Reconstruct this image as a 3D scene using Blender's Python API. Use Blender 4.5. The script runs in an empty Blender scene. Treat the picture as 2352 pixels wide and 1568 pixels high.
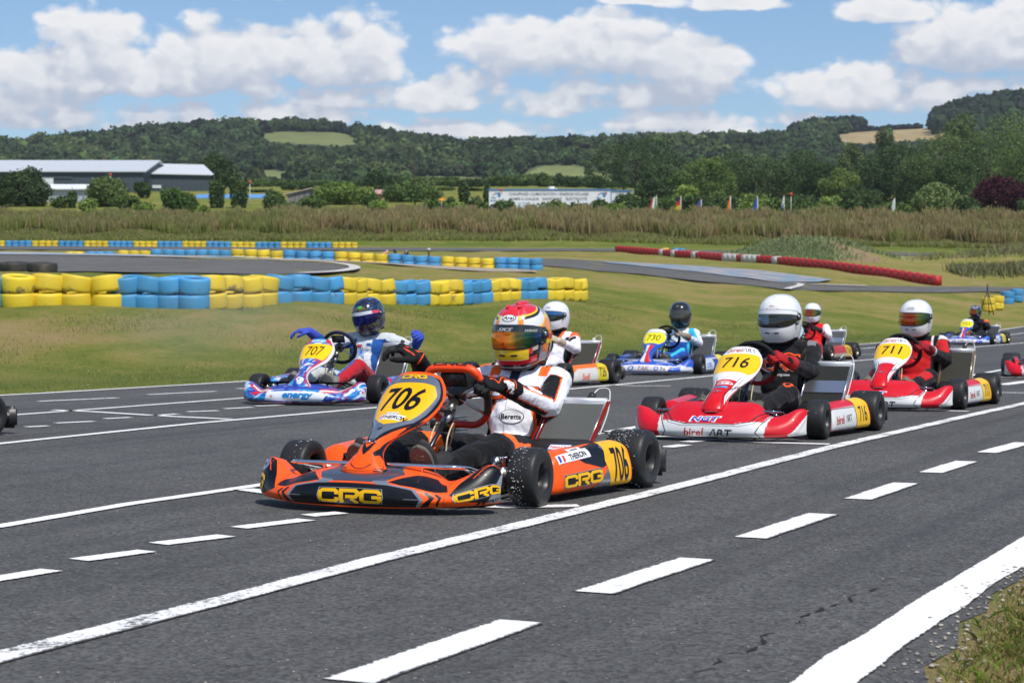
import bpy, bmesh, math, random
import numpy as np
from mathutils import Vector, Matrix, noise as mnoise
from mathutils.geometry import tessellate_polygon
random.seed(7)
rng = np.random.default_rng(11)
R = math.radians
SC = bpy.context.scene
COL = SC.collection
PI = math.pi

# ------------------------------------------------------------------ camera
FPX, CAMH, YH = 4493.0, 0.873, 703.0      # focal length in 2352-wide pixels, eye height, horizon row
cam_d = bpy.data.cameras.new("camera")
cam = bpy.data.objects.new("camera", cam_d)
COL.objects.link(cam)
cam.location = (0, 0, CAMH)
cam.rotation_euler = (R(90), 0, 0)
cam_d.sensor_width = 36.0
cam_d.lens = 36.0 * FPX / 2352.0
cam_d.shift_y = -(784 - YH) / 2352.0
cam_d.clip_start = 0.1
cam_d.clip_end = 20000
cam_d.dof.use_dof = True
cam_d.dof.focus_distance = 8.9
cam_d.dof.aperture_fstop = 9.0
SC.camera = cam

# ------------------------------------------------------------------ light
SUN_EL, SUN_AZ = 58.0, 152.0     # azimuth clockwise from +Y (view direction); sun behind the camera, to its right
EXPO = 0.0
sd = Vector((math.sin(R(SUN_AZ)) * math.cos(R(SUN_EL)), math.cos(R(SUN_AZ)) * math.cos(R(SUN_EL)), math.sin(R(SUN_EL))))
sun_d = bpy.data.lights.new("sun", 'SUN')
sun_d.energy = 4.3
sun_d.angle = R(0.55)
sun_d.color = (1.0, 0.955, 0.88)
sun = bpy.data.objects.new("sun", sun_d)
COL.objects.link(sun)
sun.rotation_euler = (-sd).to_track_quat('-Z', 'Y').to_euler()

SC.view_settings.view_transform = 'Standard'
SC.view_settings.look = 'None'
SC.view_settings.exposure = EXPO
SC.view_settings.gamma = 1
SC.cycles.max_bounces = 6
SC.cycles.transparent_max_bounces = 8
try:
    SC.cycles.use_denoising = True
except Exception:
    pass

def lin(c):
    """hex or 0-255 sRGB triple -> linear"""
    if isinstance(c, str):
        c = c.lstrip('#')
        c = [int(c[i:i + 2], 16) for i in (0, 2, 4)]
    o = []
    for v in c[:3]:
        v = v / 255.0
        o.append(v / 12.92 if v <= 0.04045 else ((v + 0.055) / 1.055) ** 2.4)
    return tuple(o)

# ------------------------------------------------------------------ sky with clouds (world shader, by direction)
def build_world():
    w = bpy.data.worlds.new("World")
    SC.world = w
    w.use_nodes = True
    nt = w.node_tree
    nt.nodes.clear()
    N, L = nt.nodes, nt.links
    # --- group: cloud density from (u, v)
    g = bpy.data.node_groups.new("cloud_density", 'ShaderNodeTree')
    g.interface.new_socket("U", in_out='INPUT', socket_type='NodeSocketFloat')
    g.interface.new_socket("V", in_out='INPUT', socket_type='NodeSocketFloat')
    g.interface.new_socket("D", in_out='OUTPUT', socket_type='NodeSocketFloat')
    GN, GL = g.nodes, g.links
    gi = GN.new('NodeGroupInput'); go = GN.new('NodeGroupOutput')
    def m(op, a, b=None, c=None, NN=GN, LL=GL, clamp=False):
        n = NN.new('ShaderNodeMath'); n.operation = op; n.use_clamp = clamp
        for i, s in enumerate((a, b, c)):
            if s is None: continue
            if isinstance(s, (int, float)): n.inputs[i].default_value = s
            else: LL.new(s, n.inputs[i])
        return n.outputs[0]
    # blobs: x, y(base row), half width, height above the base, depth below the base, weight (2352-px rows)
    blobs = [(185, 150, 190, 118, 45, 1.0), (500, 165, 190, 118, 45, 1.0), (330, 195, 330, 90, 28, .85),
             (790, 150, 160, 112, 60, 1.0), (60, 160, 110, 70, 40, .8), (900, 235, 270, 50, 18, .6),
             (1340, 120, 290, 90, 60, 1.0), (1560, 150, 150, 72, 60, 1.0), (1500, 205, 230, 40, 25, .7),
             (1050, 200, 70, 55, 25, .75), (1985, 232, 210, 84, 28, 1.0), (2130, 235, 130, 60, 30, .9),
             (2230, 110, 190, 90, 55, 1.0), (2330, 60, 130, 80, 60, .9), (2100, 30, 180, 40, 22, .7),
             (1240, 250, 120, 48, 20, .7), (1560, 285, 170, 42, 16, .75), (1490, 238, 170, 34, 16, .6),
             (330, 285, 420, 45, 16, .55), (80, 245, 150, 55, 20, .55), (640, 275, 210, 40, 16, .65), (1650, 10, 130, 26, 14, .8),
             (1480, 0, 90, 22, 10, .6), (640, -12, 160, 22, 12, .6), (1820, 275, 70, 30, 14, .6), (2320, 205, 90, 30, 16, .7),
             (1080, 305, 260, 24, 10, .45), (1750, 312, 300, 22, 10, .4)]
    acc = None
    for (x, y, hw, up, dn, wt) in blobs:
        cu, cv = (x - 1176) / FPX, (YH - y) / FPX
        du = m('MULTIPLY', m('SUBTRACT', gi.outputs[0], cu), FPX / hw)
        dv = m('SUBTRACT', gi.outputs[1], cv)
        dup = m('MULTIPLY', m('MAXIMUM', dv, 0.0), FPX / up)
        ddn = m('MULTIPLY', m('MINIMUM', dv, 0.0), FPX / dn)
        q = m('MULTIPLY_ADD', du, du, m('MULTIPLY_ADD', dup, dup, m('MULTIPLY', ddn, ddn)))
        b = m('MULTIPLY', m('SUBTRACT', 1.0, q), wt)
        acc = b if acc is None else m('MAXIMUM', acc, b)
    cmb = GN.new('ShaderNodeCombineXYZ')
    GL.new(gi.outputs[0], cmb.inputs[0]); GL.new(gi.outputs[1], cmb.inputs[1])
    mp = GN.new('ShaderNodeMapping'); mp.inputs['Scale'].default_value = (1, 1.35, 1)
    GL.new(cmb.outputs[0], mp.inputs[0])
    n1 = GN.new('ShaderNodeTexNoise'); n1.noise_dimensions = '2D'; n1.inputs['Scale'].default_value = 26; n1.inputs['Detail'].default_value = 8
    n1.inputs['Roughness'].default_value = 0.62
    GL.new(mp.outputs[0], n1.inputs['Vector'])
    # puffs: smooth voronoi, warped by noise
    wv = GN.new('ShaderNodeVectorMath'); wv.operation = 'MULTIPLY_ADD'
    GL.new(n1.outputs['Color'], wv.inputs[0]); wv.inputs[1].default_value = (.012, .012, 0)
    GL.new(mp.outputs[0], wv.inputs[2])
    v1 = GN.new('ShaderNodeTexVoronoi'); v1.voronoi_dimensions = '2D'; v1.feature = 'SMOOTH_F1'; v1.inputs['Scale'].default_value = 42
    v1.inputs['Smoothness'].default_value = .35
    GL.new(wv.outputs[0], v1.inputs['Vector'])
    v2 = GN.new('ShaderNodeTexVoronoi'); v2.voronoi_dimensions = '2D'; v2.feature = 'F1'; v2.inputs['Scale'].default_value = 105
    GL.new(wv.outputs[0], v2.inputs['Vector'])
    puff = m('SUBTRACT', 0.85, m('MULTIPLY_ADD', v1.outputs['Distance'], 1.1, m('MULTIPLY', v2.outputs['Distance'], 0.55)))
    nn = m('MULTIPLY', m('SUBTRACT', n1.outputs['Fac'], 0.5), 2.0)
    d = m('ADD', acc, m('MULTIPLY_ADD', puff, 1.05, m('MULTIPLY', nn, 1.0)))
    GL.new(m('ADD', d, 0.15), go.inputs[0])
    # --- main
    tc = N.new('ShaderNodeTexCoord')
    sx = N.new('ShaderNodeSeparateXYZ'); L.new(tc.outputs['Generated'], sx.inputs[0])
    def mm(op, a, b=None, c=None, clamp=False): return m(op, a, b, c, N, L, clamp)
    yy = mm('MAXIMUM', sx.outputs[1], 0.05)
    U = mm('DIVIDE', sx.outputs[0], yy)
    V = mm('DIVIDE', sx.outputs[2], yy)
    def dens(u, v):
        n = N.new('ShaderNodeGroup'); n.node_tree = g
        L.new(u, n.inputs[0]); L.new(v, n.inputs[1]); return n.outputs[0]
    d0 = dens(U, V)
    d1 = dens(mm('ADD', U, 0.0035), mm('ADD', V, 0.0075))
    def sstep(x, a, b):
        n = N.new('ShaderNodeMapRange'); n.interpolation_type = 'SMOOTHSTEP'
        n.inputs[1].default_value = a; n.inputs[2].default_value = b
        L.new(x, n.inputs[0]); return n.outputs[0]
    mask = sstep(d0, -0.10, 0.66)
    # other clouds, away from the photographed sector, for light and reflections
    n2 = N.new('ShaderNodeTexNoise'); n2.inputs['Scale'].default_value = 3.2; n2.inputs['Detail'].default_value = 5
    L.new(tc.outputs['Generated'], n2.inputs['Vector'])
    m2 = sstep(n2.outputs['Fac'], 0.52, 0.68)
    inview = mm('MULTIPLY', sstep(sx.outputs[1], 0.80, 0.90), sstep(mm('MULTIPLY', sx.outputs[2], -1.0), -0.36, -0.22))
    mask_all = mm('ADD', mm('MULTIPLY', mask, inview), mm('MULTIPLY', mm('MULTIPLY', m2, 0.75), mm('SUBTRACT', 1.0, inview)), clamp=True)
    lit1 = sstep(mm('SUBTRACT', d0, d1), -0.36, 0.66)
    d2 = dens(mm('ADD', U, 0.004), mm('ADD', V, 0.020))
    lit2 = sstep(mm('SUBTRACT', d0, d2), -0.9, 1.3)
    lit = mm('MULTIPLY_ADD', lit1, 0.5, mm('MULTIPLY', lit2, 0.6), clamp=True)
    # thick bases are greyer
    thick = sstep(d0, 0.5, 2.0)
    litf = mm('MULTIPLY', lit, mm('SUBTRACT', 1.0, mm('MULTIPLY', thick, 0.30)), clamp=True)
    sky = N.new('ShaderNodeTexSky'); sky.sky_type = 'NISHITA'; sky.sun_disc = False
    sky.sun_elevation = R(SUN_EL); sky.sun_rotation = R(SUN_AZ)
    sky.altitude = 100; sky.air_density = 1.0; sky.dust_density = 0.35; sky.ozone_density = 1.4
    tint = N.new('ShaderNodeMix'); tint.data_type = 'RGBA'; tint.blend_type = 'MULTIPLY'; tint.inputs[0].default_value = 1
    L.new(sky.outputs[0], tint.inputs[6]); tint.inputs[7].default_value = (*SKY_TINT, 1)
    cc = N.new('ShaderNodeMix'); cc.data_type = 'RGBA'
    L.new(litf, cc.inputs[0])
    k = 1.0 / WSTR
    cc.inputs[6].default_value = (.52 * k, .57 * k, .69 * k, 1)
    cc.inputs[7].default_value = (1.0 * k, .985 * k, .975 * k, 1)
    mx = N.new('ShaderNodeMix'); mx.data_type = 'RGBA'
    L.new(mm('MULTIPLY', mask_all, 0.93), mx.inputs[0]); L.new(tint.outputs[2], mx.inputs[6]); L.new(cc.outputs[2], mx.inputs[7])
    bg = N.new('ShaderNodeBackground'); bg.inputs[1].default_value = WSTR
    L.new(mx.outputs[2], bg.inputs[0])
    out = N.new('ShaderNodeOutputWorld'); L.new(bg.outputs[0], out.inputs[0])
    w.cycles.sampling_method = 'MANUAL'
    w.cycles.sample_map_resolution = 512
WSTR = 0.12
SKY_TINT = (.74, .88, 1.04)
build_world()

# ------------------------------------------------------------------ materials
_M = {}
def nodes_of(name):
    m = bpy.data.materials.new(name); m.use_nodes = True
    nt = m.node_tree
    b = nt.nodes['Principled BSDF']
    return m, nt, nt.nodes, nt.links, b
def attr_mat(name, rough=.5, metal=0, coat=0, bump=None, spec=.5, sheen=0, dirt=0, coat_rough=.03):
    """material whose base colour is the 'col' attribute; bump=(scale, strength, distance)"""
    if name in _M: return _M[name]
    m, nt, N, L, b = nodes_of(name)
    a = N.new('ShaderNodeAttribute'); a.attribute_name = 'col'
    src = a.outputs['Color']
    b.inputs['Roughness'].default_value = rough
    b.inputs['Metallic'].default_value = metal
    b.inputs['Coat Weight'].default_value = coat
    b.inputs['Coat Roughness'].default_value = coat_rough
    b.inputs['Specular IOR Level'].default_value = spec
    if sheen: b.inputs['Sheen Weight'].default_value = sheen
    tc = N.new('ShaderNodeTexCoord')
    if dirt:
        n = N.new('ShaderNodeTexNoise'); n.inputs['Scale'].default_value = 9; n.inputs['Detail'].default_value = 6
        L.new(tc.outputs['Object'], n.inputs['Vector'])
        r = N.new('ShaderNodeMapRange'); r.inputs[1].default_value = .45; r.inputs[2].default_value = .8
        r.inputs[4].default_value = dirt
        L.new(n.outputs['Fac'], r.inputs[0])
        x = N.new('ShaderNodeMix'); x.data_type = 'RGBA'
        L.new(r.outputs[0], x.inputs[0]); L.new(src, x.inputs[6]); x.inputs[7].default_value = (.14, .12, .095, 1)
        src = x.outputs[2]
        r2 = N.new('ShaderNodeMapRange'); r2.inputs[3].default_value = rough; r2.inputs[4].default_value = min(1, rough + .3)
        L.new(n.outputs['Fac'], r2.inputs[0]); L.new(r2.outputs[0], b.inputs['Roughness'])
    L.new(src, b.inputs['Base Color'])
    if bump:
        n = N.new('ShaderNodeTexNoise'); n.inputs['Scale'].default_value = bump[0]; n.inputs['Detail'].default_value = 5
        L.new(tc.outputs['Object'], n.inputs['Vector'])
        bp = N.new('ShaderNodeBump'); bp.inputs['Strength'].default_value = bump[1]; bp.inputs['Distance'].default_value = bump[2]
        L.new(n.outputs['Fac'], bp.inputs['Height']); L.new(bp.outputs[0], b.inputs['Normal'])
    _M[name] = m
    return m
def mat_paint(): return attr_mat('gloss_paint', .2, coat=.2, dirt=.05, bump=(7, .12, .01), spec=.3)
def mat_helmet(): return attr_mat('helmet_paint', .22, coat=.8)
def mat_plastic(): return attr_mat('satin_plastic', .42, bump=(60, .15, .002))
def mat_cloth(): return attr_mat('suit_cloth', .85, sheen=.12, bump=(7, .55, .035), spec=.2)
def mat_glove(): return attr_mat('glove_cloth', .8, bump=(90, .35, .004), spec=.3)
def mat_metal(): return attr_mat('bare_metal', .32, metal=1, bump=(30, .1, .002))
def mat_chrome(): return attr_mat('chrome', .12, metal=1)
def mat_rubber(): return attr_mat('slick_rubber', .48, bump=(55, .35, .004), spec=.35)
def mat_foil(): return attr_mat('holographic_foil', .22, metal=.55, coat=.5, bump=(9, .25, .01))

# ------------------------------------------------------------------ mesh helpers
def tag(o, label=None, cat=None, group=None, kind=None):
    if label: o['label'] = label
    if cat: o['category'] = cat
    if group: o['group'] = group
    if kind: o['kind'] = kind
    return o
def empty(name, loc=(0, 0, 0), rz=0.0, label=None, cat=None, group=None):
    o = bpy.data.objects.new(name, None); COL.objects.link(o)
    o.location = loc; o.rotation_euler = (0, 0, rz)
    o.empty_display_size = .2
    return tag(o, label, cat, group)
def link(name, me, parent=None):
    o = bpy.data.objects.new(name, me); COL.objects.link(o)
    if parent: o.parent = parent
    return o
def np_mesh(name, V, F, col=None, smooth=False, mat=None):
    """V (n,3); F (m,k) constant-size faces; col (n,3) per point, optional"""
    V = np.asarray(V, dtype=np.float32); F = np.asarray(F, dtype=np.int32)
    me = bpy.data.meshes.new(name)
    me.vertices.add(len(V)); me.vertices.foreach_set('co', V.ravel())
    k = F.shape[1]
    me.loops.add(F.size); me.loops.foreach_set('vertex_index', F.ravel())
    me.polygons.add(len(F))
    me.polygons.foreach_set('loop_start', np.arange(0, F.size, k, dtype=np.int32))
    me.polygons.foreach_set('use_smooth', np.full(len(F), smooth, dtype=bool))
    me.update(calc_edges=True)
    me.validate()
    if col is not None:
        a = me.color_attributes.new('col', 'FLOAT_COLOR', 'POINT')
        c = np.ones((len(V), 4), dtype=np.float32); c[:, :3] = col
        a.data.foreach_set('color', c.ravel())
    if mat: me.materials.append(mat)
    return me

class MB:
    """collects shapes into ONE mesh; every face has a colour and a material slot"""
    def __init__(s): s.v = []; s.f = []; s.c = []; s.m = []; s.sm = []; s.mats = []
    def slot(s, mat):
        if mat not in s.mats: s.mats.append(mat)
        return s.mats.index(mat)
    def add(s, V, F, col, mat, smooth=True):
        """col: one colour, or list per vertex of V"""
        o = len(s.v); k = s.slot(mat)
        s.v += [tuple(p) for p in V]
        per = not isinstance(col[0], (int, float))
        for f in F:
            s.f.append([o + i for i in f]); s.m.append(k); s.sm.append(smooth)
            s.c.append([col[i] for i in f] if per else [col] * len(f))
        return s
    def box(s, c, size, col, mat, rot=None, bevel=0.0, smooth=False):
        bm = bmesh.new(); bmesh.ops.create_cube(bm, size=1)
        for v in bm.verts: v.co = Vector((v.co.x * size[0], v.co.y * size[1], v.co.z * size[2]))
        if bevel: bmesh.ops.bevel(bm, geom=list(bm.edges), offset=bevel, segments=2, affect='EDGES')
        if rot is not None: bmesh.ops.transform(bm, matrix=rot.to_4x4(), verts=bm.verts)
        bm.verts.index_update()
        V = [v.co + Vector(c) for v in bm.verts]; F = [[v.index for v in f.verts] for f in bm.faces]
        bm.free(); return s.add(V, F, col, mat, smooth or bevel > 0)
    def tube(s, pts, rad, col, mat, seg=10, closed=False, caps=True, smooth_path=0):
        pts = [Vector(p) for p in pts]
        rr = rad if isinstance(rad, (list, tuple)) else [rad] * len(pts)
        if smooth_path:
            pts, rr = spline(pts, rr, smooth_path, closed)
        n = len(pts); V = []; F = []
        prev = None
        for i, p in enumerate(pts):
            a = pts[(i - 1) % n] if (closed or i > 0) else p
            b = pts[(i + 1) % n] if (closed or i < n - 1) else p
            t = (b - a).normalized()
            if prev is None:
                x = t.orthogonal().normalized()
            else:
                x = (prev - t * prev.dot(t)).normalized()
            prev = x; y = t.cross(x)
            for j in range(seg):
                an = 2 * PI * j / seg
                V.append(p + (x * math.cos(an) + y * math.sin(an)) * rr[i])
        m = n if closed else n - 1
        for i in range(m):
            for j in range(seg):
                a = i * seg + j; b = i * seg + (j + 1) % seg
                c = ((i + 1) % n) * seg + (j + 1) % seg; d = ((i + 1) % n) * seg + j
                F.append([a, b, c, d])
        if caps and not closed:
            F.append(list(range(seg))[::-1]); F.append([(n - 1) * seg + j for j in range(seg)])
        return s.add(V, F, col, mat)
    def lathe(s, prof, col, mat, seg=32, M=None, closed=False):
        """prof: (r, h) pairs turned round local Z, then moved by matrix M; col one or per profile point"""
        V = []; F = []; n = len(prof); cols = []
        per = not isinstance(col[0], (int, float))
        for i, (r, h) in enumerate(prof):
            for j in range(seg):
                an = 2 * PI * j / seg
                p = Vector((r * math.cos(an), r * math.sin(an), h))
                V.append(M @ p if M else p)
                if per: cols.append(col[i])
        for i in range(n if closed else n - 1):
            for j in range(seg):
                F.append([i * seg + j, i * seg + (j + 1) % seg, ((i + 1) % n) * seg + (j + 1) % seg, ((i + 1) % n) * seg + j])
        return s.add(V, F, cols if per else col, mat)
    def ellipsoid(s, c, r, col, mat, rot=None, seg=16, rings=10):
        V = []; F = []
        for i in range(rings + 1):
            ph = PI * i / rings
            for j in range(seg):
                an = 2 * PI * j / seg
                p = Vector((r[0] * math.sin(ph) * math.cos(an), r[1] * math.sin(ph) * math.sin(an), r[2] * math.cos(ph)))
                if rot is not None: p = rot @ p
                V.append(p + Vector(c))
        for i in range(rings):
            for j in range(seg):
                F.append([i * seg + j, (i + 1) * seg + j, (i + 1) * seg + (j + 1) % seg, i * seg + (j + 1) % seg])
        return s.add(V, F, col, mat)
    def surf(s, S, nu, nv, col, mat, u0=0, u1=1, v0=0, v1=1, colf=None):
        V = []; F = []; C = []
        for i in range(nu + 1):
            for j in range(nv + 1):
                u = u0 + (u1 - u0) * i / nu; v = v0 + (v1 - v0) * j / nv
                V.append(S(u, v))
                if colf: C.append(colf(u, v))
        for i in range(nu):
            for j in range(nv):
                a = i * (nv + 1) + j
                F.append([a, a + nv + 1, a + nv + 2, a + 1])
        return s.add(V, F, C if colf else col, mat)
    def build(s, name, parent=None, mods=()):
        me = bpy.data.meshes.new(name)
        me.from_pydata(s.v, [], s.f)
        for m in s.mats: me.materials.append(m)
        me.polygons.foreach_set('material_index', s.m)
        me.polygons.foreach_set('use_smooth', s.sm)
        a = me.color_attributes.new('col', 'FLOAT_COLOR', 'CORNER')
        arr = np.ones((len(me.loops), 4), dtype=np.float32)
        arr[:, :3] = np.array([c for fc in s.c for c in fc], dtype=np.float32).reshape(-1, 3)
        a.data.foreach_set('color', arr.ravel())
        me.update()
        o = link(name, me, parent)
        return o

def spline(pts, rr, k, closed=False):
    """Catmull-Rom through the points, k steps per span"""
    n = len(pts); P = []; Rr = []
    g = (lambda i: i % n) if closed else (lambda i: min(max(i, 0), n - 1))
    for i in range(n if closed else n - 1):
        p0, p1, p2, p3 = (Vector(pts[g(i + d)]) for d in (-1, 0, 1, 2))
        for j in range(k):
            t = j / k
            P.append(.5 * ((2 * p1) + (p2 - p0) * t + (2 * p0 - 5 * p1 + 4 * p2 - p3) * t * t + (3 * p1 - 3 * p2 + p3 - p0) * t ** 3))
            Rr.append(rr[g(i)] * (1 - t) + rr[g(i + 1)] * t)
    if not closed: P.append(Vector(pts[-1])); Rr.append(rr[-1])
    return P, Rr

# ------------------------------------------------------------------ flat artwork -> decals on a surface
_TX = {}
def text2d(body, shear=0.0, bold=0.0, sx=1.0, spacing=1.0):
    """triangles of a word, centred, cap height about 1 -> (verts2d, faces)"""
    key = (body, shear, bold, sx, spacing)
    if key in _TX: return _TX[key]
    cu = bpy.data.curves.new('t', 'FONT'); cu.body = body; cu.fill_mode = 'FRONT'
    cu.shear = shear; cu.offset = bold; cu.resolution_u = 3; cu.space_character = spacing
    ob = bpy.data.objects.new('t', cu)
    me = bpy.data.meshes.new_from_object(ob)
    V = [[v.co.x * sx, v.co.y] for v in me.vertices]; F = [list(p.vertices) for p in me.polygons]
    bpy.data.objects.remove(ob); bpy.data.curves.remove(cu); bpy.data.meshes.remove(me)
    if V:
        xs = [p[0] for p in V]; ys = [p[1] for p in V]
        cx, y0 = (min(xs) + max(xs)) / 2, min(ys)
        hh = max(ys) - y0 or 1
        V = [[(p[0] - cx) / hh, (p[1] - y0) / hh - .5] for p in V]
    _TX[key] = (V, F)
    return V, F
def poly2d(rings):
    """outer ring, then holes"""
    if rings and not isinstance(rings[0][0], (list, tuple)): rings = [rings]
    flat = [p for r in rings for p in r]
    F = tessellate_polygon([[Vector((p[0], p[1], 0)) for p in r] for r in rings])
    return [list(p) for p in flat], [list(f) for f in F]
def refine(V, F, step):
    """cut a flat triangle mesh by a grid so it can follow a curved surface"""
    if not V: return V, F
    bm = bmesh.new()
    vs = [bm.verts.new((p[0], p[1], 0)) for p in V]
    for f in F:
        try: bm.faces.new([vs[i] for i in f])
        except ValueError: pass
    for ax in (0, 1):
        a = [v.co[ax] for v in bm.verts]
        k = math.floor(min(a) / step) + 1
        while k * step < max(a):
            co = [0, 0, 0]; no = [0, 0, 0]; co[ax] = k * step; no[ax] = 1
            bmesh.ops.bisect_plane(bm, geom=bm.verts[:] + bm.edges[:] + bm.faces[:], plane_co=co, plane_no=no, dist=1e-6)
            k += 1
    bm.verts.index_update()
    V2 = [[v.co.x, v.co.y] for v in bm.verts]; F2 = [[v.index for v in f.verts] for f in bm.faces]
    bm.free()
    return V2, F2
LAY = 0.0006
def s_normal(S, u, v, e=1e-3):
    a = S(u + e, v) - S(u - e, v); b = S(u, v + e) - S(u, v - e)
    n = a.cross(b)
    return n.normalized() if n.length > 1e-12 else Vector((0, 0, 1))
def decal_uv(mb, S, V, F, col, mat, layer=1, step=.04, flip=1):
    """artwork given straight in the surface's own (u, v)"""
    V, F = refine(V, F, step)
    P = [S(p[0], p[1]) + s_normal(S, p[0], p[1]) * (flip * LAY * layer) for p in V]
    mb.add(P, F, col, mat, True)
def decal_m(mb, S, u0, v0, V, F, size, col, mat, layer=1, rot=0.0, flip=1, sx=1.0, mirror=False, stepm=.02):
    """artwork in metres about (u0, v0): size = height of the unit artwork"""
    e = 1e-3
    lu = (S(u0 + e, v0) - S(u0 - e, v0)).length / (2 * e); lv = (S(u0, v0 + e) - S(u0, v0 - e)).length / (2 * e)
    c, s_ = math.cos(rot), math.sin(rot)
    Q = []
    for x, y in V:
        x *= size * sx * (-1 if mirror else 1); y *= size
        Q.append([u0 + (x * c - y * s_) / lu, v0 + (x * s_ + y * c) / lv])
    decal_uv(mb, S, Q, F, col, mat, layer, stepm / max(lu, lv) * 1.0 if True else .04, flip)

# the blocky three-letter maker's mark on the orange kart
def _stroke(pts, w):
    """thick mitred line as polygon"""
    P = [Vector(p) for p in pts]; Lf = []; Rt = []
    for i, p in enumerate(P):
        if i == 0: d = (P[1] - p).normalized(); n = Vector((-d.y, d.x)); k = 1
        elif i == len(P) - 1: d = (p - P[i - 1]).normalized(); n = Vector((-d.y, d.x)); k = 1
        else:
            d1 = (p - P[i - 1]).normalized(); d2 = (P[i + 1] - p).normalized()
            n1 = Vector((-d1.y, d1.x)); n2 = Vector((-d2.y, d2.x)); n = (n1 + n2).normalized(); k = 1 / max(.4, n.dot(n1))
        Lf.append(p + n * w * k / 2); Rt.append(p - n * w * k / 2)
    return [tuple(q) for q in Lf] + [tuple(q) for q in Rt[::-1]]
def logo_crg(w):
    """three wide block letters, centred, height 1, stroke w"""
    out = []
    def add(pts): out.append(poly2d(_stroke(pts, w)))
    h = .39
    C = [(.48, h * .72), (.36, h), (-.34, h), (-.48, h * .7), (-.48, -h * .7), (-.34, -h), (.36, -h), (.48, -h * .72)]
    C[0] = (.48, .10); C.insert(1, (.48, h * .7)); C[-1] = (.48, -h * .7); C.append((.48, -.10))
    add([(x - 1.17, y) for x, y in C])
    Rr = [(-.44, -.5), (-.44, h), (.34, h), (.46, h * .7), (.46, .12), (.34, -.02), (-.2, -.02)]
    add([(x, y) for x, y in Rr])
    add([(x, y) for x, y in [(.10, -.04 - w / 2), (.44, -.5)]])
    G = [(.48, .16), (.48, h * .7), (.36, h), (-.34, h), (-.48, h * .7), (-.48, -h * .7), (-.34, -h), (.36, -h), (.48, -h * .7), (.48, -.02), (.06, -.02)]
    add([(x + 1.17, y) for x, y in G])
    return out
def put_logo(mb, S, u0, v0, size, mat, layer=1, rot=0, flip=1, main='#f2b705', edge='#101014', rim=None, sx=1.0, mirror=False):
    if rim:
        for V, F in [logo_crg(.50)[i] for i in range(4)]:
            pass
        decal_m(mb, S, u0, v0, *poly2d([(-1.75, -.58), (-1.85, 0), (-1.75, .6), (1.75, .6), (1.85, 0), (1.75, -.58)]), size, lin(rim), mat, layer, rot, flip, sx, mirror)
        decal_m(mb, S, u0, v0, *poly2d([(-1.70, -.54), (-1.79, 0), (-1.70, .56), (1.70, .56), (1.79, 0), (1.70, -.54)]), size, lin(edge), mat, layer + 1, rot, flip, sx, mirror)
    for k, (V, F) in enumerate(logo_crg(.235)):
        decal_m(mb, S, u0, v0, V, F, size, lin(main), mat, layer + 2 + .25 * k, rot, flip, sx, mirror)
# ------------------------------------------------------------------ terrain
EDGE = [(-14.0, 2.5), (-8.2, 13.0), (-4.98, 19.04), (-3.10, 22.6), (-.2, 28.4), (3.2, 35.1), (8.19, 45.1), (12.6, 56.0), (17.2, 69.5), (21.8, 83.4), (27.0, 95.0), (42, 106.0), (90, 118)]
_ex = np.array([p[0] for p in EDGE]); _ey = np.array([p[1] for p in EDGE])
_eu = _ex / _ey
def edge_dist(X, Y):
    """signed distance past the far edge of the asphalt (positive on the grass)"""
    X = np.asarray(X, float); Y = np.asarray(Y, float)
    best = np.full(np.broadcast(X, Y).shape, 1e9); sg = np.zeros_like(best)
    for (ax, ay), (bx, by) in zip(EDGE[:-1], EDGE[1:]):
        dx, dy = bx - ax, by - ay; L2 = dx * dx + dy * dy
        t = np.clip(((X - ax) * dx + (Y - ay) * dy) / L2, 0, 1)
        qx, qy = X - ax - t * dx, Y - ay - t * dy
        d = np.hypot(qx, qy); c = dx * qy - dy * qx
        m = d < best
        best = np.where(m, d, best); sg = np.where(m, np.sign(c), sg)
    return best * sg
ZCOL = [0, 450, 600, 1250, 1700, 2352]
_farL = [(232, 510), (242, 500), (262, 478), (300, 456), (335, 440), (400, 434), (500, 429), (700, 425), (850, 430), (1200, 450), (3200, 480)]
_far = [(232, 512), (250, 506), (300, 492), (400, 470), (500, 452), (700, 441), (850, 446), (1200, 456), (3200, 480)]
ZTAB = [
    [(19, None, 0), (24, None, .1), (30, None, .45), (36.5, 703), (40, 694), (60, 651), (75, 627), (90, 600), (100, 590), (112, 587), (150, 579), (188, 567), (203, 566), (216, 558), (225, 522)] + _farL,
    [(21.6, None, 0), (26, None, .1), (31, None, .46), (37.2, 706), (43, 690), (52, 670), (60, 655), (77, 626), (91, 603), (100, 592), (115, 587), (150, 579), (188, 569), (203, 566), (216, 559), (225, 523)] + _farL,
    [(23, None, 0), (28, None, .1), (34, None, .46), (40, 701), (50, 680), (65, 650), (80, 625), (92, 606), (101, 592), (118, 586), (150, 579), (188, 571), (203, 566), (216, 559), (225, 524)] + _farL,
    [(29.7, None, 0), (36, None, .12), (46, None, .54), (55, 690), (62, 677), (80, 646), (95, 624), (105, 612), (120, 601), (150, 586), (180, 576), (203, 568), (215, 562), (225, 525)] + _farL,
    [(37.4, None, 0), (46, None, .1), (60, None, .45), (75, 704), (90, 674), (100, 656), (110, 641), (125, 623), (150, 603), (175, 590), (200, 578), (210, 570), (218, 563), (228, 528)] + _far,
    [(83, None, 0), (90, None, .12), (100, 718), (108, 690), (116, 671), (123, 660), (135, 641), (150, 623), (175, 603), (200, 587), (212, 576), (221, 568), (230, 532)] + _far]
_DG = np.concatenate([np.arange(0, 420, 1.0), np.arange(420, 3600, 20.0)])
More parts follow.
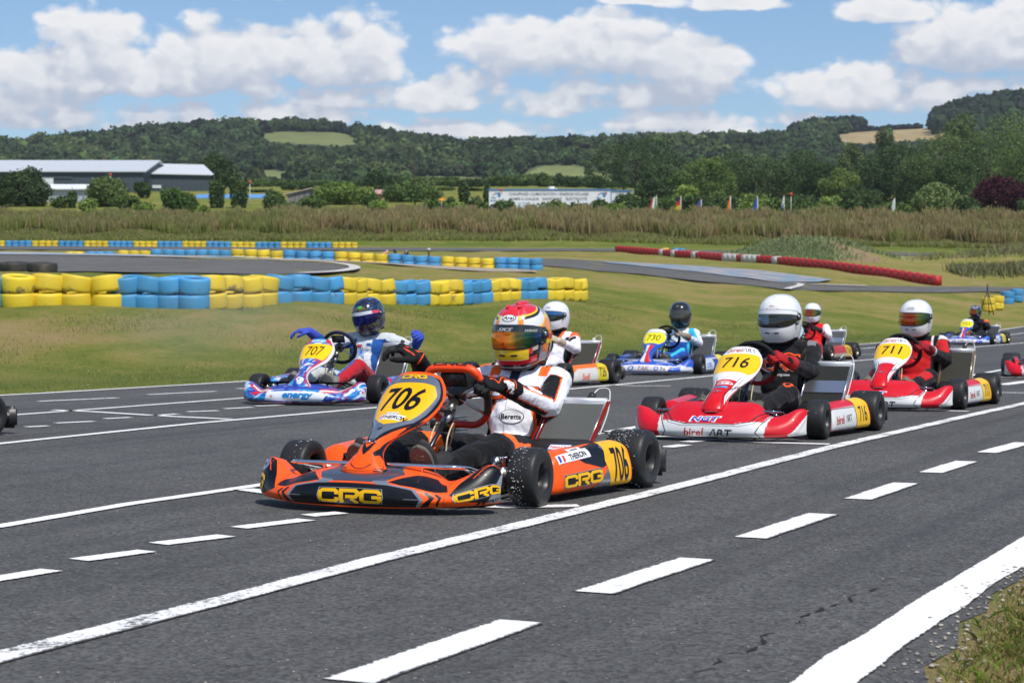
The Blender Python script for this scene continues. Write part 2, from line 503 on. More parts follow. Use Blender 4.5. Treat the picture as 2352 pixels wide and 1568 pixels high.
def _mk():
    T = []
    for col in ZTAB:
        D = [0.0]; Z = [0.0]
        for r in col:
            D.append(r[0]); Z.append(r[2] if r[1] is None else CAMH + (YH - r[1]) * r[0] / FPX)
        z = np.interp(np.arange(0, 3600, 1.0), D, Z)
        k = np.hanning(9)[1:-1]; k /= k.sum()
        zs = np.convolve(np.pad(z, 3, mode='edge'), k, mode='valid')
        T.append(np.interp(_DG, np.arange(0, 3600, 1.0), zs))
    return np.array(T)
ZT = _mk()
ZU = (np.array(ZCOL) - 1176) / FPX
MOUNDS = [  # x, y, half sizes, height: earth banks on the infield
    (27.2, 167, 4.6, 4.6, 1.35), (22.8, 165, 4.2, 4.2, 1.1), (53, 180, 11, 7, 1.7), (47, 170, 9, 6, .8), (40, 139, 9, 4, .7)]
def zt(X, Y, mounds=True):
    X = np.asarray(X, float); Y = np.asarray(Y, float)
    Ys = np.maximum(Y, 1.0)
    u = np.clip(X / Ys, ZU[0], ZU[-1])
    d = np.interp(Ys, _DG, np.arange(len(_DG)))
    i0 = np.clip(d.astype(int), 0, len(_DG) - 2); fd = d - i0
    j = np.clip(np.searchsorted(ZU, u) - 1, 0, len(ZU) - 2)
    fu = (u - ZU[j]) / (ZU[j + 1] - ZU[j]); fu = fu * fu * (3 - 2 * fu)
    z = (ZT[j, i0] * (1 - fd) + ZT[j, i0 + 1] * fd) * (1 - fu) + (ZT[j + 1, i0] * (1 - fd) + ZT[j + 1, i0 + 1] * fd) * fu
    e = edge_dist(X, Y)
    z = z * np.clip(e / 5.0, 0, 1) + np.where(e > 0, np.minimum(e, .6) * .03, 0)
    # the ground falls gently away well outside the picture, so that nothing towers over the track
    if mounds:
        for mx, my, hx, hy, hh in MOUNDS:
            z = z + hh * np.exp(-((X - mx) / hx) ** 2 * 1.1 - ((Y - my) / hy) ** 2 * 1.1)
    return z
def gz(X, Y): return float(zt(X, Y))
def P3(x, y, D):
    """the world point seen at pixel (x, y) at distance D"""
    return Vector(((x - 1176) / FPX * D, D, CAMH + (YH - y) * D / FPX))
def on_ground(x, D):
    X = (x - 1176) / FPX * D
    return Vector((X, D, gz(X, D)))
def hit(x, y, D0=8.0, D1=1500.0):
    """first ground point seen at pixel (x, y) beyond distance D0"""
    u = (x - 1176) / FPX
    D = np.concatenate([np.arange(D0, min(D1, 400), .25), np.arange(max(D0, 400), D1, 5)])
    py = YH + FPX * (CAMH - zt(u * D, D, False)) / D
    k = np.nonzero(py <= y)[0]
    i = k[0] if len(k) else len(D) - 1
    return Vector((u * D[i], D[i], 0))
def flat(x, y):
    D = CAMH * FPX / (y - YH)
    return Vector(((x - 1176) / FPX * D, D, 0))

# ------------------------------------------------------------------ ground materials
def noise_node(N, L, vec, scale, detail=5, rough=.55, dist=0.0):
    n = N.new('ShaderNodeTexNoise'); n.inputs['Scale'].default_value = scale; n.inputs['Detail'].default_value = detail
    n.inputs['Roughness'].default_value = rough; n.inputs['Distortion'].default_value = dist
    L.new(vec, n.inputs['Vector']); return n.outputs['Fac']
def ramp(N, L, fac, stops, interp='LINEAR'):
    r = N.new('ShaderNodeValToRGB'); r.color_ramp.interpolation = interp
    els = r.color_ramp.elements
    while len(els) < len(stops): els.new(.5)
    for e, (p, c) in zip(els, stops):
        e.position = p; e.color = (*c, 1)
    L.new(fac, r.inputs[0]); return r.outputs[0]
def mixc(N, L, fac, a, b, mode='MIX'):
    x = N.new('ShaderNodeMix'); x.data_type = 'RGBA'; x.blend_type = mode
    for s, i in ((fac, 0), (a, 6), (b, 7)):
        if isinstance(s, (int, float)): x.inputs[i].default_value = s
        elif isinstance(s, tuple): x.inputs[i].default_value = (*s, 1)
        else: L.new(s, x.inputs[i])
    return x.outputs[2]
def rng_node(N, L, fac, a, b, c=0.0, d=1.0, smooth=False):
    r = N.new('ShaderNodeMapRange'); r.inputs[1].default_value = a; r.inputs[2].default_value = b
    r.inputs[3].default_value = c; r.inputs[4].default_value = d
    if smooth: r.interpolation_type = 'SMOOTHSTEP'
    L.new(fac, r.inputs[0]); return r.outputs[0]
def mapping(N, L, vec, sc):
    mp = N.new('ShaderNodeMapping'); mp.inputs['Scale'].default_value = sc
    L.new(vec, mp.inputs[0]); return mp.outputs[0]

def mat_grass():
    m, nt, N, L, b = nodes_of('grass_ground')
    g = N.new('ShaderNodeNewGeometry'); P = g.outputs['Position']
    a = N.new('ShaderNodeAttribute'); a.attribute_name = 'col'      # r: dryness, g: lushness
    sp = N.new('ShaderNodeSeparateColor'); L.new(a.outputs['Color'], sp.inputs[0])
    big = noise_node(N, L, mapping(N, L, P, (1, .55, 1)), .22, 6, .6, .6)
    mid = noise_node(N, L, mapping(N, L, P, (1, .5, 1)), 1.3, 6, .65)
    fine = noise_node(N, L, mapping(N, L, P, (1, .35, 1)), 9, 6, .75)
    vfine = noise_node(N, L, P, 60, 3, .7)
    f1 = N.new('ShaderNodeMath'); f1.operation = 'MULTIPLY_ADD'; L.new(mid, f1.inputs[0]); f1.inputs[1].default_value = .8; L.new(big, f1.inputs[2])
    f2 = N.new('ShaderNodeMath'); f2.operation = 'MULTIPLY_ADD'; L.new(fine, f2.inputs[0]); f2.inputs[1].default_value = .75; L.new(f1.outputs[0], f2.inputs[2])
    f3 = N.new('ShaderNodeMath'); f3.operation = 'MULTIPLY_ADD'; L.new(sp.outputs[0], f3.inputs[0]); f3.inputs[1].default_value = .5; L.new(f2.outputs[0], f3.inputs[2])
    base = ramp(N, L, rng_node(N, L, f3.outputs[0], .92, 1.86), [(0, (.085, .128, .020)), (.34, (.150, .178, .032)), (.50, (.215, .212, .048)), (.68, (.285, .228, .080)), (1, (.355, .250, .125))])
    lush = mixc(N, L, sp.outputs[1], base, (.075, .125, .022))
    shade = rng_node(N, L, vfine, .3, .7, .62, 1.3)
    c = mixc(N, L, 1.0, lush, shade, 'MULTIPLY')
    # earth
    c = mixc(N, L, sp.outputs[2], c, (.27, .19, .115))
    L.new(c, b.inputs['Base Color'])
    b.inputs['Roughness'].default_value = .95; b.inputs['Specular IOR Level'].default_value = .1
    bp = N.new('ShaderNodeBump'); bp.inputs['Strength'].default_value = .9; bp.inputs['Distance'].default_value = .06
    ad = N.new('ShaderNodeMath'); ad.operation = 'MULTIPLY_ADD'; L.new(vfine, ad.inputs[0]); ad.inputs[1].default_value = .35; L.new(fine, ad.inputs[2])
    L.new(ad.outputs[0], bp.inputs['Height']); L.new(bp.outputs[0], b.inputs['Normal'])
    return m
def asphalt_color(N, L, P, base=(.086, .085, .082)):
    agg = N.new('ShaderNodeTexVoronoi'); agg.inputs['Scale'].default_value = 85; L.new(P, agg.inputs['Vector'])
    agg2 = N.new('ShaderNodeTexVoronoi'); agg2.inputs['Scale'].default_value = 38; L.new(P, agg2.inputs['Vector'])
    big = noise_node(N, L, P, .5, 5); mid = noise_node(N, L, P, 5, 6, .7)
    sc = N.new('ShaderNodeSeparateColor'); L.new(agg.outputs['Color'], sc.inputs[0])
    sc2 = N.new('ShaderNodeSeparateColor'); L.new(agg2.outputs['Color'], sc2.inputs[0])
    k1 = rng_node(N, L, sc.outputs[0], 0, 1, .54, 1.48)
    k2 = rng_node(N, L, big, .3, .7, .88, 1.14)
    k3 = rng_node(N, L, mid, .3, .75, .86, 1.16)
    c = mixc(N, L, 1.0, base, k1, 'MULTIPLY'); c = mixc(N, L, 1.0, c, k2, 'MULTIPLY'); c = mixc(N, L, 1.0, c, k3, 'MULTIPLY')
    stone = rng_node(N, L, sc2.outputs[1], .955, .975)
    edge = rng_node(N, L, agg2.outputs['Distance'], .22, .30, 1, 0)
    st = N.new('ShaderNodeMath'); st.operation = 'MULTIPLY'; L.new(stone, st.inputs[0]); L.new(edge, st.inputs[1])
    c = mixc(N, L, st.outputs[0], c, (.20, .18, .155))
    return c, agg.outputs['Distance'], mid
def mat_asphalt(name='asphalt', base=(.086, .085, .082)):
    m, nt, N, L, b = nodes_of(name)
    g = N.new('ShaderNodeNewGeometry'); P = g.outputs['Position']
    c, h, mid = asphalt_color(N, L, P, base)
    # dusty, worn verge towards the near right edge, and rubbered-in lines
    mp0 = N.new('ShaderNodeMapping'); mp0.inputs['Rotation'].default_value = (0, 0, R(25)); L.new(P, mp0.inputs[0])
    mp = N.new('ShaderNodeMapping'); mp.inputs['Scale'].default_value = (3.6, .05, 1)
    L.new(mp0.outputs[0], mp.inputs[0])
    rub = noise_node(N, L, mp.outputs[0], 1.0, 4, .6)
    c = mixc(N, L, rng_node(N, L, rub, .50, .70, 0, .50), c, (.040, .040, .042))
    sx = N.new('ShaderNodeSeparateXYZ'); L.new(P, sx.inputs[0])
    q = N.new('ShaderNodeMath'); q.operation = 'MULTIPLY_ADD'; L.new(sx.outputs[1], q.inputs[0]); q.inputs[1].default_value = -.42; L.new(sx.outputs[0], q.inputs[2])
    dust = noise_node(N, L, mapping(N, L, P, (1, .35, 1)), 14, 5, .7)
    dm = N.new('ShaderNodeMath'); dm.operation = 'MULTIPLY'
    L.new(rng_node(N, L, q.outputs[0], -1.35, -.35), dm.inputs[0]); L.new(rng_node(N, L, dust, .56, .72, 0, .8), dm.inputs[1])
    c = mixc(N, L, dm.outputs[0], c, (.19, .17, .14))
    # distant track looks slightly paler with dust
    L.new(c, b.inputs['Base Color'])
    b.inputs['Roughness'].default_value = .82; b.inputs['Specular IOR Level'].default_value = .3
    bp = N.new('ShaderNodeBump'); bp.inputs['Strength'].default_value = .75; bp.inputs['Distance'].default_value = .006
    L.new(h, bp.inputs['Height']); L.new(bp.outputs[0], b.inputs['Normal'])
    return m
def mat_marking(name='road_paint', wear=.5, colr=(.80, .79, .77)):
    m, nt, N, L, b = nodes_of(name)
    g = N.new('ShaderNodeNewGeometry'); P = g.outputs['Position']
    c, h, mid = asphalt_color(N, L, P)
    a = N.new('ShaderNodeAttribute'); a.attribute_name = 'col'     # r = wear, 0..1 (more at the rims)
    sp = N.new('ShaderNodeSeparateColor'); L.new(a.outputs['Color'], sp.inputs[0])
    n1 = noise_node(N, L, P, 55, 5, .75); n2 = noise_node(N, L, P, 3.5, 5, .7)
    s1 = N.new('ShaderNodeMath'); s1.operation = 'MULTIPLY_ADD'; L.new(n2, s1.inputs[0]); s1.inputs[1].default_value = .7; L.new(n1, s1.inputs[2])
    s2 = N.new('ShaderNodeMath'); s2.operation = 'MULTIPLY_ADD'; L.new(sp.outputs[0], s2.inputs[0]); s2.inputs[1].default_value = .62; L.new(s1.outputs[0], s2.inputs[2])
    w = rng_node(N, L, s2.outputs[0], 1.10, 1.20)
    grime = noise_node(N, L, P, 8, 5, .7)
    pc = mixc(N, L, rng_node(N, L, grime, .5, .85, 0, .22), colr, (.52, .49, .43))
    L.new(mixc(N, L, w, pc, c), b.inputs['Base Color'])
    b.inputs['Roughness'].default_value = .75; b.inputs['Specular IOR Level'].default_value = .3
    bp = N.new('ShaderNodeBump'); bp.inputs['Strength'].default_value = .5; bp.inputs['Distance'].default_value = .005
    L.new(h, bp.inputs['Height']); L.new(bp.outputs[0], b.inputs['Normal'])
    return m
M_GRASS = mat_grass(); M_ASPH = mat_asphalt(); M_MARK = mat_marking()
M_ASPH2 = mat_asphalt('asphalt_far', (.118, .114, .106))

# ------------------------------------------------------------------ the ground, one sheet to the horizon
def NEAR_R(X, Y):
    """signed distance beyond the near right white line (positive on the verge)"""
    ax, ay = .85, 4.61; bx, by = 1.757, 6.71
    nx, ny = (by - ay), -(bx - ax); l = math.hypot(nx, ny)
    return ((X - ax) * nx + (Y - ay) * ny) / l
def build_ground():
    us = np.unique(np.concatenate([np.linspace(-1.2, -.3, 25), np.linspace(-.3, .34, 430), np.linspace(.34, 1.2, 25)]))
    ys = np.concatenate([[-58, -40, -20, -5, 0], np.arange(1, 70, .55), np.arange(70, 130, .8), np.arange(130, 240, 1.3), np.arange(240, 420, 5), np.geomspace(420, 3500, 60), [5000]])
    UU, YY = np.meshgrid(us, ys)
    XX = UU * (YY + 60)
    Z = zt(XX, YY)
    Z = np.where(YY > 3500, Z[-3:-2, :] * .6, Z)
    far = YY > 30
    wob = np.zeros_like(Z)
    e = edge_dist(XX, YY)
    wob = .05 * np.sin(XX * 1.1 + YY * .37) * np.sin(YY * .5 - XX * .6) * np.clip((e - 1) / 6, 0, 1) * (YY < 240)
    Z = Z + wob
    Z = np.where(e <= .02, -.004, Z)
    nr = NEAR_R(XX, YY)
    Z = np.where((nr > .1) & (YY < 60), -.004 + np.clip(nr - .1, 0, .6) * .06, Z)
    V = np.stack([XX, YY, Z], -1).reshape(-1, 3)
    n1, n2 = UU.shape
    i = np.arange((n1 - 1) * (n2 - 1)); r = i // (n2 - 1); c = i % (n2 - 1)
    a = r * n2 + c
    F = np.stack([a, a + 1, a + n2 + 1, a + n2], 1)
    # dryness / lushness / bare earth
    px = 1176 + FPX * XX / np.maximum(YY, 1); py = YH + FPX * (CAMH - Z) / np.maximum(YY, 1)
    dry = np.zeros_like(Z); lush = np.zeros_like(Z); earth = np.zeros_like(Z)
    dd = e
    dry += .55 * np.exp(-((dd - 7.0) / 2.3) ** 2) * (YY < 70) * np.clip((900 - px) / 500 + .6, .25, 1)
    lush += .55 * np.exp(-((dd - 1.2) / 1.0) ** 2) * (YY < 70)
    lush += .45 * np.exp(-((YY - 213) / 5.0) ** 2) + .35 * np.exp(-((dd - 13) / 2.0) ** 2) * (YY < 60)
    dry += .35 * ((YY > 75) & (YY < 200))
    dry += np.where((nr > .1) & (YY < 14), .55, 0)
    earth += .8 * np.exp(-((nr - .16) / .10) ** 2) * (YY < 16)
    mx, my = 28.0, 163.0
    earth += .95 * (np.exp(-((XX - mx) / 2.6) ** 2 - ((YY - my) / 4.0) ** 2) > .32)
    dry += .12 * (YY > 236) * (YY < 800)
    C = np.stack([np.clip(dry, 0, 1), np.clip(lush, 0, 1), np.clip(earth, 0, 1)], -1).reshape(-1, 3)
    me = np_mesh('ground', V, F, C, True, M_GRASS)
    tag(link('ground', me), kind='structure')
build_ground()

def sheet(name, pts, z, mat, col=(0, 0, 0), drape=None, step=1.0, kind='structure'):
    """flat polygon lying at height z, or draped over the ground at that clearance"""
    V, F = poly2d([(p[0], p[1]) for p in pts])
    mb = MB()
    if drape: V, F = refine(V, F, step)
    zz = zt([p[0] for p in V], [p[1] for p in V], False) + z if drape else [z] * len(V)
    mb.add([(p[0], p[1], q) for p, q in zip(V, zz)], F, col, mat, False)
    o = mb.build(name)
    return tag(o, kind=kind)
# the main asphalt: between the far edge and just outside the near right line
_n1 = (1.02 - .5 * 5 * .27 + .36, 3.60 - .5 * 5)
rim = [(-40, -30), (-20, -8)] + EDGE[0:] + [(90, 80), (30, 60), (12.2, 30.0), (5.7, 15.5), (2.40, 8.0), (1.84, 6.75), (1.60, 6.2), (1.46, 5.95), (1.36, 5.6), (1.24, 5.42), (1.14, 5.0), (1.0, 4.75), (.95, 4.45), (.72, 4.0), (-.5, 1), (-4, -8), (-14, -30)]
sheet('track_asphalt', rim, .0, M_ASPH)

MARKS = MB()
def line(pts, w, world=False, wear=0.15, jitter=.004, z=.004):
    """painted line through pixel points (on the flat) w metres wide"""
    P = [Vector(p) for p in pts] if world else [flat(*p) for p in pts]
    P = [Vector((p[0], p[1], 0)) for p in P]
    Q = []
    for a, b in zip(P[:-1], P[1:]):
        n = max(1, int((b - a).length / .22))
        for i in range(n): Q.append(a.lerp(b, i / n))
    Q.append(P[-1])
    V = []; F = []; C = []
    for i, p in enumerate(Q):
        d = (Q[min(i + 1, len(Q) - 1)] - Q[max(i - 1, 0)]).normalized(); n = Vector((-d.y, d.x, 0))
        for k, o in enumerate((-.5, -.36, .36, .5)):
            j = random.uniform(-jitter, jitter) if k in (0, 3) else 0
            q = p + n * (w * o + j)
            V.append((q.x, q.y, z)); C.append((min(1, wear + (.75 if k in (0, 3) else 0)),) * 3)
        if i:
            for k in range(3):
                a = (i - 1) * 4 + k; F.append([a, a + 1, a + 5, a + 4])
    MARKS.add(V, F, C, M_MARK, False)
line([(-900, 1755), (-120, 1541), (0, 1508), (585, 1360), (850, 1289), (1176, 1210.5), (1526, 1125), (1916, 1025.5), (2226, 954.5), (2420, 912)], .125, wear=.34)
line([(-1200, 1398), (-120, 1226), (0, 1209), (300, 1157.5), (600, 1114), (840, 1079), (1100, 1040), (1428, 987), (1640, 949), (1900, 909), (2231, 862.5), (2301, 849.5), (2352, 840)], .10)
line([(-1200, 1140), (-120, 1032), (0, 1019), (450, 972.5), (867, 936), (1291, 895.5), (1631, 863.6), (1876, 836.5), (2021, 824), (2200, 800.5), (2352, 787.5), (2500, 774)], .10)
line([(-1200, 1050), (-60, 961), (37, 953), (557, 914.5), (900, 889), (1290, 862), (1640, 834), (1969, 801.6), (2190, 783), (2316, 769.5), (2352, 764.5)], .10)
line([(-700, 962), (-60, 912.5), (0, 908), (100, 903), (560, 876), (900, 858.5), (1250, 839), (1600, 817), (1850, 800), (1992, 789.5), (2150, 777), (2290, 759), (2352, 749.5)], .12, wear=.05)
for a, b in [((-40, 1337), (-6, 1330))]:
    pass
# broken line between the lanes (near)
def dash(x0, y0, x1, y1, w, wear=0.12):
    line([(x0, y0), (x1, y1)], w, wear=wear)
D1 = [(-88, 1349, -14 + 0, 1332), (-40 + 15, 1327, 92, 1312)]
for x0, y0, x1, y1 in [(-50, 1337, 118, 1310), (180, 1287, 338, 1266), (362, 1250, 520, 1231), (548, 1213, 704, 1194), (705, 1185, 785, 1178), (1355, 1031, 1396, 1024), (1530, 1027.5, 1575, 1022), (1575, 1015.5, 1632, 1010.5)]:
    dash(x0, y0, x1, y1, .115, .0)
# the broken line right of the main line
for x0, y0, x1, y1 in [(800, 1566, 1195, 1428), (1362, 1362, 1600, 1284), (1723, 1236, 1890, 1181), (1970, 1147, 2080, 1110), (2137, 1086, 2220, 1060), (2267, 1040, 2352, 1017), (2395, 1003, 2470, 984)]:
    dash(x0, y0, x1, y1, .145, .14)
# short broken line in the far lanes
for x0, y0, x1, y1 in [(60, 981, 110, 978.5), (128, 972, 215, 968), (240, 962, 300, 959), (350, 955, 408, 951), (430, 946, 500, 943.5), (516, 939, 580, 935.8), (587, 933, 650, 930.5)]:
    dash(x0, y0, x1, y1, .10)
for x0, y0, x1, y1 in [(88, 922, 270, 914), (340, 906.5, 495, 899), (545, 893, 640, 888)]:
    dash(x0, y0, x1, y1, .10)
# grid boxes
line([(122, 942), (215, 946), (330, 953), (400, 957), (530, 963)], .10)
line([(560, 1124), (612, 1131), (700, 1140), (1000, 1158), (1165, 1165), (1330, 1162)], .12)
line([(1330, 989), (1500, 1002), (1740, 1016), (1905, 1020.5)], .11)
line([(2030, 941.5), (2150, 943), (2225, 945)], .10)
line([(1405, 855), (1480, 851.5), (1530, 850)], .12); line([(1400, 884.5), (1460, 886.5), (1540, 886.5)], .09)
line([(1969, 814.5), (2052, 813)], .10); line([(2240, 866), (2352, 867)], .09)
line([(2300, 884), (2352, 877), (2420, 869)], .2); line([(2300, 902), (2352, 902.5)], .10)
line([(2316, 776), (2390, 775)], .10); line([(2100, 797), (2230, 797)], .10)
# the wide wavy line at the near right edge
FW = [(1.02 - 1.0 * .27 - .02, 2.6), (1.02, 3.60), (1.26, 4.55), (1.52, 5.48), (1.80, 6.45), (2.03, 7.35), (2.60, 9.3), (4.0, 14.2), (8.2, 28.0)]
def wide_line():
    V = []; F = []; C = []
    L_ = [(1770, 1606), (1818, 1568), (1903, 1503), (2000, 1448), (2087, 1390), (2155, 1349), (2222, 1309), (2287, 1271), (2352, 1232), (2440, 1182), (2700, 1066)]
    R_ = [(1930, 1612), (1974, 1568), (2025, 1529), (2077, 1487), (2116, 1461), (2167, 1425), (2225, 1390), (2280, 1345), (2352, 1303), (2450, 1246), (2760, 1093)]
    P = []
    for a, b in zip(L_, R_):
        P.append((flat(*a), flat(*b)))
    Q = []
    for (a0, b0), (a1, b1) in zip(P[:-1], P[1:]):
        pass
    LL, _ = spline([p[0] for p in P], [1] * len(P), 8); RR, _ = spline([p[1] for p in P], [1] * len(P), 8)
    Q = list(zip(LL, RR))
    for i, (a, b) in enumerate(Q):
        a = a + Vector((random.uniform(-.002, .002), 0, 0)); b = b + Vector((random.uniform(-.003, .003), 0, 0))
        for k, t in enumerate((0, .06, .94, 1)):
            q = a.lerp(b, t); V.append((q.x, q.y, .0045)); C.append(((.7 if k in (0, 3) else 0),) * 3)
        if i:
            for k in range(3):
                c = (i - 1) * 4 + k; F.append([c, c + 1, c + 5, c + 4])
    MARKS.add(V, F, C, M_MARK, False)
wide_line()
tag(MARKS.build('track_markings'), kind='structure')

# long crack in the asphalt, with crumbled rims: a recess drawn as a thin dark ragged strip
def crack(pts, name, wmax=.0075):
    P = [flat(*p) for p in pts]; Q = []
    for a, b in zip(P[:-1], P[1:]):
        n = max(2, int((b - a).length / .018))
        for i in range(n): Q.append(a.lerp(b, i / n))
    mb = MB(); V = []; F = []
    off = 0
    for i, p in enumerate(Q):
        off = off * .8 + random.uniform(-.011, .011)
        d = (Q[min(i + 1, len(Q) - 1)] - Q[max(i - 1, 0)]).normalized(); n = Vector((-d.y, d.x, 0))
        w = wmax * max(.02, abs(mnoise.noise(Vector((i * .16, 3, 1)))) * 2.6 - .12) * min(1, i / 12, (len(Q) - i) / 12)
        V += [tuple(p + n * (off + w) + Vector((0, 0, .0025))), tuple(p + n * (off - w) + Vector((0, 0, .0025)))]
        if i: F.append([2 * i - 2, 2 * i - 1, 2 * i + 1, 2 * i])
    mb.add(V, F, (.012, .010, .009), attr_mat('crack_dark', .95), False)
    tag(mb.build(name), kind='structure')
crack([(1560, 1568), (1630, 1535), (1662, 1505), (1720, 1500), (1755, 1470), (1800, 1440), (1860, 1410), (1930, 1385), (2005, 1360), (2055, 1335)], 'asphalt_crack')

# infield tracks, gravel and painted run-off
def isheet(name, px, z, mat, col=(0, 0, 0), D0=48, step=2.0):
    return sheet(name, [hit(x, y, D0) for x, y in px], z, mat, col, True, step)
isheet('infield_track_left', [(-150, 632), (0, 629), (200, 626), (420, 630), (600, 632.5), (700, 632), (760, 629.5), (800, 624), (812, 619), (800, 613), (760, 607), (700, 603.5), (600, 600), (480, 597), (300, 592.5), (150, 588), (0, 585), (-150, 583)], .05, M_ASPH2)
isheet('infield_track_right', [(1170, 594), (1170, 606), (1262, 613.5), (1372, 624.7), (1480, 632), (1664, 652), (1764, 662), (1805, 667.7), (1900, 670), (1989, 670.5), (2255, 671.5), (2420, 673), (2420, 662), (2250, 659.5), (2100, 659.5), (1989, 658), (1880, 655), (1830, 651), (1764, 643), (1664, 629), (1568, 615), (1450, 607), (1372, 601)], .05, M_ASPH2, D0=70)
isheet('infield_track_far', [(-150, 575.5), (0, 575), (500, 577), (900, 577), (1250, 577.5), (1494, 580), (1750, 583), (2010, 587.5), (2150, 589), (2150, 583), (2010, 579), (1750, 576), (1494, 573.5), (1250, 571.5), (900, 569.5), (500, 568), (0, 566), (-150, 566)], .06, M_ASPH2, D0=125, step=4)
def mat_speckle(name, c1, c2, scale, c3=None):
    m, nt, N, L, b = nodes_of(name)
    g = N.new('ShaderNodeNewGeometry'); P = g.outputs['Position']
    n = noise_node(N, L, P, scale, 6, .75)
    n2 = noise_node(N, L, mapping(N, L, P, (1, .3, 1)), scale * .16, 4, .6)
    c = mixc(N, L, rng_node(N, L, n, .35, .65), c1, c2)
    if c3: c = mixc(N, L, rng_node(N, L, n2, .48, .56), c, c3)
    L.new(c, b.inputs['Base Color']); b.inputs['Roughness'].default_value = .9
    return m
M_GRAV = mat_speckle('gravel', (.20, .16, .12), (.48, .41, .33), 6)
M_RUN = mat_speckle('painted_runoff', (.46, .40, .37), (.34, .33, .32), 5, (.17, .31, .45))
M_RUN2 = mat_speckle('painted_runoff_blue', (.22, .27, .31), (.13, .23, .34), 5, (.33, .29, .28))
M_WHT = mat_speckle('kerb_paint', (.66, .62, .60), (.42, .38, .37), 12)
isheet('gravel_strip', [(560, 593), (700, 596), (880, 601), (1000, 606), (1120, 614), (1230, 624), (1235, 627), (1120, 626), (1000, 619), (900, 609.5), (800, 604.5), (640, 600)], .06, M_GRAV, D0=75, step=1.5)
isheet('painted_runoff_left', [(-100, 581), (60, 582), (240, 586), (400, 590), (590, 594.5), (590, 596), (300, 591.5), (100, 588.2), (-100, 586.5)], .09, M_RUN, D0=70)
isheet('painted_runoff_right', [(1372, 602.5), (1480, 607), (1600, 613), (1700, 620), (1830, 634), (1911, 645), (1880, 651), (1800, 651), (1700, 640), (1600, 627), (1480, 615), (1400, 607)], .09, M_RUN2, D0=70)
def strip(name, px, w, D0, mat=None):
    P = [hit(x, y, D0) for x, y in px]; V = []; F = []
    Q, _ = spline(P, [1] * len(P), 6)
    for i, p in enumerate(Q):
        d = (Q[min(i + 1, len(Q) - 1)] - Q[max(i - 1, 0)]).normalized(); n = Vector((-d.y, d.x, 0))
        for s_ in (-1, 1):
            q = p + n * w * s_ / 2; V.append((q.x, q.y, float(zt(q.x, q.y, False)) + .11))
        if i: F.append([2 * i - 2, 2 * i - 1, 2 * i + 1, 2 * i])
    mb = MB(); mb.add(V, F, (1, 1, 1), mat or M_WHT, False); tag(mb.build(name), kind='structure')
strip('kerb_line_left', [(300, 591.5), (480, 597), (600, 600), (700, 603.5), (760, 607), (803, 613), (815, 619), (803, 624), (760, 629.5), (690, 632.3)], .5, 60)
strip('kerb_line_right', [(1250, 596), (1372, 602), (1480, 611), (1600, 625), (1700, 639), (1790, 651.5), (1880, 657), (1989, 660)], .25, 75)
strip('kerb_arc', [(1808, 668), (1822, 664), (1836, 660.5), (1838, 656), (1826, 654)], .35, 75)
# ------------------------------------------------------------------ tyre walls
def mat_tyre(name, colr, rough=.5):
    m, nt, N, L, b = nodes_of(name)
    tc = N.new('ShaderNodeTexCoord'); oi = N.new('ShaderNodeObjectInfo')
    ad = N.new('ShaderNodeVectorMath'); ad.operation = 'MULTIPLY_ADD'
    L.new(oi.outputs['Random'], ad.inputs[0]); ad.inputs[1].default_value = (37, 17, 5); L.new(tc.outputs['Object'], ad.inputs[2])
    n = noise_node(N, L, ad.outputs[0], 3.2, 6, .7); n2 = noise_node(N, L, ad.outputs[0], 12, 5, .7)
    sx = N.new('ShaderNodeSeparateXYZ'); L.new(tc.outputs['Object'], sx.inputs[0])
    low = rng_node(N, L, sx.outputs[2], .0, .16, .16, 0)
    s = N.new('ShaderNodeMath'); s.operation = 'MULTIPLY_ADD'; L.new(n2, s.inputs[0]); s.inputs[1].default_value = .35; L.new(n, s.inputs[2])
    s2 = N.new('ShaderNodeMath'); s2.operation = 'ADD'; L.new(s.outputs[0], s2.inputs[0]); L.new(low, s2.inputs[1])
    rr = N.new('ShaderNodeMath'); rr.operation = 'MULTIPLY_ADD'; L.new(oi.outputs['Random'], rr.inputs[0]); rr.inputs[1].default_value = .10; L.new(s2.outputs[0], rr.inputs[2])
    c = mixc(N, L, rng_node(N, L, rr.outputs[0], .86, .98, 0, .85), colr, (.07, .06, .045))
    c = mixc(N, L, rng_node(N, L, n, .35, .7, 0, .16), c, (.35, .31, .22))
    v = N.new('ShaderNodeHueSaturation'); L.new(c, v.inputs['Color']); L.new(rng_node(N, L, oi.outputs['Random'], 0, 1, .84, 1.1), v.inputs['Value'])
    v.inputs['Saturation'].default_value = .98
    L.new(v.outputs[0], b.inputs['Base Color']); b.inputs['Roughness'].default_value = rough; b.inputs['Specular IOR Level'].default_value = .35
    return m
MT_Y = mat_tyre('tyre_paint_yellow', (.78, .56, .012)); MT_B = mat_tyre('tyre_paint_blue', (.045, .30, .60)); MT_K = mat_tyre('tyre_black_rubber', (.022, .022, .024), .7)
def tyre_mesh(name, mat, r=.318, h=.312):
    mb = MB()
    prof = [(r * .56, h * .10), (r * .60, h * .03), (r * .84, 0.001), (r * .93, h * .025), (r * .975, h * .10), (r * .993, h * .2), (r, h * .5), (r * .993, h * .8), (r * .975, h * .90), (r * .93, h * .975), (r * .84, h * .999), (r * .60, h * .97), (r * .56, h * .90), (r * .58, h * .8), (r * .86, h * .74), (r * .88, h * .3), (r * .58, h * .2)]
    mb.lathe(prof, (1, 1, 1), mat, 30, closed=True)
    me = bpy.data.meshes.new(name); me.from_pydata(mb.v, [], mb.f); me.materials.append(mat)
    me.polygons.foreach_set('use_smooth', [True] * len(me.polygons)); me.update()
    return me
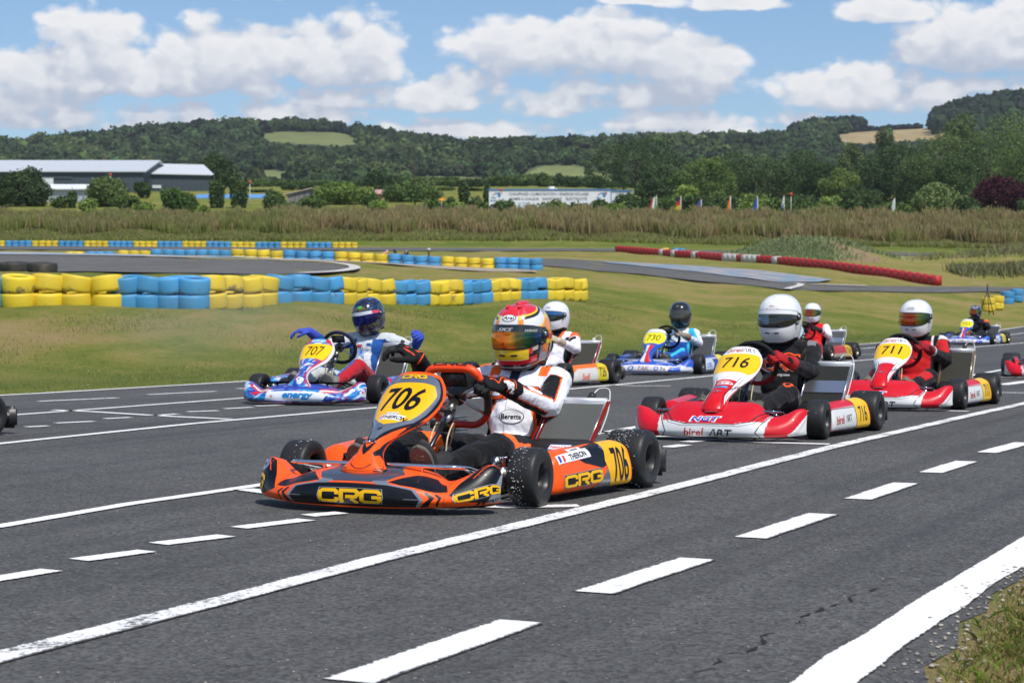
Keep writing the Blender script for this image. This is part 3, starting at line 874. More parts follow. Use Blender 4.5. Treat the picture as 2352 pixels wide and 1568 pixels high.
TY = {'Y': tyre_mesh('tyre_yellow', MT_Y), 'B': tyre_mesh('tyre_blue', MT_B), 'K': tyre_mesh('tyre_black', MT_K, .33, .21)}
TYN = {'Y': 'yellow', 'B': 'blue', 'K': 'black'}
def put_tyre(p, c, tilt, label, group, lvl=0, sc=1.0):
    o = link('painted_tyre' if c != 'K' else 'bare_tyre', TY[c])
    up = .308 * lvl * sc
    o.location = (p.x + random.uniform(-.015, .015), p.y - math.sin(tilt) * up, p.z + math.cos(tilt) * up)
    o.rotation_euler = (tilt + random.uniform(-.012, .012), random.uniform(-.015, .015), random.uniform(0, 6.28))
    if lvl == 0: o.rotation_euler[2] = random.uniform(-.3, .3)
    o.scale = (sc * random.uniform(.985, 1.03), sc * random.uniform(.985, 1.03), sc)
    return tag(o, label, 'tyre', group)
NEAR = [('B', [(-30, 712)]), ('Y', [(43, 711.5), (110, 706), (176, 705), (247, 706)]), ('B', [(292, 701), (341, 703), (395, 705), (445, 711.5)]),
        ('Y', [(484, 708), (524, 704), (571, 704), (604, 704)]), ('B', [(640, 702), (684, 699), (726, 698.5), (759, 701)]), ('Y', [(790, 697), (816, 697), (846, 697), (880, 698)]),
        ('B', [(905, 693), (930, 693), (962, 695)]), ('Y', [(984, 692), (1010, 693), (1038, 692)]), ('B', [(1060, 690), (1080, 692), (1106, 692.5)]),
        ('Y', [(1126, 691), (1148, 693), (1170, 693)]), ('B', [(1190, 691), (1210, 692), (1233, 692)]), ('Y', [(1252, 691), (1273, 693.5), (1296, 695), (1312, 690), (1327, 692)])]
def near_D(x): return float(np.interp(x, [0, 450, 580, 760, 890, 990, 1100, 1200, 1330], [36.6, 37.2, 40, 44.5, 48, 50.5, 53, 55.5, 57.5]))
G1 = 'painted tyres of the long stacked wall on the near grass slope'
for gi_, (c, cols) in enumerate(NEAR):
    for k, (x, y) in enumerate(cols):
        D = near_D(x) - (y - (704 - max(0, x - 600) * .016)) * .02
        X = (x - 1176) / FPX * D
        p = Vector((X, D, gz(X, D) - .03))
        for lv in (0, 1):
            nm = TYN[c]
            pos = 'left half' if x < 600 else 'right half'
            lab = f'{nm} painted tyre, {"upper" if lv else "lower"} layer, {pos} of the near tyre wall'
            if x < 120: lab = f'{nm} painted tyre, {"upper" if lv else "lower"} layer, at the left end of the near tyre wall'
            if x > 1240: lab = f'muddy {nm} painted tyre, {"upper" if lv else "lower"} layer, right end of the near wall'
            put_tyre(p, c, R(8.5), lab, lab and f'{nm} {"upper" if lv else "lower"} tyres of the near wall, {"left end" if x < 120 else "right end" if x > 1240 else pos}', lv)
# second wall, half sunk behind the bank
ROW2 = [('Y', 152, 190, 2, 580, .46), ('B', 200, 262, 3, 580.5, .44), ('Y', 272, 345, 3, 583, .36), ('B', 347, 530, 7, 585, .28), ('Y', 531, 650, 4, 589, .22), ('B', 651, 768, 4, 592.5, .18), ('Y', 769, 890, 4, 595, .17), ('B', 891, 1013, 4, 600, .14), ('Y', 1013, 1136, 4, 606.5, .12), ('B', 1137, 1245, 4, 613.5, .05)]
for c, x0, x1, n, y, sink in ROW2:
    for k in range(n):
        x = x0 + (x1 - x0) * (k + .5) / n
        D = float(np.interp(x, [150, 345, 650, 1245], [118, 110, 98, 97])); X = (x - 1176) / FPX * D
        p = Vector((X, D, gz(X, D) - sink))
        for lv in (0, 1):
            if lv == 0 and sink > .3: continue
            lab = f'{TYN[c]} tyre, {"upper" if lv else "half buried lower"} layer, middle tyre wall beside the gravel'
            put_tyre(p, c, R(3.5), lab, f'{TYN[c]} {"upper" if lv else "lower"} tyres of the middle wall', lv, 1.03)
ROW3 = [('Y', -3, 11, 1), ('B', 12, 73, 4), ('Y', 73, 134, 4), ('B', 134, 192, 4), ('Y', 193, 249, 4), ('B', 249, 305, 4), ('Y', 306, 362, 4), ('B', 362, 418, 4), ('Y', 418, 474, 4), ('B', 474, 530, 4), ('Y', 530, 587, 4), ('B', 587, 644, 4), ('Y', 644, 703, 4), ('B', 704, 761, 4), ('Y', 762, 821, 4)]
for c, x0, x1, n in ROW3:
    for k in range(n):
        x = x0 + (x1 - x0) * (k + .5) / n; D = 190; X = (x - 1176) / FPX * D
        p = Vector((X, D, gz(X, D) - .04))
        for lv in (0, 1):
            lab = f'small looking {TYN[c]} tyre, {"upper" if lv else "lower"} layer, farthest tyre wall below the brush'
            put_tyre(p, c, R(2.5), lab, f'{TYN[c]} {"upper" if lv else "lower"} tyres of the farthest wall', lv, 1.0)
for x, D, c, lv in [(1528, 176, 'Y', 0), (1540, 176, 'Y', 0), (1553, 176, 'B', 0), (1566, 176, 'B', 0), (1579, 176, 'Y', 0), (1528, 176, 'Y', 1), (1553, 176, 'B', 1), (1566, 176, 'B', 1)]:
    p = on_ground(x, D); put_tyre(p, c, R(2), f'{TYN[c]} tyre of the short stack behind the red and white barrier', f'{TYN[c]} tyres of the short stack behind the barrier', lv)
for x, D, c, n in [(2270, 99.5, 'Y', 2), (2290, 101.5, 'Y', 2), (2314, 105, 'B', 2), (2336, 107, 'B', 2)]:
    p = on_ground(x, D)
    for lv in range(n): put_tyre(p, c, R(2), f'{"yellow" if c == "Y" else "light blue"} tyre, {"upper" if lv else "lower"} layer, short stack at the infield track\'s right end', f'{TYN[c]} tyres of the short stack at the far right', lv, 1.12)
for x, y, D, lab in [(32, 617, 60, 'flat black tyre lying on the grass behind the yellow wall, the left one of two'), (97, 619, 58, 'bare black tyre with an open centre lying behind the yellow wall, right of another')]:
    X = (x - 1176) / FPX * D
    p = Vector((X, D, CAMH + (YH - (y + 6)) * D / FPX))
    g_ = gz(X, D)
    # they lie on top of a low sleeper of earth behind the wall
    o = put_tyre(Vector((X, D, max(g_, p.z - .0))), 'K', R(4), lab, None, 0, 1.35)
    base = MB(); base.lathe([(0, -1.2), (1.6, -1.2), (1.1, -.3), (.75, -.02), (0, 0)], (0.35, .3, 0), M_GRASS, 24)
    b_ = base.build('earth_hump'); b_.location = o.location; tag(b_, kind='structure')

# ------------------------------------------------------------------ red and white plastic barrier blocks
def block_mesh(name, colr):
    mb = MB(); m = attr_mat('barrier_plastic', .45, dirt=.35)
    mb.box((0, 0, .30), (.975, .46, .60), colr, m, bevel=.010)
    for s_ in (-1, 1): mb.box((0, s_ * .232, .30), (.04, .02, .54), tuple(c * .8 for c in colr), m, bevel=.006)
    mb.tube([(0, 0, .6), (0, 0, .63)], .09, tuple(c * .7 for c in colr), m, 12)
    o = mb.build(name); return o
blk = {'R': block_mesh('barrier_block', (.42, .012, .018)), 'W': block_mesh('barrier_block', (.62, .60, .56))}
blk_used = {'R': False, 'W': False}
NB = 62
for i in range(NB):
    t = (i + .5) / NB
    a, b = P3(1418, 0, 180), P3(2156, 0, 120)
    X = a.x + (b.x - a.x) * t; Y = a.y + (b.y - a.y) * t + 2.5 * math.sin(t * PI) * .6
    x = 1176 + FPX * X / Y
    cx = (x - 1372) / .4167
    c = 'W' if any(l <= cx <= h for l, h in ((350, 380), (405, 435), (535, 562), (708, 770), (806, 892), (975, 1018))) else 'R'
    o = blk[c]
    if blk_used[c]: o = o.copy(); COL.objects.link(o)
    blk_used[c] = True
    o.location = (X, Y, gz(X, Y) - .03)
    sl = (gz(X + .5 * .27, Y - .5 * .96) - gz(X - .5 * .27, Y + .5 * .96))
    o.rotation_euler = (0, 0, math.atan2(b.y - a.y, b.x - a.x) + random.uniform(-.008, .008))
    o.scale = (1.03, 1, 1.0)
    nm = 'red' if c == 'R' else 'faded white'
    if i == NB - 1: tag(o, 'bright red end block at the right end of the long low barrier', 'barrier', None)
    else: tag(o, f'{nm} plastic block in the long low barrier beyond the infield track', 'barrier', f'{nm} barrier blocks')

# ------------------------------------------------------------------ foliage
def mat_leaf(name='leaf', trans=.25):
    m, nt, N, L, b = nodes_of(name)
    a = N.new('ShaderNodeAttribute'); a.attribute_name = 'col'
    L.new(a.outputs['Color'], b.inputs['Base Color']); b.inputs['Roughness'].default_value = .75; b.inputs['Specular IOR Level'].default_value = .2
    t = N.new('ShaderNodeBsdfTranslucent'); L.new(a.outputs['Color'], t.inputs[0])
    x = N.new('ShaderNodeMixShader'); x.inputs[0].default_value = trans
    L.new(b.outputs[0], x.inputs[1]); L.new(t.outputs[0], x.inputs[2])
    L.new(x.outputs[0], N['Material Output'].inputs[0])
    return m
M_LEAF = mat_leaf(); M_BRUSH = mat_leaf('brush_leaf', .5); M_BARK = attr_mat('bark', .95, bump=(20, .6, .02))
def leaf_quads(C, Nn, size, aspect=.7, jit=.9):
    """quads of leaf clumps at points C, facing roughly Nn"""
    n = len(C)
    nn = Nn + rng.normal(0, jit, (n, 3)); nn /= np.linalg.norm(nn, axis=1)[:, None] + 1e-9
    t = np.cross(nn, rng.normal(0, 1, (n, 3))); t /= np.linalg.norm(t, axis=1)[:, None] + 1e-9
    b = np.cross(nn, t)
    s = (size * rng.uniform(.6, 1.35, n))[:, None]
    V = np.stack([C - t * s, C + b * s * aspect, C + t * s, C - b * s * aspect], 1).reshape(-1, 3)
    F = np.arange(4 * n).reshape(-1, 4)
    return V, F
def lobes_points(lobes, n):
    """points on the outer shells of a set of ellipsoids (centre, radii)"""
    A = np.array([l[1][0] * l[1][1] + l[1][0] * l[1][2] for l in lobes]); A = A / A.sum()
    cnt = rng.multinomial(int(n * 1.5), A)
    Cs = []; Ns = []
    for (c, r), k in zip(lobes, cnt):
        d = rng.normal(0, 1, (k, 3)); d /= np.linalg.norm(d, axis=1)[:, None]
        s = rng.uniform(.68, 1.16, k)[:, None] * (1 + .10 * rng.normal(0, 1, (k, 1)).clip(-1, 2))
        Cs.append(np.array(c) + d * np.array(r) * s); Ns.append(d / np.array(r))
    C = np.concatenate(Cs); Nn = np.concatenate(Ns); Nn /= np.linalg.norm(Nn, axis=1)[:, None]
    keep = np.ones(len(C), bool)
    for c, r in lobes:
        q = (((C - np.array(c)) / np.array(r)) ** 2).sum(1)
        keep &= ~(q < .45)
    return C[keep][:n], Nn[keep][:n]
def shade_leaves(n, base, var=.35, lumps=None):
    c = np.array(base)[None, :] * (1 + rng.normal(0, var, (n, 1))).clip(.35, 2.0)
    c = c * (1 + rng.normal(0, .06, (n, 3)))
    if lumps is not None: c = c * lumps[:, None]
    return np.repeat(c.clip(.004, .9), 4, axis=0)
def clump_noise(C, sc):
    p = C / sc
    return np.sin(p[:, 0] * 2.1 + np.sin(p[:, 2] * 1.7) * 1.3) * np.sin(p[:, 1] * 1.9 + p[:, 2]) * np.cos(p[:, 2] * 2.3 + p[:, 0])
def make_tree(name, base, H, W, kind, tone, label, group=None, cat='tree', n=None, seed=0, dens=1.0):
    root = empty(name, base, 0, label, cat, group)
    loc = np.array(base)
    r = random.Random(seed + int(base.x * 10))
    lobes = []
    crown0 = .12
    if kind == 'round':
        for k in range(15 + int(W / 1.6)):
            a = r.uniform(0, 2 * PI); q = r.uniform(.12, .38) * W; z = H * r.uniform(.14, .82)
            sh = math.sqrt(max(.08, 1 - ((z / H - .44) / .58) ** 2))
            rr = W * r.uniform(.13, .23)
            lobes.append(((q * sh * math.cos(a) * 1.15, q * sh * math.sin(a), z), (rr, rr, min(rr * .85, H * .22))))
        lobes.append(((0, 0, H * .47), (W * .34, W * .34, H * .40))); lobes.append(((r.uniform(-.1, .1) * W, 0, H * .80), (W * .19, W * .19, H * .2)))
        crown0 = .2
    elif kind == 'bush':
        for k in range(10):
            a = r.uniform(0, 2 * PI); q = r.uniform(.05, .42) * W; rr = W * r.uniform(.10, .22)
            z = H * r.uniform(.3, .70) * (1 - .5 * (q / W) ** 2)
            lobes.append(((q * math.cos(a), q * math.sin(a), z), (rr, rr, H * .27)))
        lobes.append(((0, 0, H * .45), (W * .34, W * .34, H * .42))); crown0 = 0
    elif kind == 'cypress':
        for k in range(9):
            t = k / 8; rr = W * .5 * (1 - abs(t - .38) ** 1.4 * 1.1) * (1 if t < .8 else .55)
            rr *= 1.35; lobes.append(((r.uniform(-.06, .06) * W, 0, H * (.07 + .85 * t)), (max(rr, .12 * W), max(rr, .12 * W), H * .10)))
        crown0 = 0
    elif kind == 'cone':
        for k in range(9):
            t = k / 8; rr = W * .5 * (1 - t) ** .8 + .04 * W
            lobes.append(((r.uniform(-.03, .03) * W, 0, H * (.14 + .8 * t)), (rr, rr, H * .085)))
        crown0 = .04
    elif kind == 'conifer':
        for k in range(11):
            t = k / 10; rr = W * .5 * (1 - t) ** 1.1 + .03 * W
            for s_ in (0, 2.1, 4.2):
                lobes.append(((rr * .5 * math.cos(s_ + k), rr * .5 * math.sin(s_ + k), H * (.12 + .85 * t)), (rr * .6, rr * .6, H * .03)))
        crown0 = .05
    elif kind == 'open':      # upright poplar-like, airy
        for k in range(16):
            t = r.random(); a = r.uniform(0, 2 * PI); q = r.uniform(.05, .33) * W * (1.1 - t * .6)
            lobes.append(((q * math.cos(a), q * math.sin(a), H * (.25 + .68 * t)), (W * .13, W * .13, H * .12)))
        crown0 = .15
    px_per_m = FPX / base.y * .4354
    ls = max(.9 / px_per_m, .16) * 1.08
    area = sum(4 * PI * l[1][0] * l[1][2] for l in lobes)
    n = n or int(min(9000, max(700, area * .75 / (ls * ls * 1.5) * 1.4 * dens)))
    C, Nn = lobes_points(lobes, n)
    V, F = leaf_quads(C, Nn, ls, .75, .75)
    lump = 1 + .38 * clump_noise(C + loc, W * .11 + .5)
    col = shade_leaves(len(C), [q * 2.0 for q in tone], .26, lump)
    me = np_mesh('crown', V, F, col, False, M_LEAF)
    link('crown', me, root)
    # trunk and limbs
    mb = MB(); tr = max(.10, W * .025)
    bark = (.10, .08, .06)
    top = H * (.9 if kind in ('cypress', 'cone', 'conifer') else .6)
    mb.tube([(0, 0, -.4), (0, 0, H * .1), (r.uniform(-.02, .02) * W, 0, H * .35), (r.uniform(-.04, .04) * W, 0, top)], [tr * 1.2, tr, tr * .75, tr * .25], bark, M_BARK, 8, smooth_path=3)
    if kind in ('round', 'open', 'bush'):
        for k in range(5):
            c = lobes[k][0]
            mb.tube([(0, 0, H * r.uniform(.12, .35)), (c[0] * .5, c[1] * .5, c[2] * .75), c], [tr * .55, tr * .35, tr * .12], bark, M_BARK, 6)
    mb.build('trunk', root)
    return root
DK, MD, LT, YG, GY = (.026, .045, .014), (.046, .074, .019), (.090, .130, .028), (.125, .165, .035), (.060, .085, .038)
def T(x, ytop, w, D, kind, tone, name, label, group=None, cat='tree', dens=1.0, dz=0.0):
    p = on_ground(x, D); p.z += dz
    H = (YH - ytop) * D / FPX + CAMH - p.z; W = w * D / FPX * (1.18 if kind == 'round' else 1.08)
    return make_tree(name, p, H, W, kind, tone, label, group, cat, dens=dens, seed=int(x))
TREES = [
 (5, 402, 40, 262, 'round', DK, 'broadleaf_tree', 'dark tree cut by the left edge of the photo, in front of the grey hangar'),
 (62, 384, 96, 268, 'round', (.030, .046, .018), 'broadleaf_tree', 'dark leafy tree in front of the left part of the grey hangar'),
 (166, 422, 13, 262, 'cypress', (.035, .06, .02), 'cypress_tree', 'small dark cypress in front of the white shed'),
 (247, 401, 122, 268, 'bush', (.062, .086, .026), 'round_shrub', 'broad round green shrub right of the white shed'),
 (330, 416, 44, 300, 'bush', DK, 'round_shrub', 'small dark dome-shaped shrub before the hangar wall'),
 (397, 428, 56, 250, 'bush', (.040, .075, .018), 'orchard_tree', 'leafy fruit shrub with bright green leaves, left of two before the pale field'),
 (438, 452, 44, 248, 'bush', (.040, .068, .018), 'orchard_tree', 'low spreading fruit shrub, right of the taller one before the pale field'),
 (491, 352, 66, 420, 'round', DK, 'broadleaf_tree', 'big dark tree at the right gable of the grey hangar'),
 (519, 366, 46, 425, 'round', DK, 'broadleaf_tree', 'smaller dark tree just right of the hangar gable tree'),
 (491, 384, 15, 262, 'cypress', (.035, .055, .018), 'cypress_tree', 'tall cypress, leftmost of the four beside the hangar gable'),
 (506, 392, 13, 262, 'cypress', (.035, .055, .018), 'cypress_tree', 'second cypress from the left beside the hangar gable'),
 (539, 374, 15, 262, 'cypress', (.037, .060, .020), 'cypress_tree', 'tallest slim cypress, third from the left, above the blue roofs'),
 (559, 396, 14, 262, 'cypress', (.037, .060, .020), 'cypress_tree', 'fourth cypress, the right one above the blue roofs'),
 (629, 432, 62, 250, 'bush', (.045, .070, .022), 'orchard_tree', 'ragged green shrub left of the wooden shed'),
 (775, 416, 158, 275, 'bush', (.072, .108, .024), 'round_shrub', 'long rounded green shrub right of the wooden shed'),
 (940, 412, 142, 285, 'bush', (.052, .078, .022), 'round_shrub', 'large dark rounded shrub behind the spired conifer'),
 (953, 362, 52, 270, 'conifer', (.050, .085, .026), 'conifer_tree', 'conifer with a thin spire rising above the rounded shrub'),
 (1035, 450, 30, 250, 'bush', (.035, .055, .018), 'round_shrub', 'small dark shrub between the conifer and the cypress'),
 (1065, 394, 17, 262, 'cypress', (.036, .056, .020), 'cypress_tree', 'slim cypress left of the white building, standing by itself'),
 (1093, 448, 36, 255, 'bush', (.052, .074, .028), 'round_shrub', 'small shrub between the two cypresses left of the white building'),
 (1118, 404, 10, 262, 'cypress', (.036, .056, .020), 'cypress_tree', 'thin cypress touching the left corner of the white building'),
 (1160, 458, 66, 244, 'bush', (.040, .066, .020), 'orchard_tree', 'fruit shrub in front of the left end of the white building'),
 (1275, 456, 66, 244, 'bush', (.075, .100, .036), 'orchard_tree', 'pale green shrub in front of the middle of the white building'),
 (1225, 470, 30, 244, 'bush', (.045, .068, .022), 'orchard_tree', 'tiny shrub under the door of the white building'),
 (1378, 456, 62, 244, 'bush', (.038, .062, .020), 'orchard_tree', 'dark shrub in front of the right door of the white building'),
 (1442, 440, 70, 246, 'bush', (.034, .056, .020), 'round_shrub', 'dark shrub hiding the right end of the white building'),
 (1284, 394, 18, 640, 'bush', DK, 'broadleaf_tree', 'lone small tree on the green hill field'),
 (1352, 366, 36, 560, 'open', GY, 'poplar_tree', 'tall grey-green poplar left of the big oak'),
 (1462, 318, 166, 420, 'round', DK, 'broadleaf_tree', 'huge dark oak standing alone right of the white building'),
 (1508, 378, 80, 380, 'round', (.034, .056, .02), 'broadleaf_tree', 'rounded tree at the right foot of the huge oak'),
 (1575, 425, 60, 300, 'round', YG, 'broadleaf_tree', 'light green low tree behind the flag with a red stripe'),
 (1560, 398, 70, 380, 'round', MD, 'broadleaf_tree', 'mid green tree right of the huge oak'),
 (1625, 362, 110, 390, 'round', (.062, .094, .022), 'broadleaf_tree', 'light topped tree at the left of the dense wood'),
 (1690, 352, 120, 420, 'round', (.036, .056, .018), 'broadleaf_tree', 'dark tree behind the cone-shaped light green tree'),
 (1735, 408, 88, 255, 'cone', (.095, .135, .034), 'young_tree', 'cone-shaped light green tree between the flags'),
 (1650, 440, 80, 300, 'bush', (.045, .070, .022), 'round_shrub', 'dark shrub behind the orange flag'),
 (1755, 360, 120, 410, 'round', (.040, .062, .022), 'broadleaf_tree', 'broad dark tree in the wood right of the cone-shaped tree'),
 (1830, 345, 110, 430, 'round', (.032, .054, .018), 'broadleaf_tree', 'dark tree in the middle of the wood above the white flag'),
 (1880, 372, 90, 400, 'round', DK, 'broadleaf_tree', 'very dark tree in the middle of the wood'),
 (1912, 446, 66, 262, 'bush', (.110, .150, .038), 'round_shrub', 'light green bushy shrub above the brush, right of the white flag'),
 (1850, 440, 90, 300, 'bush', (.036, .056, .018), 'round_shrub', 'dark low shrub right of the white flag'),
 (1950, 330, 100, 440, 'open', (.068, .088, .034), 'poplar_tree', 'airy grey-green poplar with thin crown in the middle of the wood'),
 (1930, 385, 80, 390, 'round', (.075, .105, .026), 'broadleaf_tree', 'yellow green tree in a gap of the wood'),
 (2010, 352, 110, 410, 'round', (.034, .056, .018), 'broadleaf_tree', 'dark tree left of the willow-like shrub'),
 (2030, 300, 90, 520, 'open', GY, 'poplar_tree', 'slim poplar top rising before the brown field'),
 (2080, 330, 130, 400, 'round', (.030, .050, .017), 'broadleaf_tree', 'large dark tree behind the willow-like shrub'),
 (2000, 470, 60, 262, 'bush', (.062, .092, .026), 'round_shrub', 'low green shrub under the white banner'),
 (1975, 430, 90, 320, 'bush', (.034, .054, .018), 'round_shrub', 'dark shrub left of the white banner'),
 (2150, 418, 136, 262, 'bush', (.088, .118, .040), 'willow_shrub', 'rounded willow-like pale green shrub left of the purple tree'),
 (2160, 300, 140, 430, 'round', (.062, .088, .026), 'broadleaf_tree', 'tall light tree behind the purple tree, left side'),
 (2215, 262, 150, 440, 'open', (.058, .082, .028), 'poplar_tree', 'tallest poplar of the wood with feathery top'),
 (2270, 300, 150, 410, 'round', (.040, .064, .020), 'broadleaf_tree', 'tall dark tree above the purple tree'),
 (2340, 255, 150, 430, 'round', (.080, .118, .030), 'broadleaf_tree', 'sunlit tall tree at the right edge of the photo'),
 (2392, 300, 150, 400, 'round', MD, 'broadleaf_tree', 'tree cut by the right edge of the photo'),
 (2296, 398, 148, 264, 'bush', (.030, .007, .011), 'purple_tree', 'round dark purple red leaved tree near the right edge'),
 (2375, 452, 90, 258, 'bush', (.050, .076, .026), 'round_shrub', 'green shrub at the right foot of the purple tree'),
 (2240, 470, 60, 256, 'bush', (.052, .080, .028), 'round_shrub', 'low green shrub at the left foot of the purple tree'),
 (2110, 360, 100, 380, 'round', (.046, .070, .022), 'broadleaf_tree', 'rounded tree behind the willow-like shrub, upper left of the purple tree'),
 (2190, 350, 90, 370, 'round', (.036, .058, .019), 'broadleaf_tree', 'rounded dark tree directly left above the purple tree'),
]
for k, (x, yt, w, D, tone) in enumerate([(20, 432, 60, 300, DK), (140, 448, 50, 262, MD), (205, 452, 44, 250, LT), (285, 446, 60, 258, MD), (330, 462, 50, 250, LT), (430, 440, 46, 270, MD), (466, 470, 40, 244, LT),
        (600, 436, 60, 330, DK), (655, 462, 60, 244, MD), (690, 420, 70, 360, DK), (716, 446, 60, 262, MD), (850, 448, 44, 262, MD), (868, 458, 50, 250, LT), (890, 424, 60, 350, DK), (1000, 456, 60, 250, MD), (1020, 430, 60, 350, MD),
        (1050, 462, 60, 246, LT), (1085, 432, 60, 340, DK), (1110, 462, 40, 246, MD), (1320, 462, 46, 244, MD), (1410, 462, 50, 244, LT), (1480, 452, 70, 250, DK), (1540, 448, 80, 262, MD), (1600, 446, 80, 262, DK), (1690, 448, 70, 258, DK), (1780, 452, 80, 256, MD), (1860, 458, 70, 252, MD), (1960, 456, 80, 256, DK), (2060, 462, 80, 252, MD), (2220, 450, 70, 258, DK)]):
    T(x, yt, w, D, 'bush', tone, 'wild_shrub', 'low wild shrub growing right behind the brush bank', 'wild shrubs behind the brush bank', 'shrub', dens=.8)
for t in TREES:
    T(*t[:8], cat='shrub' if 'shrub' in t[6] else 'tree', dens=.9 if t[4] != 'open' else .7)
# hedge line of smaller trees behind the white building and along the valley floor
tones = [DK, (.034, .054, .018), MD, (.055, .085, .024)]
VT = []
for k in range(30):
    x = 570 + k * 28.5 + random.uniform(-9, 9)
    if 1180 < x < 1400 and random.random() < .3: continue
    D = random.uniform(540, 600) if k % 2 else random.uniform(470, 520)
    VT.append((x, D))
for k, (x, D) in enumerate(VT):
    yt = random.uniform(402, 418) - (12 if 1150 < x < 1260 or 880 > x > 840 else 0)
    T(x, yt, random.uniform(42, 66), D, 'round', random.choice(tones), 'valley_tree', 'small dark round tree in the long hedge line across the valley floor', 'trees of the valley hedge line', dens=.7)

# ------------------------------------------------------------------ hills and their woods
SKY = [(-400, 335), (0, 326), (45, 332), (75, 322), (230, 318), (300, 312), (380, 300), (470, 296), (540, 294), (700, 290), (770, 292), (830, 299), (960, 311), (1060, 324), (1200, 318), (1280, 325), (1370, 320), (1480, 312), (1640, 312), (1815, 310), (1850, 297), (1980, 294), (2110, 290), (2145, 286), (2240, 258), (2352, 238), (2700, 215)]
sx_, sy_ = [p[0] for p in SKY], [p[1] for p in SKY]
def hill_z(X, Y):
    """far hills: rise from the valley floor to a ridge line at 1500-1900 m"""
    X = np.asarray(X, float); Y = np.asarray(Y, float)
    px = 1176 + FPX * X / Y
    ys = np.interp(px, sx_, sy_) + 19
    Dr = 1750 + 120 * np.sin(px / 300.)
    zr = CAMH + (YH - ys) * Dr / FPX
    D0 = np.interp(px, [0, 600, 1100, 1400, 1700, 2352], [760, 800, 880, 900, 850, 760])
    z0 = CAMH + (YH - 430) * D0 / FPX
    t = np.clip((Y - D0) / (Dr - D0), 0, 1.6)
    s = t * t * (3 - 2 * np.clip(t, 0, 1)) * .35 + np.minimum(t, 1) * .65
    s = np.where(t > 1, 1 - (t - 1) * .35, s)
    z0 = z0 - np.maximum(D0 - Y, 0) * .3
    bumps = 7 * np.sin(X / 95. + 1) * np.sin(Y / 150.) * np.clip(t * 3, 0, 1) * np.clip((1.05 - t) * 3, 0, 1)
    return z0 + (zr - z0) * s + bumps
def in_poly(x, y, P):
    r = np.zeros(np.shape(x), bool); n = len(P)
    for i in range(n):
        x0, y0 = P[i]; x1, y1 = P[(i + 1) % n]
        c = ((y0 > y) != (y1 > y)) & (x < (x1 - x0) * (y - y0) / ((y1 - y0) or 1e-9) + x0)
        r ^= c
    return r
# open fields on the slopes, as outlines on the hill in metres: converted once from bearings and ranges
def proj(X, Y, Z): return 1176 + FPX * X / Y, YH + FPX * (CAMH - Z) / Y
FIELDS = [([(572, 310), (640, 303), (790, 304), (845, 335), (770, 337), (700, 331), (620, 327)], 0),
          ([(1195, 402), (1250, 380), (1330, 381), (1400, 398), (1440, 422), (1400, 450), (1160, 450)], 1),
          ([(1870, 322), (1990, 298), (2105, 290), (2170, 285), (2190, 300), (2180, 318), (2060, 328), (1960, 330)], 2),
          ([(1640, 328), (1700, 325), (1790, 322), (1800, 327), (1700, 332), (1640, 334)], 2),
          ([(1540, 395), (1590, 390), (1600, 425), (1540, 425)], 1), ([(940, 405), (1125, 408), (1125, 450), (930, 450)], 1), ([(560, 390), (640, 392), (700, 400), (690, 412), (570, 408)], 1)]
def build_hills():
    px = np.linspace(-900, 3200, 260); Ds = np.concatenate([np.linspace(700, 2000, 110), np.linspace(2050, 3800, 20)])
    PX, DD = np.meshgrid(px, Ds)
    X = (PX - 1176) / FPX * DD; Z = hill_z(X, DD)
    Z[0] -= 30
    x, y = proj(X, DD, Z)
    c = np.ones(X.shape + (3,)) * np.array([.035, .05, .018])
    for P, k in FIELDS:
        m = in_poly(x, y, P)
        c[m] = [(.150, .170, .048), (.155, .180, .052), (.33, .25, .115)][k]
    V = np.stack([X, DD, Z], -1).reshape(-1, 3)
    n2 = X.shape[1]; n1 = X.shape[0]
    i = np.arange((n1 - 1) * (n2 - 1)); r = i // (n2 - 1); cc = i % (n2 - 1); a = r * n2 + cc
    F = np.stack([a, a + 1, a + n2 + 1, a + n2], 1)
    m, nt, N, L, b = nodes_of('hill_ground')
    at = N.new('ShaderNodeAttribute'); at.attribute_name = 'col'
    g = N.new('ShaderNodeNewGeometry')
    n = noise_node(N, L, mapping(N, L, g.outputs['Position'], (1, .4, 1)), .03, 6, .7)
    L.new(mixc(N, L, 1.0, at.outputs['Color'], rng_node(N, L, n, .3, .7, .75, 1.25), 'MULTIPLY'), b.inputs['Base Color'])
    b.inputs['Roughness'].default_value = .95
    tag(link('hills', np_mesh('hills', V, F, c.reshape(-1, 3), True, m)), kind='structure')
build_hills()
def ico(sub):
    bm = bmesh.new(); bmesh.ops.create_icosphere(bm, subdivisions=sub, radius=1)
    V = np.array([v.co[:] for v in bm.verts]); F = np.array([[v.index for v in f.verts] for f in bm.faces]); bm.free()
    return V, F
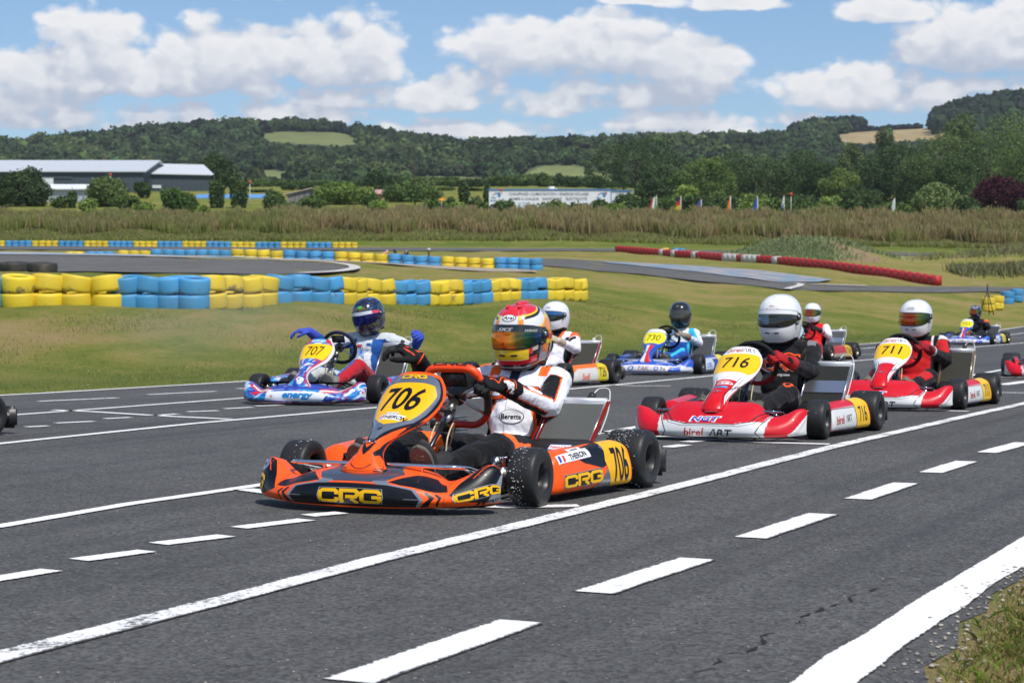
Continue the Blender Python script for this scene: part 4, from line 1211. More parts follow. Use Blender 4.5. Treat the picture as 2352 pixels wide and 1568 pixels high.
def forest(name, px, D, W, H, tone, var, sub=2, zf=hill_z):
    """many individual rough crowns, one mesh: a far wood that reads as one mass"""
    bV, bF = ico(sub); n = len(px)
    X = (px - 1176) / FPX * D; Z = zf(X, D)
    Vs = []; Fs = []; Cs = []; LC = []; LN = []; LK = []; LS = []
    for i in range(n):
        nv = bV * (1 + rng.normal(0, .17, (len(bV), 1)))
        s = np.array([W[i] * .5, W[i] * .5, H[i] * .5])
        v = nv * s + np.array([X[i], D[i], Z[i] + H[i] * .42])
        Vs.append(v); Fs.append(bF + i * len(bV))
        c = np.array(tone) * (1 + rng.normal(0, var)) * (1 + rng.normal(0, .07, 3))
        cc = c[None, :] * (1 + rng.normal(0, .22, (len(bV), 1)))
        Cs.append(np.clip(cc * .8, .006, .5))
        # ragged leaf clumps round each crown
        k = 26; d = rng.normal(0, 1, (k, 3)); d[:, 2] = np.abs(d[:, 2]) * 1.0 - .25; d /= np.linalg.norm(d, axis=1)[:, None]
        LC.append(d * s * rng.uniform(.92, 1.22, (k, 1)) + np.array([X[i], D[i], Z[i] + H[i] * .42])); LN.append(d); LK.append(np.repeat(c[None, :] * 1.2, k, 0)); LS.append(np.full(k, .13 * W[i] + .22))
    C_, N_, K_, S_ = np.concatenate(LC), np.concatenate(LN), np.concatenate(LK), np.concatenate(LS)
    nn = N_ + rng.normal(0, .6, N_.shape); nn /= np.linalg.norm(nn, axis=1)[:, None]
    t_ = np.cross(nn, rng.normal(0, 1, nn.shape)); t_ /= np.linalg.norm(t_, axis=1)[:, None]; b_ = np.cross(nn, t_); S_ = S_[:, None]
    off = sum(len(v) for v in Vs); m_ = len(C_)
    Vq = np.stack([C_ - t_ * S_, C_ + b_ * S_ * .8, C_ + t_ * S_, C_ - b_ * S_ * .8], 1).reshape(-1, 3)
    q = np.arange(m_) * 4 + off
    Vs.append(Vq); Fs.append(np.concatenate([np.stack([q, q + 1, q + 2], 1), np.stack([q, q + 2, q + 3], 1)]))
    Cs.append(np.repeat(np.clip(K_ * (1 + rng.normal(0, .28, (m_, 1))), .006, .5), 4, axis=0))
    me = np_mesh(name, np.concatenate(Vs), np.concatenate(Fs), np.concatenate(Cs), False, M_LEAF)
    return tag(link(name, me), 'dense dark green woodland covering the far hills', 'woodland', kind='stuff')
def build_woods():
    n = 18500
    px = rng.uniform(-560, 2880, n); D = 1.0 / rng.uniform(1 / 1850., 1 / 800., n)
    X = (px - 1176) / FPX * D; Z = hill_z(X, D)
    W = rng.uniform(4.5, 11, n) * (.75 + .3 * (D > 1200)); H = W * rng.uniform(.75, 1.15, n)
    x, y = proj(X, D, Z); _, yt = proj(X, D, Z + H * .85)
    keep = np.ones(n, bool)
    for P, k in FIELDS:
        keep &= ~(in_poly(x, y, P) | in_poly(x, yt, P) | in_poly(x, (y + yt) / 2, P))
    # behind the ridge only a thin rim
    k2 = keep & (y < 452)
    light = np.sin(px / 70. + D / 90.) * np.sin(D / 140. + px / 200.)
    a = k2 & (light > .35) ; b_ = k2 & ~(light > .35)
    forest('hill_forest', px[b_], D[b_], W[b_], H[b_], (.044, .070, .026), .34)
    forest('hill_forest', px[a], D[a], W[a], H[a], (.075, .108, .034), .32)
    # distinct woods on the ridge
    def wood(x0, x1, D0, D1, n, w, h, tone):
        px = rng.uniform(x0, x1, n); D = rng.uniform(D0, D1, n)
        W = rng.uniform(.8, 1.2, n) * w; forest('ridge_wood', px, D, W, rng.uniform(.8, 1.15, n) * h, tone, .18)
    wood(1822, 1975, 1700, 1760, 150, 11, 15, (.024, .042, .020))
    wood(1560, 1818, 1740, 1800, 160, 8, 9, (.016, .030, .018))
    wood(1985, 2112, 1700, 1760, 100, 7, 5.5, (.014, .026, .017))
    wood(2150, 2480, 1480, 1750, 420, 14, 16, (.030, .050, .024))
    wood(600, 790, 1700, 1780, 160, 9, 10, (.026, .044, .020))
build_woods()

# ------------------------------------------------------------------ dry brush on the bank
def build_brush():
    n = 195000
    px = rng.uniform(-450, 2820, n); D = rng.uniform(217, 233, n)
    X = (px - 1176) / FPX * D; Z = zt(X, D, False)
    keep = np.ones(n, bool)
    t = (D - 217) / 16
    pn = np.sin(X * .9) * .5 + np.sin(X * .37 + D) * .5 + np.sin(X * 2.3 + 1.3) * .25
    low = t < .26 + .10 * np.sin(X * .55)
    hgt = np.where(low, rng.uniform(.25, .65, n), rng.uniform(1.0, 1.95, n) + .40 * pn + .3 * np.sin(X * 3.7) * np.sin(X * .8))
    hgt *= np.where(px < 620, .82, 1.0)
    wd = np.where(low, rng.uniform(.05, .10, n), rng.uniform(.035, .085, n))
    lean = rng.normal(0, .16, n); leany = rng.normal(0, .16, n)
    ang = rng.uniform(0, PI, n)
    dx, dy = np.cos(ang) * wd, np.sin(ang) * wd
    tw = rng.uniform(.25, 1.0, n)[:, None]
    B = np.stack([X, D, Z - .1], 1); top = B + np.stack([lean * hgt, leany * hgt, hgt], 1)
    d = np.stack([dx, dy, np.zeros(n)], 1)
    mid = B * .45 + top * .55
    V = np.stack([B - d * .5, B + d * .5, mid + d * 1.2, top + d * tw * .7, top - d * tw * .7, mid - d * 1.2], 1).reshape(-1, 3)
    k = np.arange(n) * 6
    F = np.concatenate([np.stack([k, k + 1, k + 2, k + 5], 1), np.stack([k + 5, k + 2, k + 3, k + 4], 1)])
    g = np.array([.24, .29, .065]); br = np.array([.40, .30, .155]); br2 = np.array([.52, .38, .215])
    patch = .5 + .5 * np.sin(X * .33 + 2) * np.sin(X * .11 + D * .4)
    green = np.where(low, .88, np.clip(.30 + .35 * (px < 700) + .30 * (patch > .62), 0, 1))
    isg = rng.random(n) < green
    c = np.where(isg[:, None], g, np.where(rng.random(n)[:, None] < .35, br2, br)) * (1 + rng.normal(0, .15, (n, 1))) * (1 + .16 * (patch - .5))[:, None]
    C = np.repeat(np.clip(c, .01, .6), 6, axis=0).reshape(n, 6, 3)
    C[:, 3:5] = C[:, 3:5] * .55 + np.array([.44, .37, .18]) * .45
    me = np_mesh('dry_brush', V, F, C.reshape(-1, 3), False, M_BRUSH)
    tag(link('dry_brush', me), 'tall brown and green dry brush covering the long bank', 'brush', kind='stuff')
build_brush()
def weeds(name, n, fx, hmin, hmax, w, cols, label):
    P = fx(n); m_ = len(P)
    X, Y = P[:, 0], P[:, 1]; Z = zt(X, Y) - .03
    h = rng.uniform(hmin, hmax, m_); ang = rng.uniform(0, PI, m_)
    ww = w * rng.uniform(.6, 1.4, m_)
    d = np.stack([np.cos(ang) * ww, np.sin(ang) * ww, np.zeros(m_)], 1)
    B = np.stack([X, Y, Z], 1); top = B + np.stack([rng.normal(0, .3, m_) * h, rng.normal(0, .3, m_) * h, h], 1)
    V = np.stack([B - d, B + d, top + d * .25, top - d * .25], 1).reshape(-1, 3)
    F = np.arange(4 * m_).reshape(-1, 4)
    c = np.array(cols)[rng.integers(0, len(cols), m_)] * (1 + rng.normal(0, .2, (m_, 1)))
    me = np_mesh(name, V, F, np.repeat(np.clip(c, .005, .6), 4, axis=0), False, M_LEAF)
    return tag(link(name, me), label, 'weeds', kind='stuff')
def gauss_patch(cx, cy, sx, sy):
    return lambda n: np.stack([rng.normal(cx, sx, n), rng.normal(cy, sy, n)], 1)
WG = [(.26, .31, .14), (.21, .27, .11), (.30, .32, .16)]
def mound_weeds(n):
    P = np.stack([rng.normal(22.3, 2.2, n), rng.normal(162, 1.6, n)], 1)
    Q = np.stack([rng.normal(29.5, 1.5, n), rng.normal(168.5, 1.2, n)], 1)
    return np.concatenate([P, Q[:n // 2]])
weeds('mound_weeds', 14000, mound_weeds, .15, .5, .06, WG, 'grey green tall weeds growing over the earth mound')
def right_weeds(n):
    P = np.stack([rng.normal(50, 5.5, n), rng.normal(175, 3, n)], 1)
    Q = np.stack([rng.uniform(31, 40, n), rng.normal(137.5, 1.2, n)], 1)
    return np.concatenate([P, Q])
weeds('bank_weeds', 6000, right_weeds, .2, .7, .05, [(.19, .23, .07), (.22, .22, .10), (.25, .20, .12)], 'green and brown weeds on the low banks at the right of the infield')
# grass blades along the far track edge and the near right verge
def edge_grass(n):
    s = rng.uniform(0, 1, n); out = []
    E = np.array(EDGE[1:8]); seg = np.diff(E, axis=0); Ls = np.hypot(seg[:, 0], seg[:, 1]); cum = np.concatenate([[0], np.cumsum(Ls)])
    q = (rng.uniform(0, 1, n) ** 1.5) * cum[-1]; k = np.clip(np.searchsorted(cum, q) - 1, 0, len(seg) - 1)
    t = (q - cum[k]) / Ls[k]; P = E[k] + seg[k] * t[:, None]
    nrm = np.stack([-seg[k, 1], seg[k, 0]], 1) / Ls[k][:, None]
    return P + nrm * (.08 + rng.uniform(0, 1, n) ** 1.3 * 10.0)[:, None]
weeds('slope_grass', 90000, edge_grass, .02, .062, .006, [(.19, .22, .06), (.15, .19, .045), (.25, .24, .09), (.33, .27, .13), (.22, .21, .075)], 'short sunburnt grass of the slope beside the track')
def build_verge():
    n = 110000
    Y = rng.uniform(3.6, 8.4, n)
    r0 = np.interp(Y, [3.6, 4.0, 4.45, 4.75, 5.0, 5.42, 5.6, 5.95, 6.2, 6.75, 8.0, 8.4], [.5, .72, .95, 1.0, 1.14, 1.24, 1.36, 1.46, 1.60, 1.84, 2.40, 2.6])
    X = r0 + .02 + rng.uniform(0, 1, n) ** .8 * 1.1
    dens = np.clip((X - r0) / .16, .10, 1) * (.6 + .4 * np.sin(X * 9) * np.sin(Y * 7 + 1))
    k = rng.random(n) < dens; X, Y = X[k], Y[k]; n = len(X)
    Z = zt(X, Y) * 0 + np.clip(NEAR_R(X, Y) - .1, 0, .6) * .06 - .006
    h = rng.uniform(.010, .038, n); ang = rng.uniform(0, 2 * PI, n); w = rng.uniform(.0011, .0028, n)
    d = np.stack([np.cos(ang) * w, np.sin(ang) * w, np.zeros(n)], 1)
    B = np.stack([X, Y, Z], 1)
    l = np.stack([rng.normal(0, .55, n) * h, rng.normal(0, .55, n) * h, np.zeros(n)], 1)
    M1 = B + l * .5 + np.stack([0 * h, 0 * h, h * .62], 1); Tp = B + l * 1.6 + np.stack([0 * h, 0 * h, h], 1)
    V = np.stack([B - d, B + d, M1 + d * .8, Tp, M1 - d * .8], 1).reshape(-1, 3)
    F1 = np.arange(5 * n).reshape(-1, 5)
    pal = np.array([(.12, .18, .025), (.17, .24, .03), (.30, .26, .09), (.34, .26, .10), (.20, .15, .06), (.11, .17, .02)])
    c = pal[rng.integers(0, 6, n)] * (1 + rng.normal(0, .18, (n, 1)))
    me = np_mesh('verge_grass', V, F1, np.repeat(np.clip(c, .01, .6), 5, axis=0), False, M_LEAF)
    tag(link('verge_grass', me), 'tufty green and straw coloured grass on the near right verge', 'grass', kind='stuff')
build_verge()
# tiny stones on the verge and grit on the asphalt
def build_grit():
    bV, bF = ico(1); Vs = []; Fs = []; Cs = []; k = 0
    def add(x, y, s, c, z=.002):
        nonlocal k
        v = bV * (1 + rng.normal(0, .12, (len(bV), 1))) * np.array([s, s * rng.uniform(.7, 1.2), s * .5]) + np.array([x, y, z + s * .2])
        Vs.append(v); Fs.append(bF + k * len(bV)); Cs.append(np.repeat([c], len(bV), 0)); k += 1
    for i in range(420):
        Y = rng.uniform(4.2, 7.6); r0 = np.interp(Y, [3.6, 4.45, 5.0, 5.6, 6.2, 6.75, 8.0], [.5, .95, 1.14, 1.36, 1.60, 1.84, 2.40])
        add(r0 + rng.normal(-.01, .06), Y, rng.uniform(.002, .009), rng.uniform(.12, .5) * np.array([1, .88, .72]))
    for i in range(900):
        Y = 4.2 + 9 * rng.random() ** 1.5; X = rng.uniform(-.27, .27) * Y
        add(X, Y, rng.uniform(.0015, .004), rng.uniform(.1, .5) * np.array([1, .9, .75]))
    me = np_mesh('loose_grit', np.concatenate(Vs), np.concatenate(Fs), np.concatenate(Cs), True, attr_mat('stone', .8))
    tag(link('loose_grit', me), 'small pale stones and grit scattered on the asphalt and its verge', 'gravel', kind='stuff')
build_grit()
# ------------------------------------------------------------------ buildings beyond the brush
M_WALL = attr_mat('wall_render', .8, dirt=.12); M_SHEET = attr_mat('sheet_metal', .5, dirt=.06)
def wallbox(mb, A, B, z0, z1, depth, col, mat):
    """upright box whose visible face runs from A to B (ground points), depth metres back"""
    d = Vector((B.x - A.x, B.y - A.y, 0)); n = Vector((-d.y, d.x, 0)).normalized()
    if n.y < 0: n = -n
    c = [(A.x, A.y), (B.x, B.y), (B.x + n.x * depth, B.y + n.y * depth), (A.x + n.x * depth, A.y + n.y * depth)]
    V = [(x, y, z0) for x, y in c] + [(x, y, z1) for x, y in c]
    mb.add(V, [[0, 1, 5, 4], [1, 2, 6, 5], [2, 3, 7, 6], [3, 0, 4, 7], [4, 5, 6, 7]], col, mat, False)
    return d.normalized(), n
def zpix(y, D): return CAMH + (YH - y) * D / FPX
def gable(name, xa, xb, Da, Db, yw0, yeA, yrA, yeB, yrB, depth, wallc, roofc, label, ribs=True, ridge_in=(0, 0)):
    """long shed: front wall from xa to xb, eave and ridge rows given at each end"""
    root = empty(name, on_ground(xa, Da), 0, label, 'building')
    o = root.location
    A = on_ground(xa, Da) ; B = on_ground(xb, Db)
    zeA, zrA, zeB, zrB = zpix(yeA, Da), zpix(yrA, Da + depth * .5), zpix(yeB, Db), zpix(yrB, Db + depth * .5)
    ze = (zeA + zeB) / 2; zr = (zrA + zrB) / 2
    d = Vector((B.x - A.x, B.y - A.y, 0)).normalized(); n = Vector((-d.y, d.x, 0))
    if n.y < 0: n = -n
    z0 = min(A.z, B.z) - 1.5
    P = lambda p, k, z: Vector((p.x + n.x * depth * k, p.y + n.y * depth * k, z)) - o
    mb = MB()
    V = [P(A, 0, z0), P(B, 0, z0), P(B, 1, z0), P(A, 1, z0), P(A, 0, ze), P(B, 0, ze), P(B, 1, ze), P(A, 1, ze), P(A, .5, zr), P(B, .5, zr)]
    mb.add(V, [[0, 1, 5, 4], [1, 2, 6, 9, 5], [2, 3, 7, 6], [3, 0, 4, 8, 7]], lin(wallc), M_SHEET, False)
    if ribs:
        L_ = (B - A).length; k = int(L_ / 1.0)
        for i in range(k):
            q = Vector((A.x, A.y, 0)) + d * (i + .5) * L_ / k
            V = [Vector((q.x, q.y, z)) - n * .04 + d * s_ - o for s_ in (-.12, .12) for z in (z0, ze - .05)]
            mb.add(V, [[0, 2, 3, 1]], tuple(c * .9 for c in lin(wallc)), M_SHEET, False)
    mb.build('wall', root)
    mb = MB(); ov = .5
    ea, eb = A - d * ov, B + d * ov
    drop = (zr - ze) / (depth * .5)
    V = [P(ea, 0, ze) - n * ov - Vector((0, 0, drop * ov - .12)), P(eb, 0, ze) - n * ov - Vector((0, 0, drop * ov - .12)), P(eb, .5, zr + .12), P(ea, .5, zr + .12),
         P(eb, 1, ze) + n * ov - Vector((0, 0, drop * ov - .12)), P(ea, 1, ze) + n * ov - Vector((0, 0, drop * ov - .12))]
    V2 = [v + Vector((0, 0, .18)) for v in V]
    mb.add(V + V2, [[6, 7, 8, 9], [9, 8, 10, 11], [0, 1, 7, 6], [0, 3, 2, 1], [3, 5, 4, 2], [1, 2, 8, 7], [2, 4, 10, 8], [0, 6, 9, 3], [3, 9, 11, 5]], lin(roofc), M_SHEET, False)
    mb.build('roof', root)
    return root, A, B, d, n, o
def panel(root, name, A, d, n, o, s0, s1, z0, z1, col, mat, proud=.12, th=.1):
    mb = MB()
    a = Vector((A.x, A.y, 0)) + d * s0 - n * proud; b = Vector((A.x, A.y, 0)) + d * s1 - n * proud
    c = (a + b) / 2
    mb.box((0, 0, 0), ((b - a).length, th, z1 - z0), lin(col) if isinstance(col, str) else col, mat, Matrix.Rotation(math.atan2(d.y, d.x), 3, 'Z'))
    ob = mb.build(name, root); ob.location = Vector((c.x, c.y, (z0 + z1) / 2)) - o
    return ob
hr, A, B, d, n, o = gable('metal_hangar', -60, 330, 330, 330, 440, 393, 369, 399, 375, 26, '3f4a53', 'b9bec4', 'long dark grey hangar with pale metal roof at the left, the nearer higher block')
panel(hr, 'sliding_door', A, d, n, o, (76 + 60) / FPX * 330, (123 + 60) / FPX * 330, zpix(437, 330), zpix(407, 330), 'd9dcdd', M_SHEET)
panel(hr, 'door_rail', A, d, n, o, 68 / FPX * 330, 226 / FPX * 330, zpix(408, 330), zpix(406.6, 330), '59636b', M_SHEET, .2)
hr, A, B, d, n, o = gable('metal_hangar', 303, 484, 336, 340, 440, 400, 379, 403.5, 382, 24, '38434b', 'c3c7cc', 'lower dark grey hangar block with pale roof, right of the longer one')
panel(hr, 'wall_vent', A, d, n, o, 46 / FPX * 338, 66 / FPX * 338, zpix(433, 338), zpix(426, 338), 'c9ccd0', M_SHEET)
gable('white_shed', 104, 202, 285, 285, 470, 436, 427.5, 437, 428.5, 9, 'a9b1bc', 'dfe3e8', 'low white shed with shallow roof in front of the hangar', False)
gable('blue_roof_shed', 452, 604, 300, 300, 475, 457, 451, 458, 450, 9, '8d949c', '5f93c4', 'low building with light blue roof behind the four cypresses', False)
gable('pink_house', 842, 874, 300, 300, 470, 447, 440, 447, 440, 8, 'c08a82', 'c59a90', 'small pink walled house between two rounded shrubs', False)
def lean_shed():
    D = 262; root = empty('wooden_shed', on_ground(688, D), 0, 'grey weathered plank shed with sloping roof left of the long round shrub', 'shed')
    o = root.location; g = attr_mat('old_planks', .9, bump=(25, .5, .02))
    xa, xb = (660 - 688) / FPX * D, (712 - 688) / FPX * D
    zb = -1; za, zc = zpix(447, D) - o.z, zpix(434.5, D) - o.z
    mb = MB(); k = 16
    for i in range(k):
        x0 = xa + (xb - xa) * i / k; x1 = xa + (xb - xa) * (i + .9) / k
        z0 = za + (zc - za) * i / k; z1 = za + (zc - za) * (i + 1) / k
        c = random.uniform(.16, .25)
        mb.add([(x0, 0, zb), (x1, 0, zb), (x1, 0, z1), (x0, 0, z0), (x0, .05, zb), (x1, .05, zb), (x1, .05, z1), (x0, .05, z0)], [[0, 1, 2, 3], [1, 5, 6, 2], [4, 0, 3, 7], [3, 2, 6, 7]], (c, c * .93, c * .9), g, False)
    mb.add([(xa, .1, zb), (xb, .1, zb), (xb, 4, zb), (xa, 4, zb), (xa, .1, za), (xb, .1, zc), (xb, 4, zc), (xa, 4, za)], [[1, 2, 6, 5], [3, 0, 4, 7], [2, 3, 7, 6]], (.17, .155, .15), g, False)
    mb.build('plank_wall', root)
    mb = MB(); mb.add([(xa - .3, -.3, za - .05), (xb + .3, -.3, zc + .07), (xb + .3, 4.2, zc + .07), (xa - .3, 4.2, za - .05)] + [(xa - .3, -.3, za + .1), (xb + .3, -.3, zc + .22), (xb + .3, 4.2, zc + .22), (xa - .3, 4.2, za + .1)], [[0, 1, 5, 4], [4, 5, 6, 7], [1, 2, 6, 5], [3, 0, 4, 7], [0, 3, 2, 1]], (.36, .31, .25), g, False)
    mb.build('roof', root)
lean_shed()
def white_building():
    D = 252.0
    root = empty('white_building', on_ground(1123, D), 0, 'long flat white building with heating and solar advertising painted on its wall', 'building')
    o = root.location; S = D / FPX
    A = on_ground(1123, D)
    zb = A.z - 1; zt_ = zpix(436.5, D)
    X = lambda x: (x - 1123) * S
    mb = MB(); W = (.74, .745, .77)
    mb.add([(X(1123), 0, zb - o.z), (X(1404), 0, zb - o.z), (X(1404), 12, zb - o.z), (X(1123), 12, zb - o.z), (X(1123), 0, zt_ - o.z), (X(1404), 0, zt_ - o.z), (X(1404), 12, zt_ - o.z), (X(1123), 12, zt_ - o.z)], [[0, 1, 5, 4], [1, 2, 6, 5], [2, 3, 7, 6], [3, 0, 4, 7], [4, 5, 6, 7]], W, M_WALL, False)
    mb.add([(X(1404) + .02, .5, zb - o.z), (X(1452), .5, zb - o.z), (X(1452), 12, zb - o.z), (X(1404) + .02, 12, zb - o.z), (X(1404) + .02, .5, zt_ - .12 - o.z), (X(1452), .5, zt_ - .12 - o.z), (X(1452), 12, zt_ - .12 - o.z), (X(1404) + .02, 12, zt_ - .12 - o.z)], [[0, 1, 5, 4], [1, 2, 6, 5], [2, 3, 7, 6], [4, 5, 6, 7]], (.66, .67, .70), M_WALL, False)
    S_ = lambda u, v: Vector((u, -.02, v))
    cz = zpix(449, D) - o.z
    dk = (.14, .14, .15); bl = (.06, .22, .45)
    def tx(body, x0, x1, y0, y1, col, bold=.008, layer=4):
        V, F = text2d(body, 0, bold)
        xs = [p[0] for p in V]; w = max(xs) - min(xs); h = (y1 - y0) * S
        V = [[p[0] / w * (x1 - x0) * S + X((x0 + x1) / 2), p[1] * h + zpix((y0 + y1) / 2, D) - o.z] for p in V]
        mb.add([(p[0], -.03, p[1]) for p in V], F, col, M_WALL, False)
    tx('CHAUFFAGE', 1169, 1213, 442.5, 449, dk); tx('CLIMATISATION', 1220, 1277, 442.5, 449, dk); tx('ÉNERGIE SOLAIRE', 1286, 1352, 441, 449, dk)
    for x in (1216.5, 1281.5): tx('o', x - 1.6, x + 1.6, 444.5, 447.5, bl, .05)
    tx('POMPE À CHALEUR', 1172, 1238, 452.5, 460, dk); tx('SANITAIRE', 1246, 1290, 453.5, 460, dk); tx('ÉLECTRICITÉ', 1300, 1348, 452, 460, dk)
    for k, x in enumerate((1125, 1366)):
        tx('ZUPIN', x, x + 22, 452, 456.5, bl, .02) if False else None
        V = []
        mb.ellipsoid((X(x + 22), -.04, zpix(447, D) - o.z), (.22, .02, .32), (.05, .25, .55), M_WALL)
        mb.ellipsoid((X(x + 26), -.04, zpix(443.5, D) - o.z), (.16, .02, .16), (.6, .12, .04), M_WALL)
        mb.tube([(X(x + 7), -.04, zpix(448.5, D) - o.z), (X(x + 14), -.04, zpix(443, D) - o.z), (X(x + 21), -.04, zpix(444.5, D) - o.z)], .035, (.1, .1, .1), M_WALL, 6)
        V, F = text2d('PIN', 0, .03); h = .22
        V = [[p[0] * h * 1.3 + X(x + 9), p[1] * h + zpix(454.5, D) - o.z] for p in V]; mb.add([(p[0], -.03, p[1]) for p in V], F, bl, M_WALL, False)
        V, F = text2d('BLEU', 0, .03)
        V = [[p[0] * h * 1.3 + X(x + 9), p[1] * h + zpix(461, D) - o.z] for p in V]; mb.add([(p[0], -.03, p[1]) for p in V], F, bl, M_WALL, False)
    mb.build('wall', root)
    mb = MB(); mb.box(((X(1123) + X(1404)) / 2, -.03, zt_ - o.z + .06), (X(1404) - X(1123) + .2, .16, .14), (.05, .20, .45), M_SHEET)
    mb.box(((X(1404) + X(1452)) / 2 + .06, .46, zt_ - o.z - .06), (X(1452) - X(1404), .16, .13), (.05, .20, .45), M_SHEET)
    mb.box((X(1404), -.04, zpix(452, D) - o.z), (.09, .10, 1.9), (.08, .25, .5), M_SHEET)
    mb.build('roof_trim', root)
    for x0, x1, y0, nm, c in ((1191, 1213, 465, 'window', (.35, .45, .6)), (1339, 1350, 466, 'door', (.10, .11, .13))):
        mb = MB(); z1 = zpix(y0, D) - o.z
        mb.box(((X(x0) + X(x1)) / 2, -.04, z1 - .6), (X(x1) - X(x0), .08, 1.2), c, M_SHEET)
        if nm == 'window': mb.box(((X(x0) + X(x1)) / 2, -.07, z1 - .68), (X(x1) - X(x0) - .24, .08, 1.1), (.62, .64, .68), M_SHEET)
        mb.build(nm, root)
    mb = MB(); mb.box((X(1268), 3, zt_ - o.z + .3), (.8, .8, .6), (.6, .6, .6), M_SHEET, bevel=.04); mb.box((X(1278), 3.4, zt_ - o.z + .2), (.5, .5, .4), (.45, .45, .47), M_SHEET, bevel=.04)
    mb.build('roof_unit', root)
white_building()
M_FLAG = attr_mat('flag_cloth', .8)
def flag(x, ytop, ybot, D, bands, label, wdt=.75, lean=0.0, droop=.0):
    p = P3(x, ybot + 14, D); g = on_ground(x, D); base = Vector((p.x, D, g.z))
    root = empty('flag_pole', base, 0, label, 'flag'); H = zpix(ytop, D) - base.z
    mb = MB(); mb.tube([(0, 0, -.2), (0, 0, H)], .035, (.75, .75, .75), M_SHEET, 8); mb.ellipsoid((0, 0, H + .04), (.06, .06, .06), (.5, .05, .03), M_SHEET)
    mb.build('pole', root)
    mb = MB(); fh = (ybot - ytop) * D / FPX * .92
    def S_(u, v):
        return Vector((-(.04 + wdt * u * (1 - .45 * v)) , .10 * math.sin(u * 7 + v * 3), H - .05 - fh * (1 - v) * .9 - u * (.35 + droop) * fh * .4))
    mb.surf(S_, 12, 12, None, M_FLAG, colf=lambda u, v: bands(u, v))
    mb.build('flag_cloth', root)
W3 = (.75, .75, .75)
flag(1508, 450, 484, 246, lambda u, v: (.03, .32, .12) if u < .33 else (W3 if u < .66 else (.5, .03, .03)), 'green white and red flag at the left end of the row', .95)
flag(1564, 450, 488, 246, lambda u, v: (.62, .45, .02) if v < .4 else ((.5, .03, .03) if v < .75 else (.03, .03, .03)), 'black red and gold flag on a white pole before the wood', .75)
flag(1611, 458, 488, 250, lambda u, v: (.05, .08, .25) if v > .5 else (.28, .04, .04), 'dark blue and red flag half hidden by shrubs', .8)
flag(1678, 450, 486, 246, lambda u, v: (.7, .30, .03) if .3 < v < .7 else (.75, .12, .04), 'orange and yellow flag left of the cone-shaped tree', .5, droop=.6)
flag(1740, 450, 486, 246, lambda u, v: (.03, .09, .42), 'blue flag in front of the cone-shaped light green tree', .6, droop=.5)
flag(1801, 450, 478, 246, lambda u, v: W3 if v > .4 else (.15, .2, .4), 'narrow white flag right of the cone-shaped tree', .3, droop=.4)
flag(2055, 455, 490, 246, lambda u, v: (.70, .78, .74), 'tall white and pale green banner by itself before the wood', .35)
for x, y, D, lb in ((574, 418, 262, 'small red ball on a tall white pole right of the cypresses'), (254, 401, 275, 'small red ball marker above the broad round shrub'), (1817, 446, 250, 'small red ball marker right of the narrow white flag'), (1151, 435.5, 250, 'small red ball marker on the roof line of the white building')):
    g = on_ground(x, D); r_ = empty('marker_pole', g, 0, lb, 'marker'); H = zpix(y, D) - g.z
    mb = MB(); mb.tube([(0, 0, 0), (0, 0, H)], .035, (.7, .7, .7), M_SHEET, 8); mb.build('pole', r_)
    mb = MB(); mb.ellipsoid((0, 0, H), (.2, .2, .17), (.7, .07, .03), M_SHEET); mb.build('ball', r_)
def orange_marker():
    D = 248; g = on_ground(1014, D); r_ = empty('marker_post', g, 0, 'small bright orange board just above the brush near the conifer', 'marker')
    z = zpix(460, D) - g.z; mb = MB(); mb.tube([(0, 0, 0), (0, 0, z)], .05, (.3, .3, .3), M_SHEET, 8); mb.build('post', r_)
    mb = MB(); mb.box((0, 0, z), (.7, .08, .45), (.75, .33, .03), M_SHEET, bevel=.03); mb.box((.15, 0, z + .3), (.3, .08, .2), (.75, .33, .03), M_SHEET, bevel=.03); mb.build('board', r_)
orange_marker()
def tripod():
    p = on_ground(2268, 97.5); r_ = empty('tripod', p, 0, 'thin black tripod in front of the yellow tyres at the far right', 'tripod')
    for k in range(3):
        a = k * 2.1 + .5; mb = MB(); mb.tube([(.42 * math.cos(a), .42 * math.sin(a), 0), (0, 0, 1.25)], .022, (.03, .03, .03), M_SHEET, 6); mb.build('leg', r_)
    mb = MB(); mb.tube([(0, 0, 1.2), (0, 0, 1.55)], .03, (.03, .03, .03), M_SHEET, 6); mb.build('centre_column', r_)
tripod()
# ------------------------------------------------------------------ karts: shared shapes, in kart space (x forward from the rear axle, y to the kart's left)
def catmull(vals, t):
    n = len(vals) - 1
    t = min(max(t, 0), 1) * n
    i = min(int(t), n - 1); f = t - i
    p0, p1, p2, p3 = vals[max(i - 1, 0)], vals[i], vals[i + 1], vals[min(i + 2, n)]
    return .5 * ((2 * p1) + (p2 - p0) * f + (2 * p0 - 5 * p1 + 4 * p2 - p3) * f * f + (3 * p1 - 3 * p2 + p3 - p0) * f ** 3)
def net(stations):
    """stations: lists of points -> surface (u along the list of stations, v along each)"""
    A = np.array(stations, dtype=float)
    def S(u, v):
        q = np.array([catmull(A[k], v) for k in range(0)]) if False else None
        n = len(A) - 1
        t = min(max(u, 0), 1) * n; i = min(int(t), n - 1); f = t - i
        idx = [max(i - 1, 0), i, i + 1, min(i + 2, n)]
        P = [catmull(A[k], v) for k in idx]
        p0, p1, p2, p3 = P
        return Vector(.5 * ((2 * p1) + (p2 - p0) * f + (2 * p0 - 5 * p1 + 4 * p2 - p3) * f * f + (3 * p1 - 3 * p2 + p3 - p0) * f ** 3))
    return S
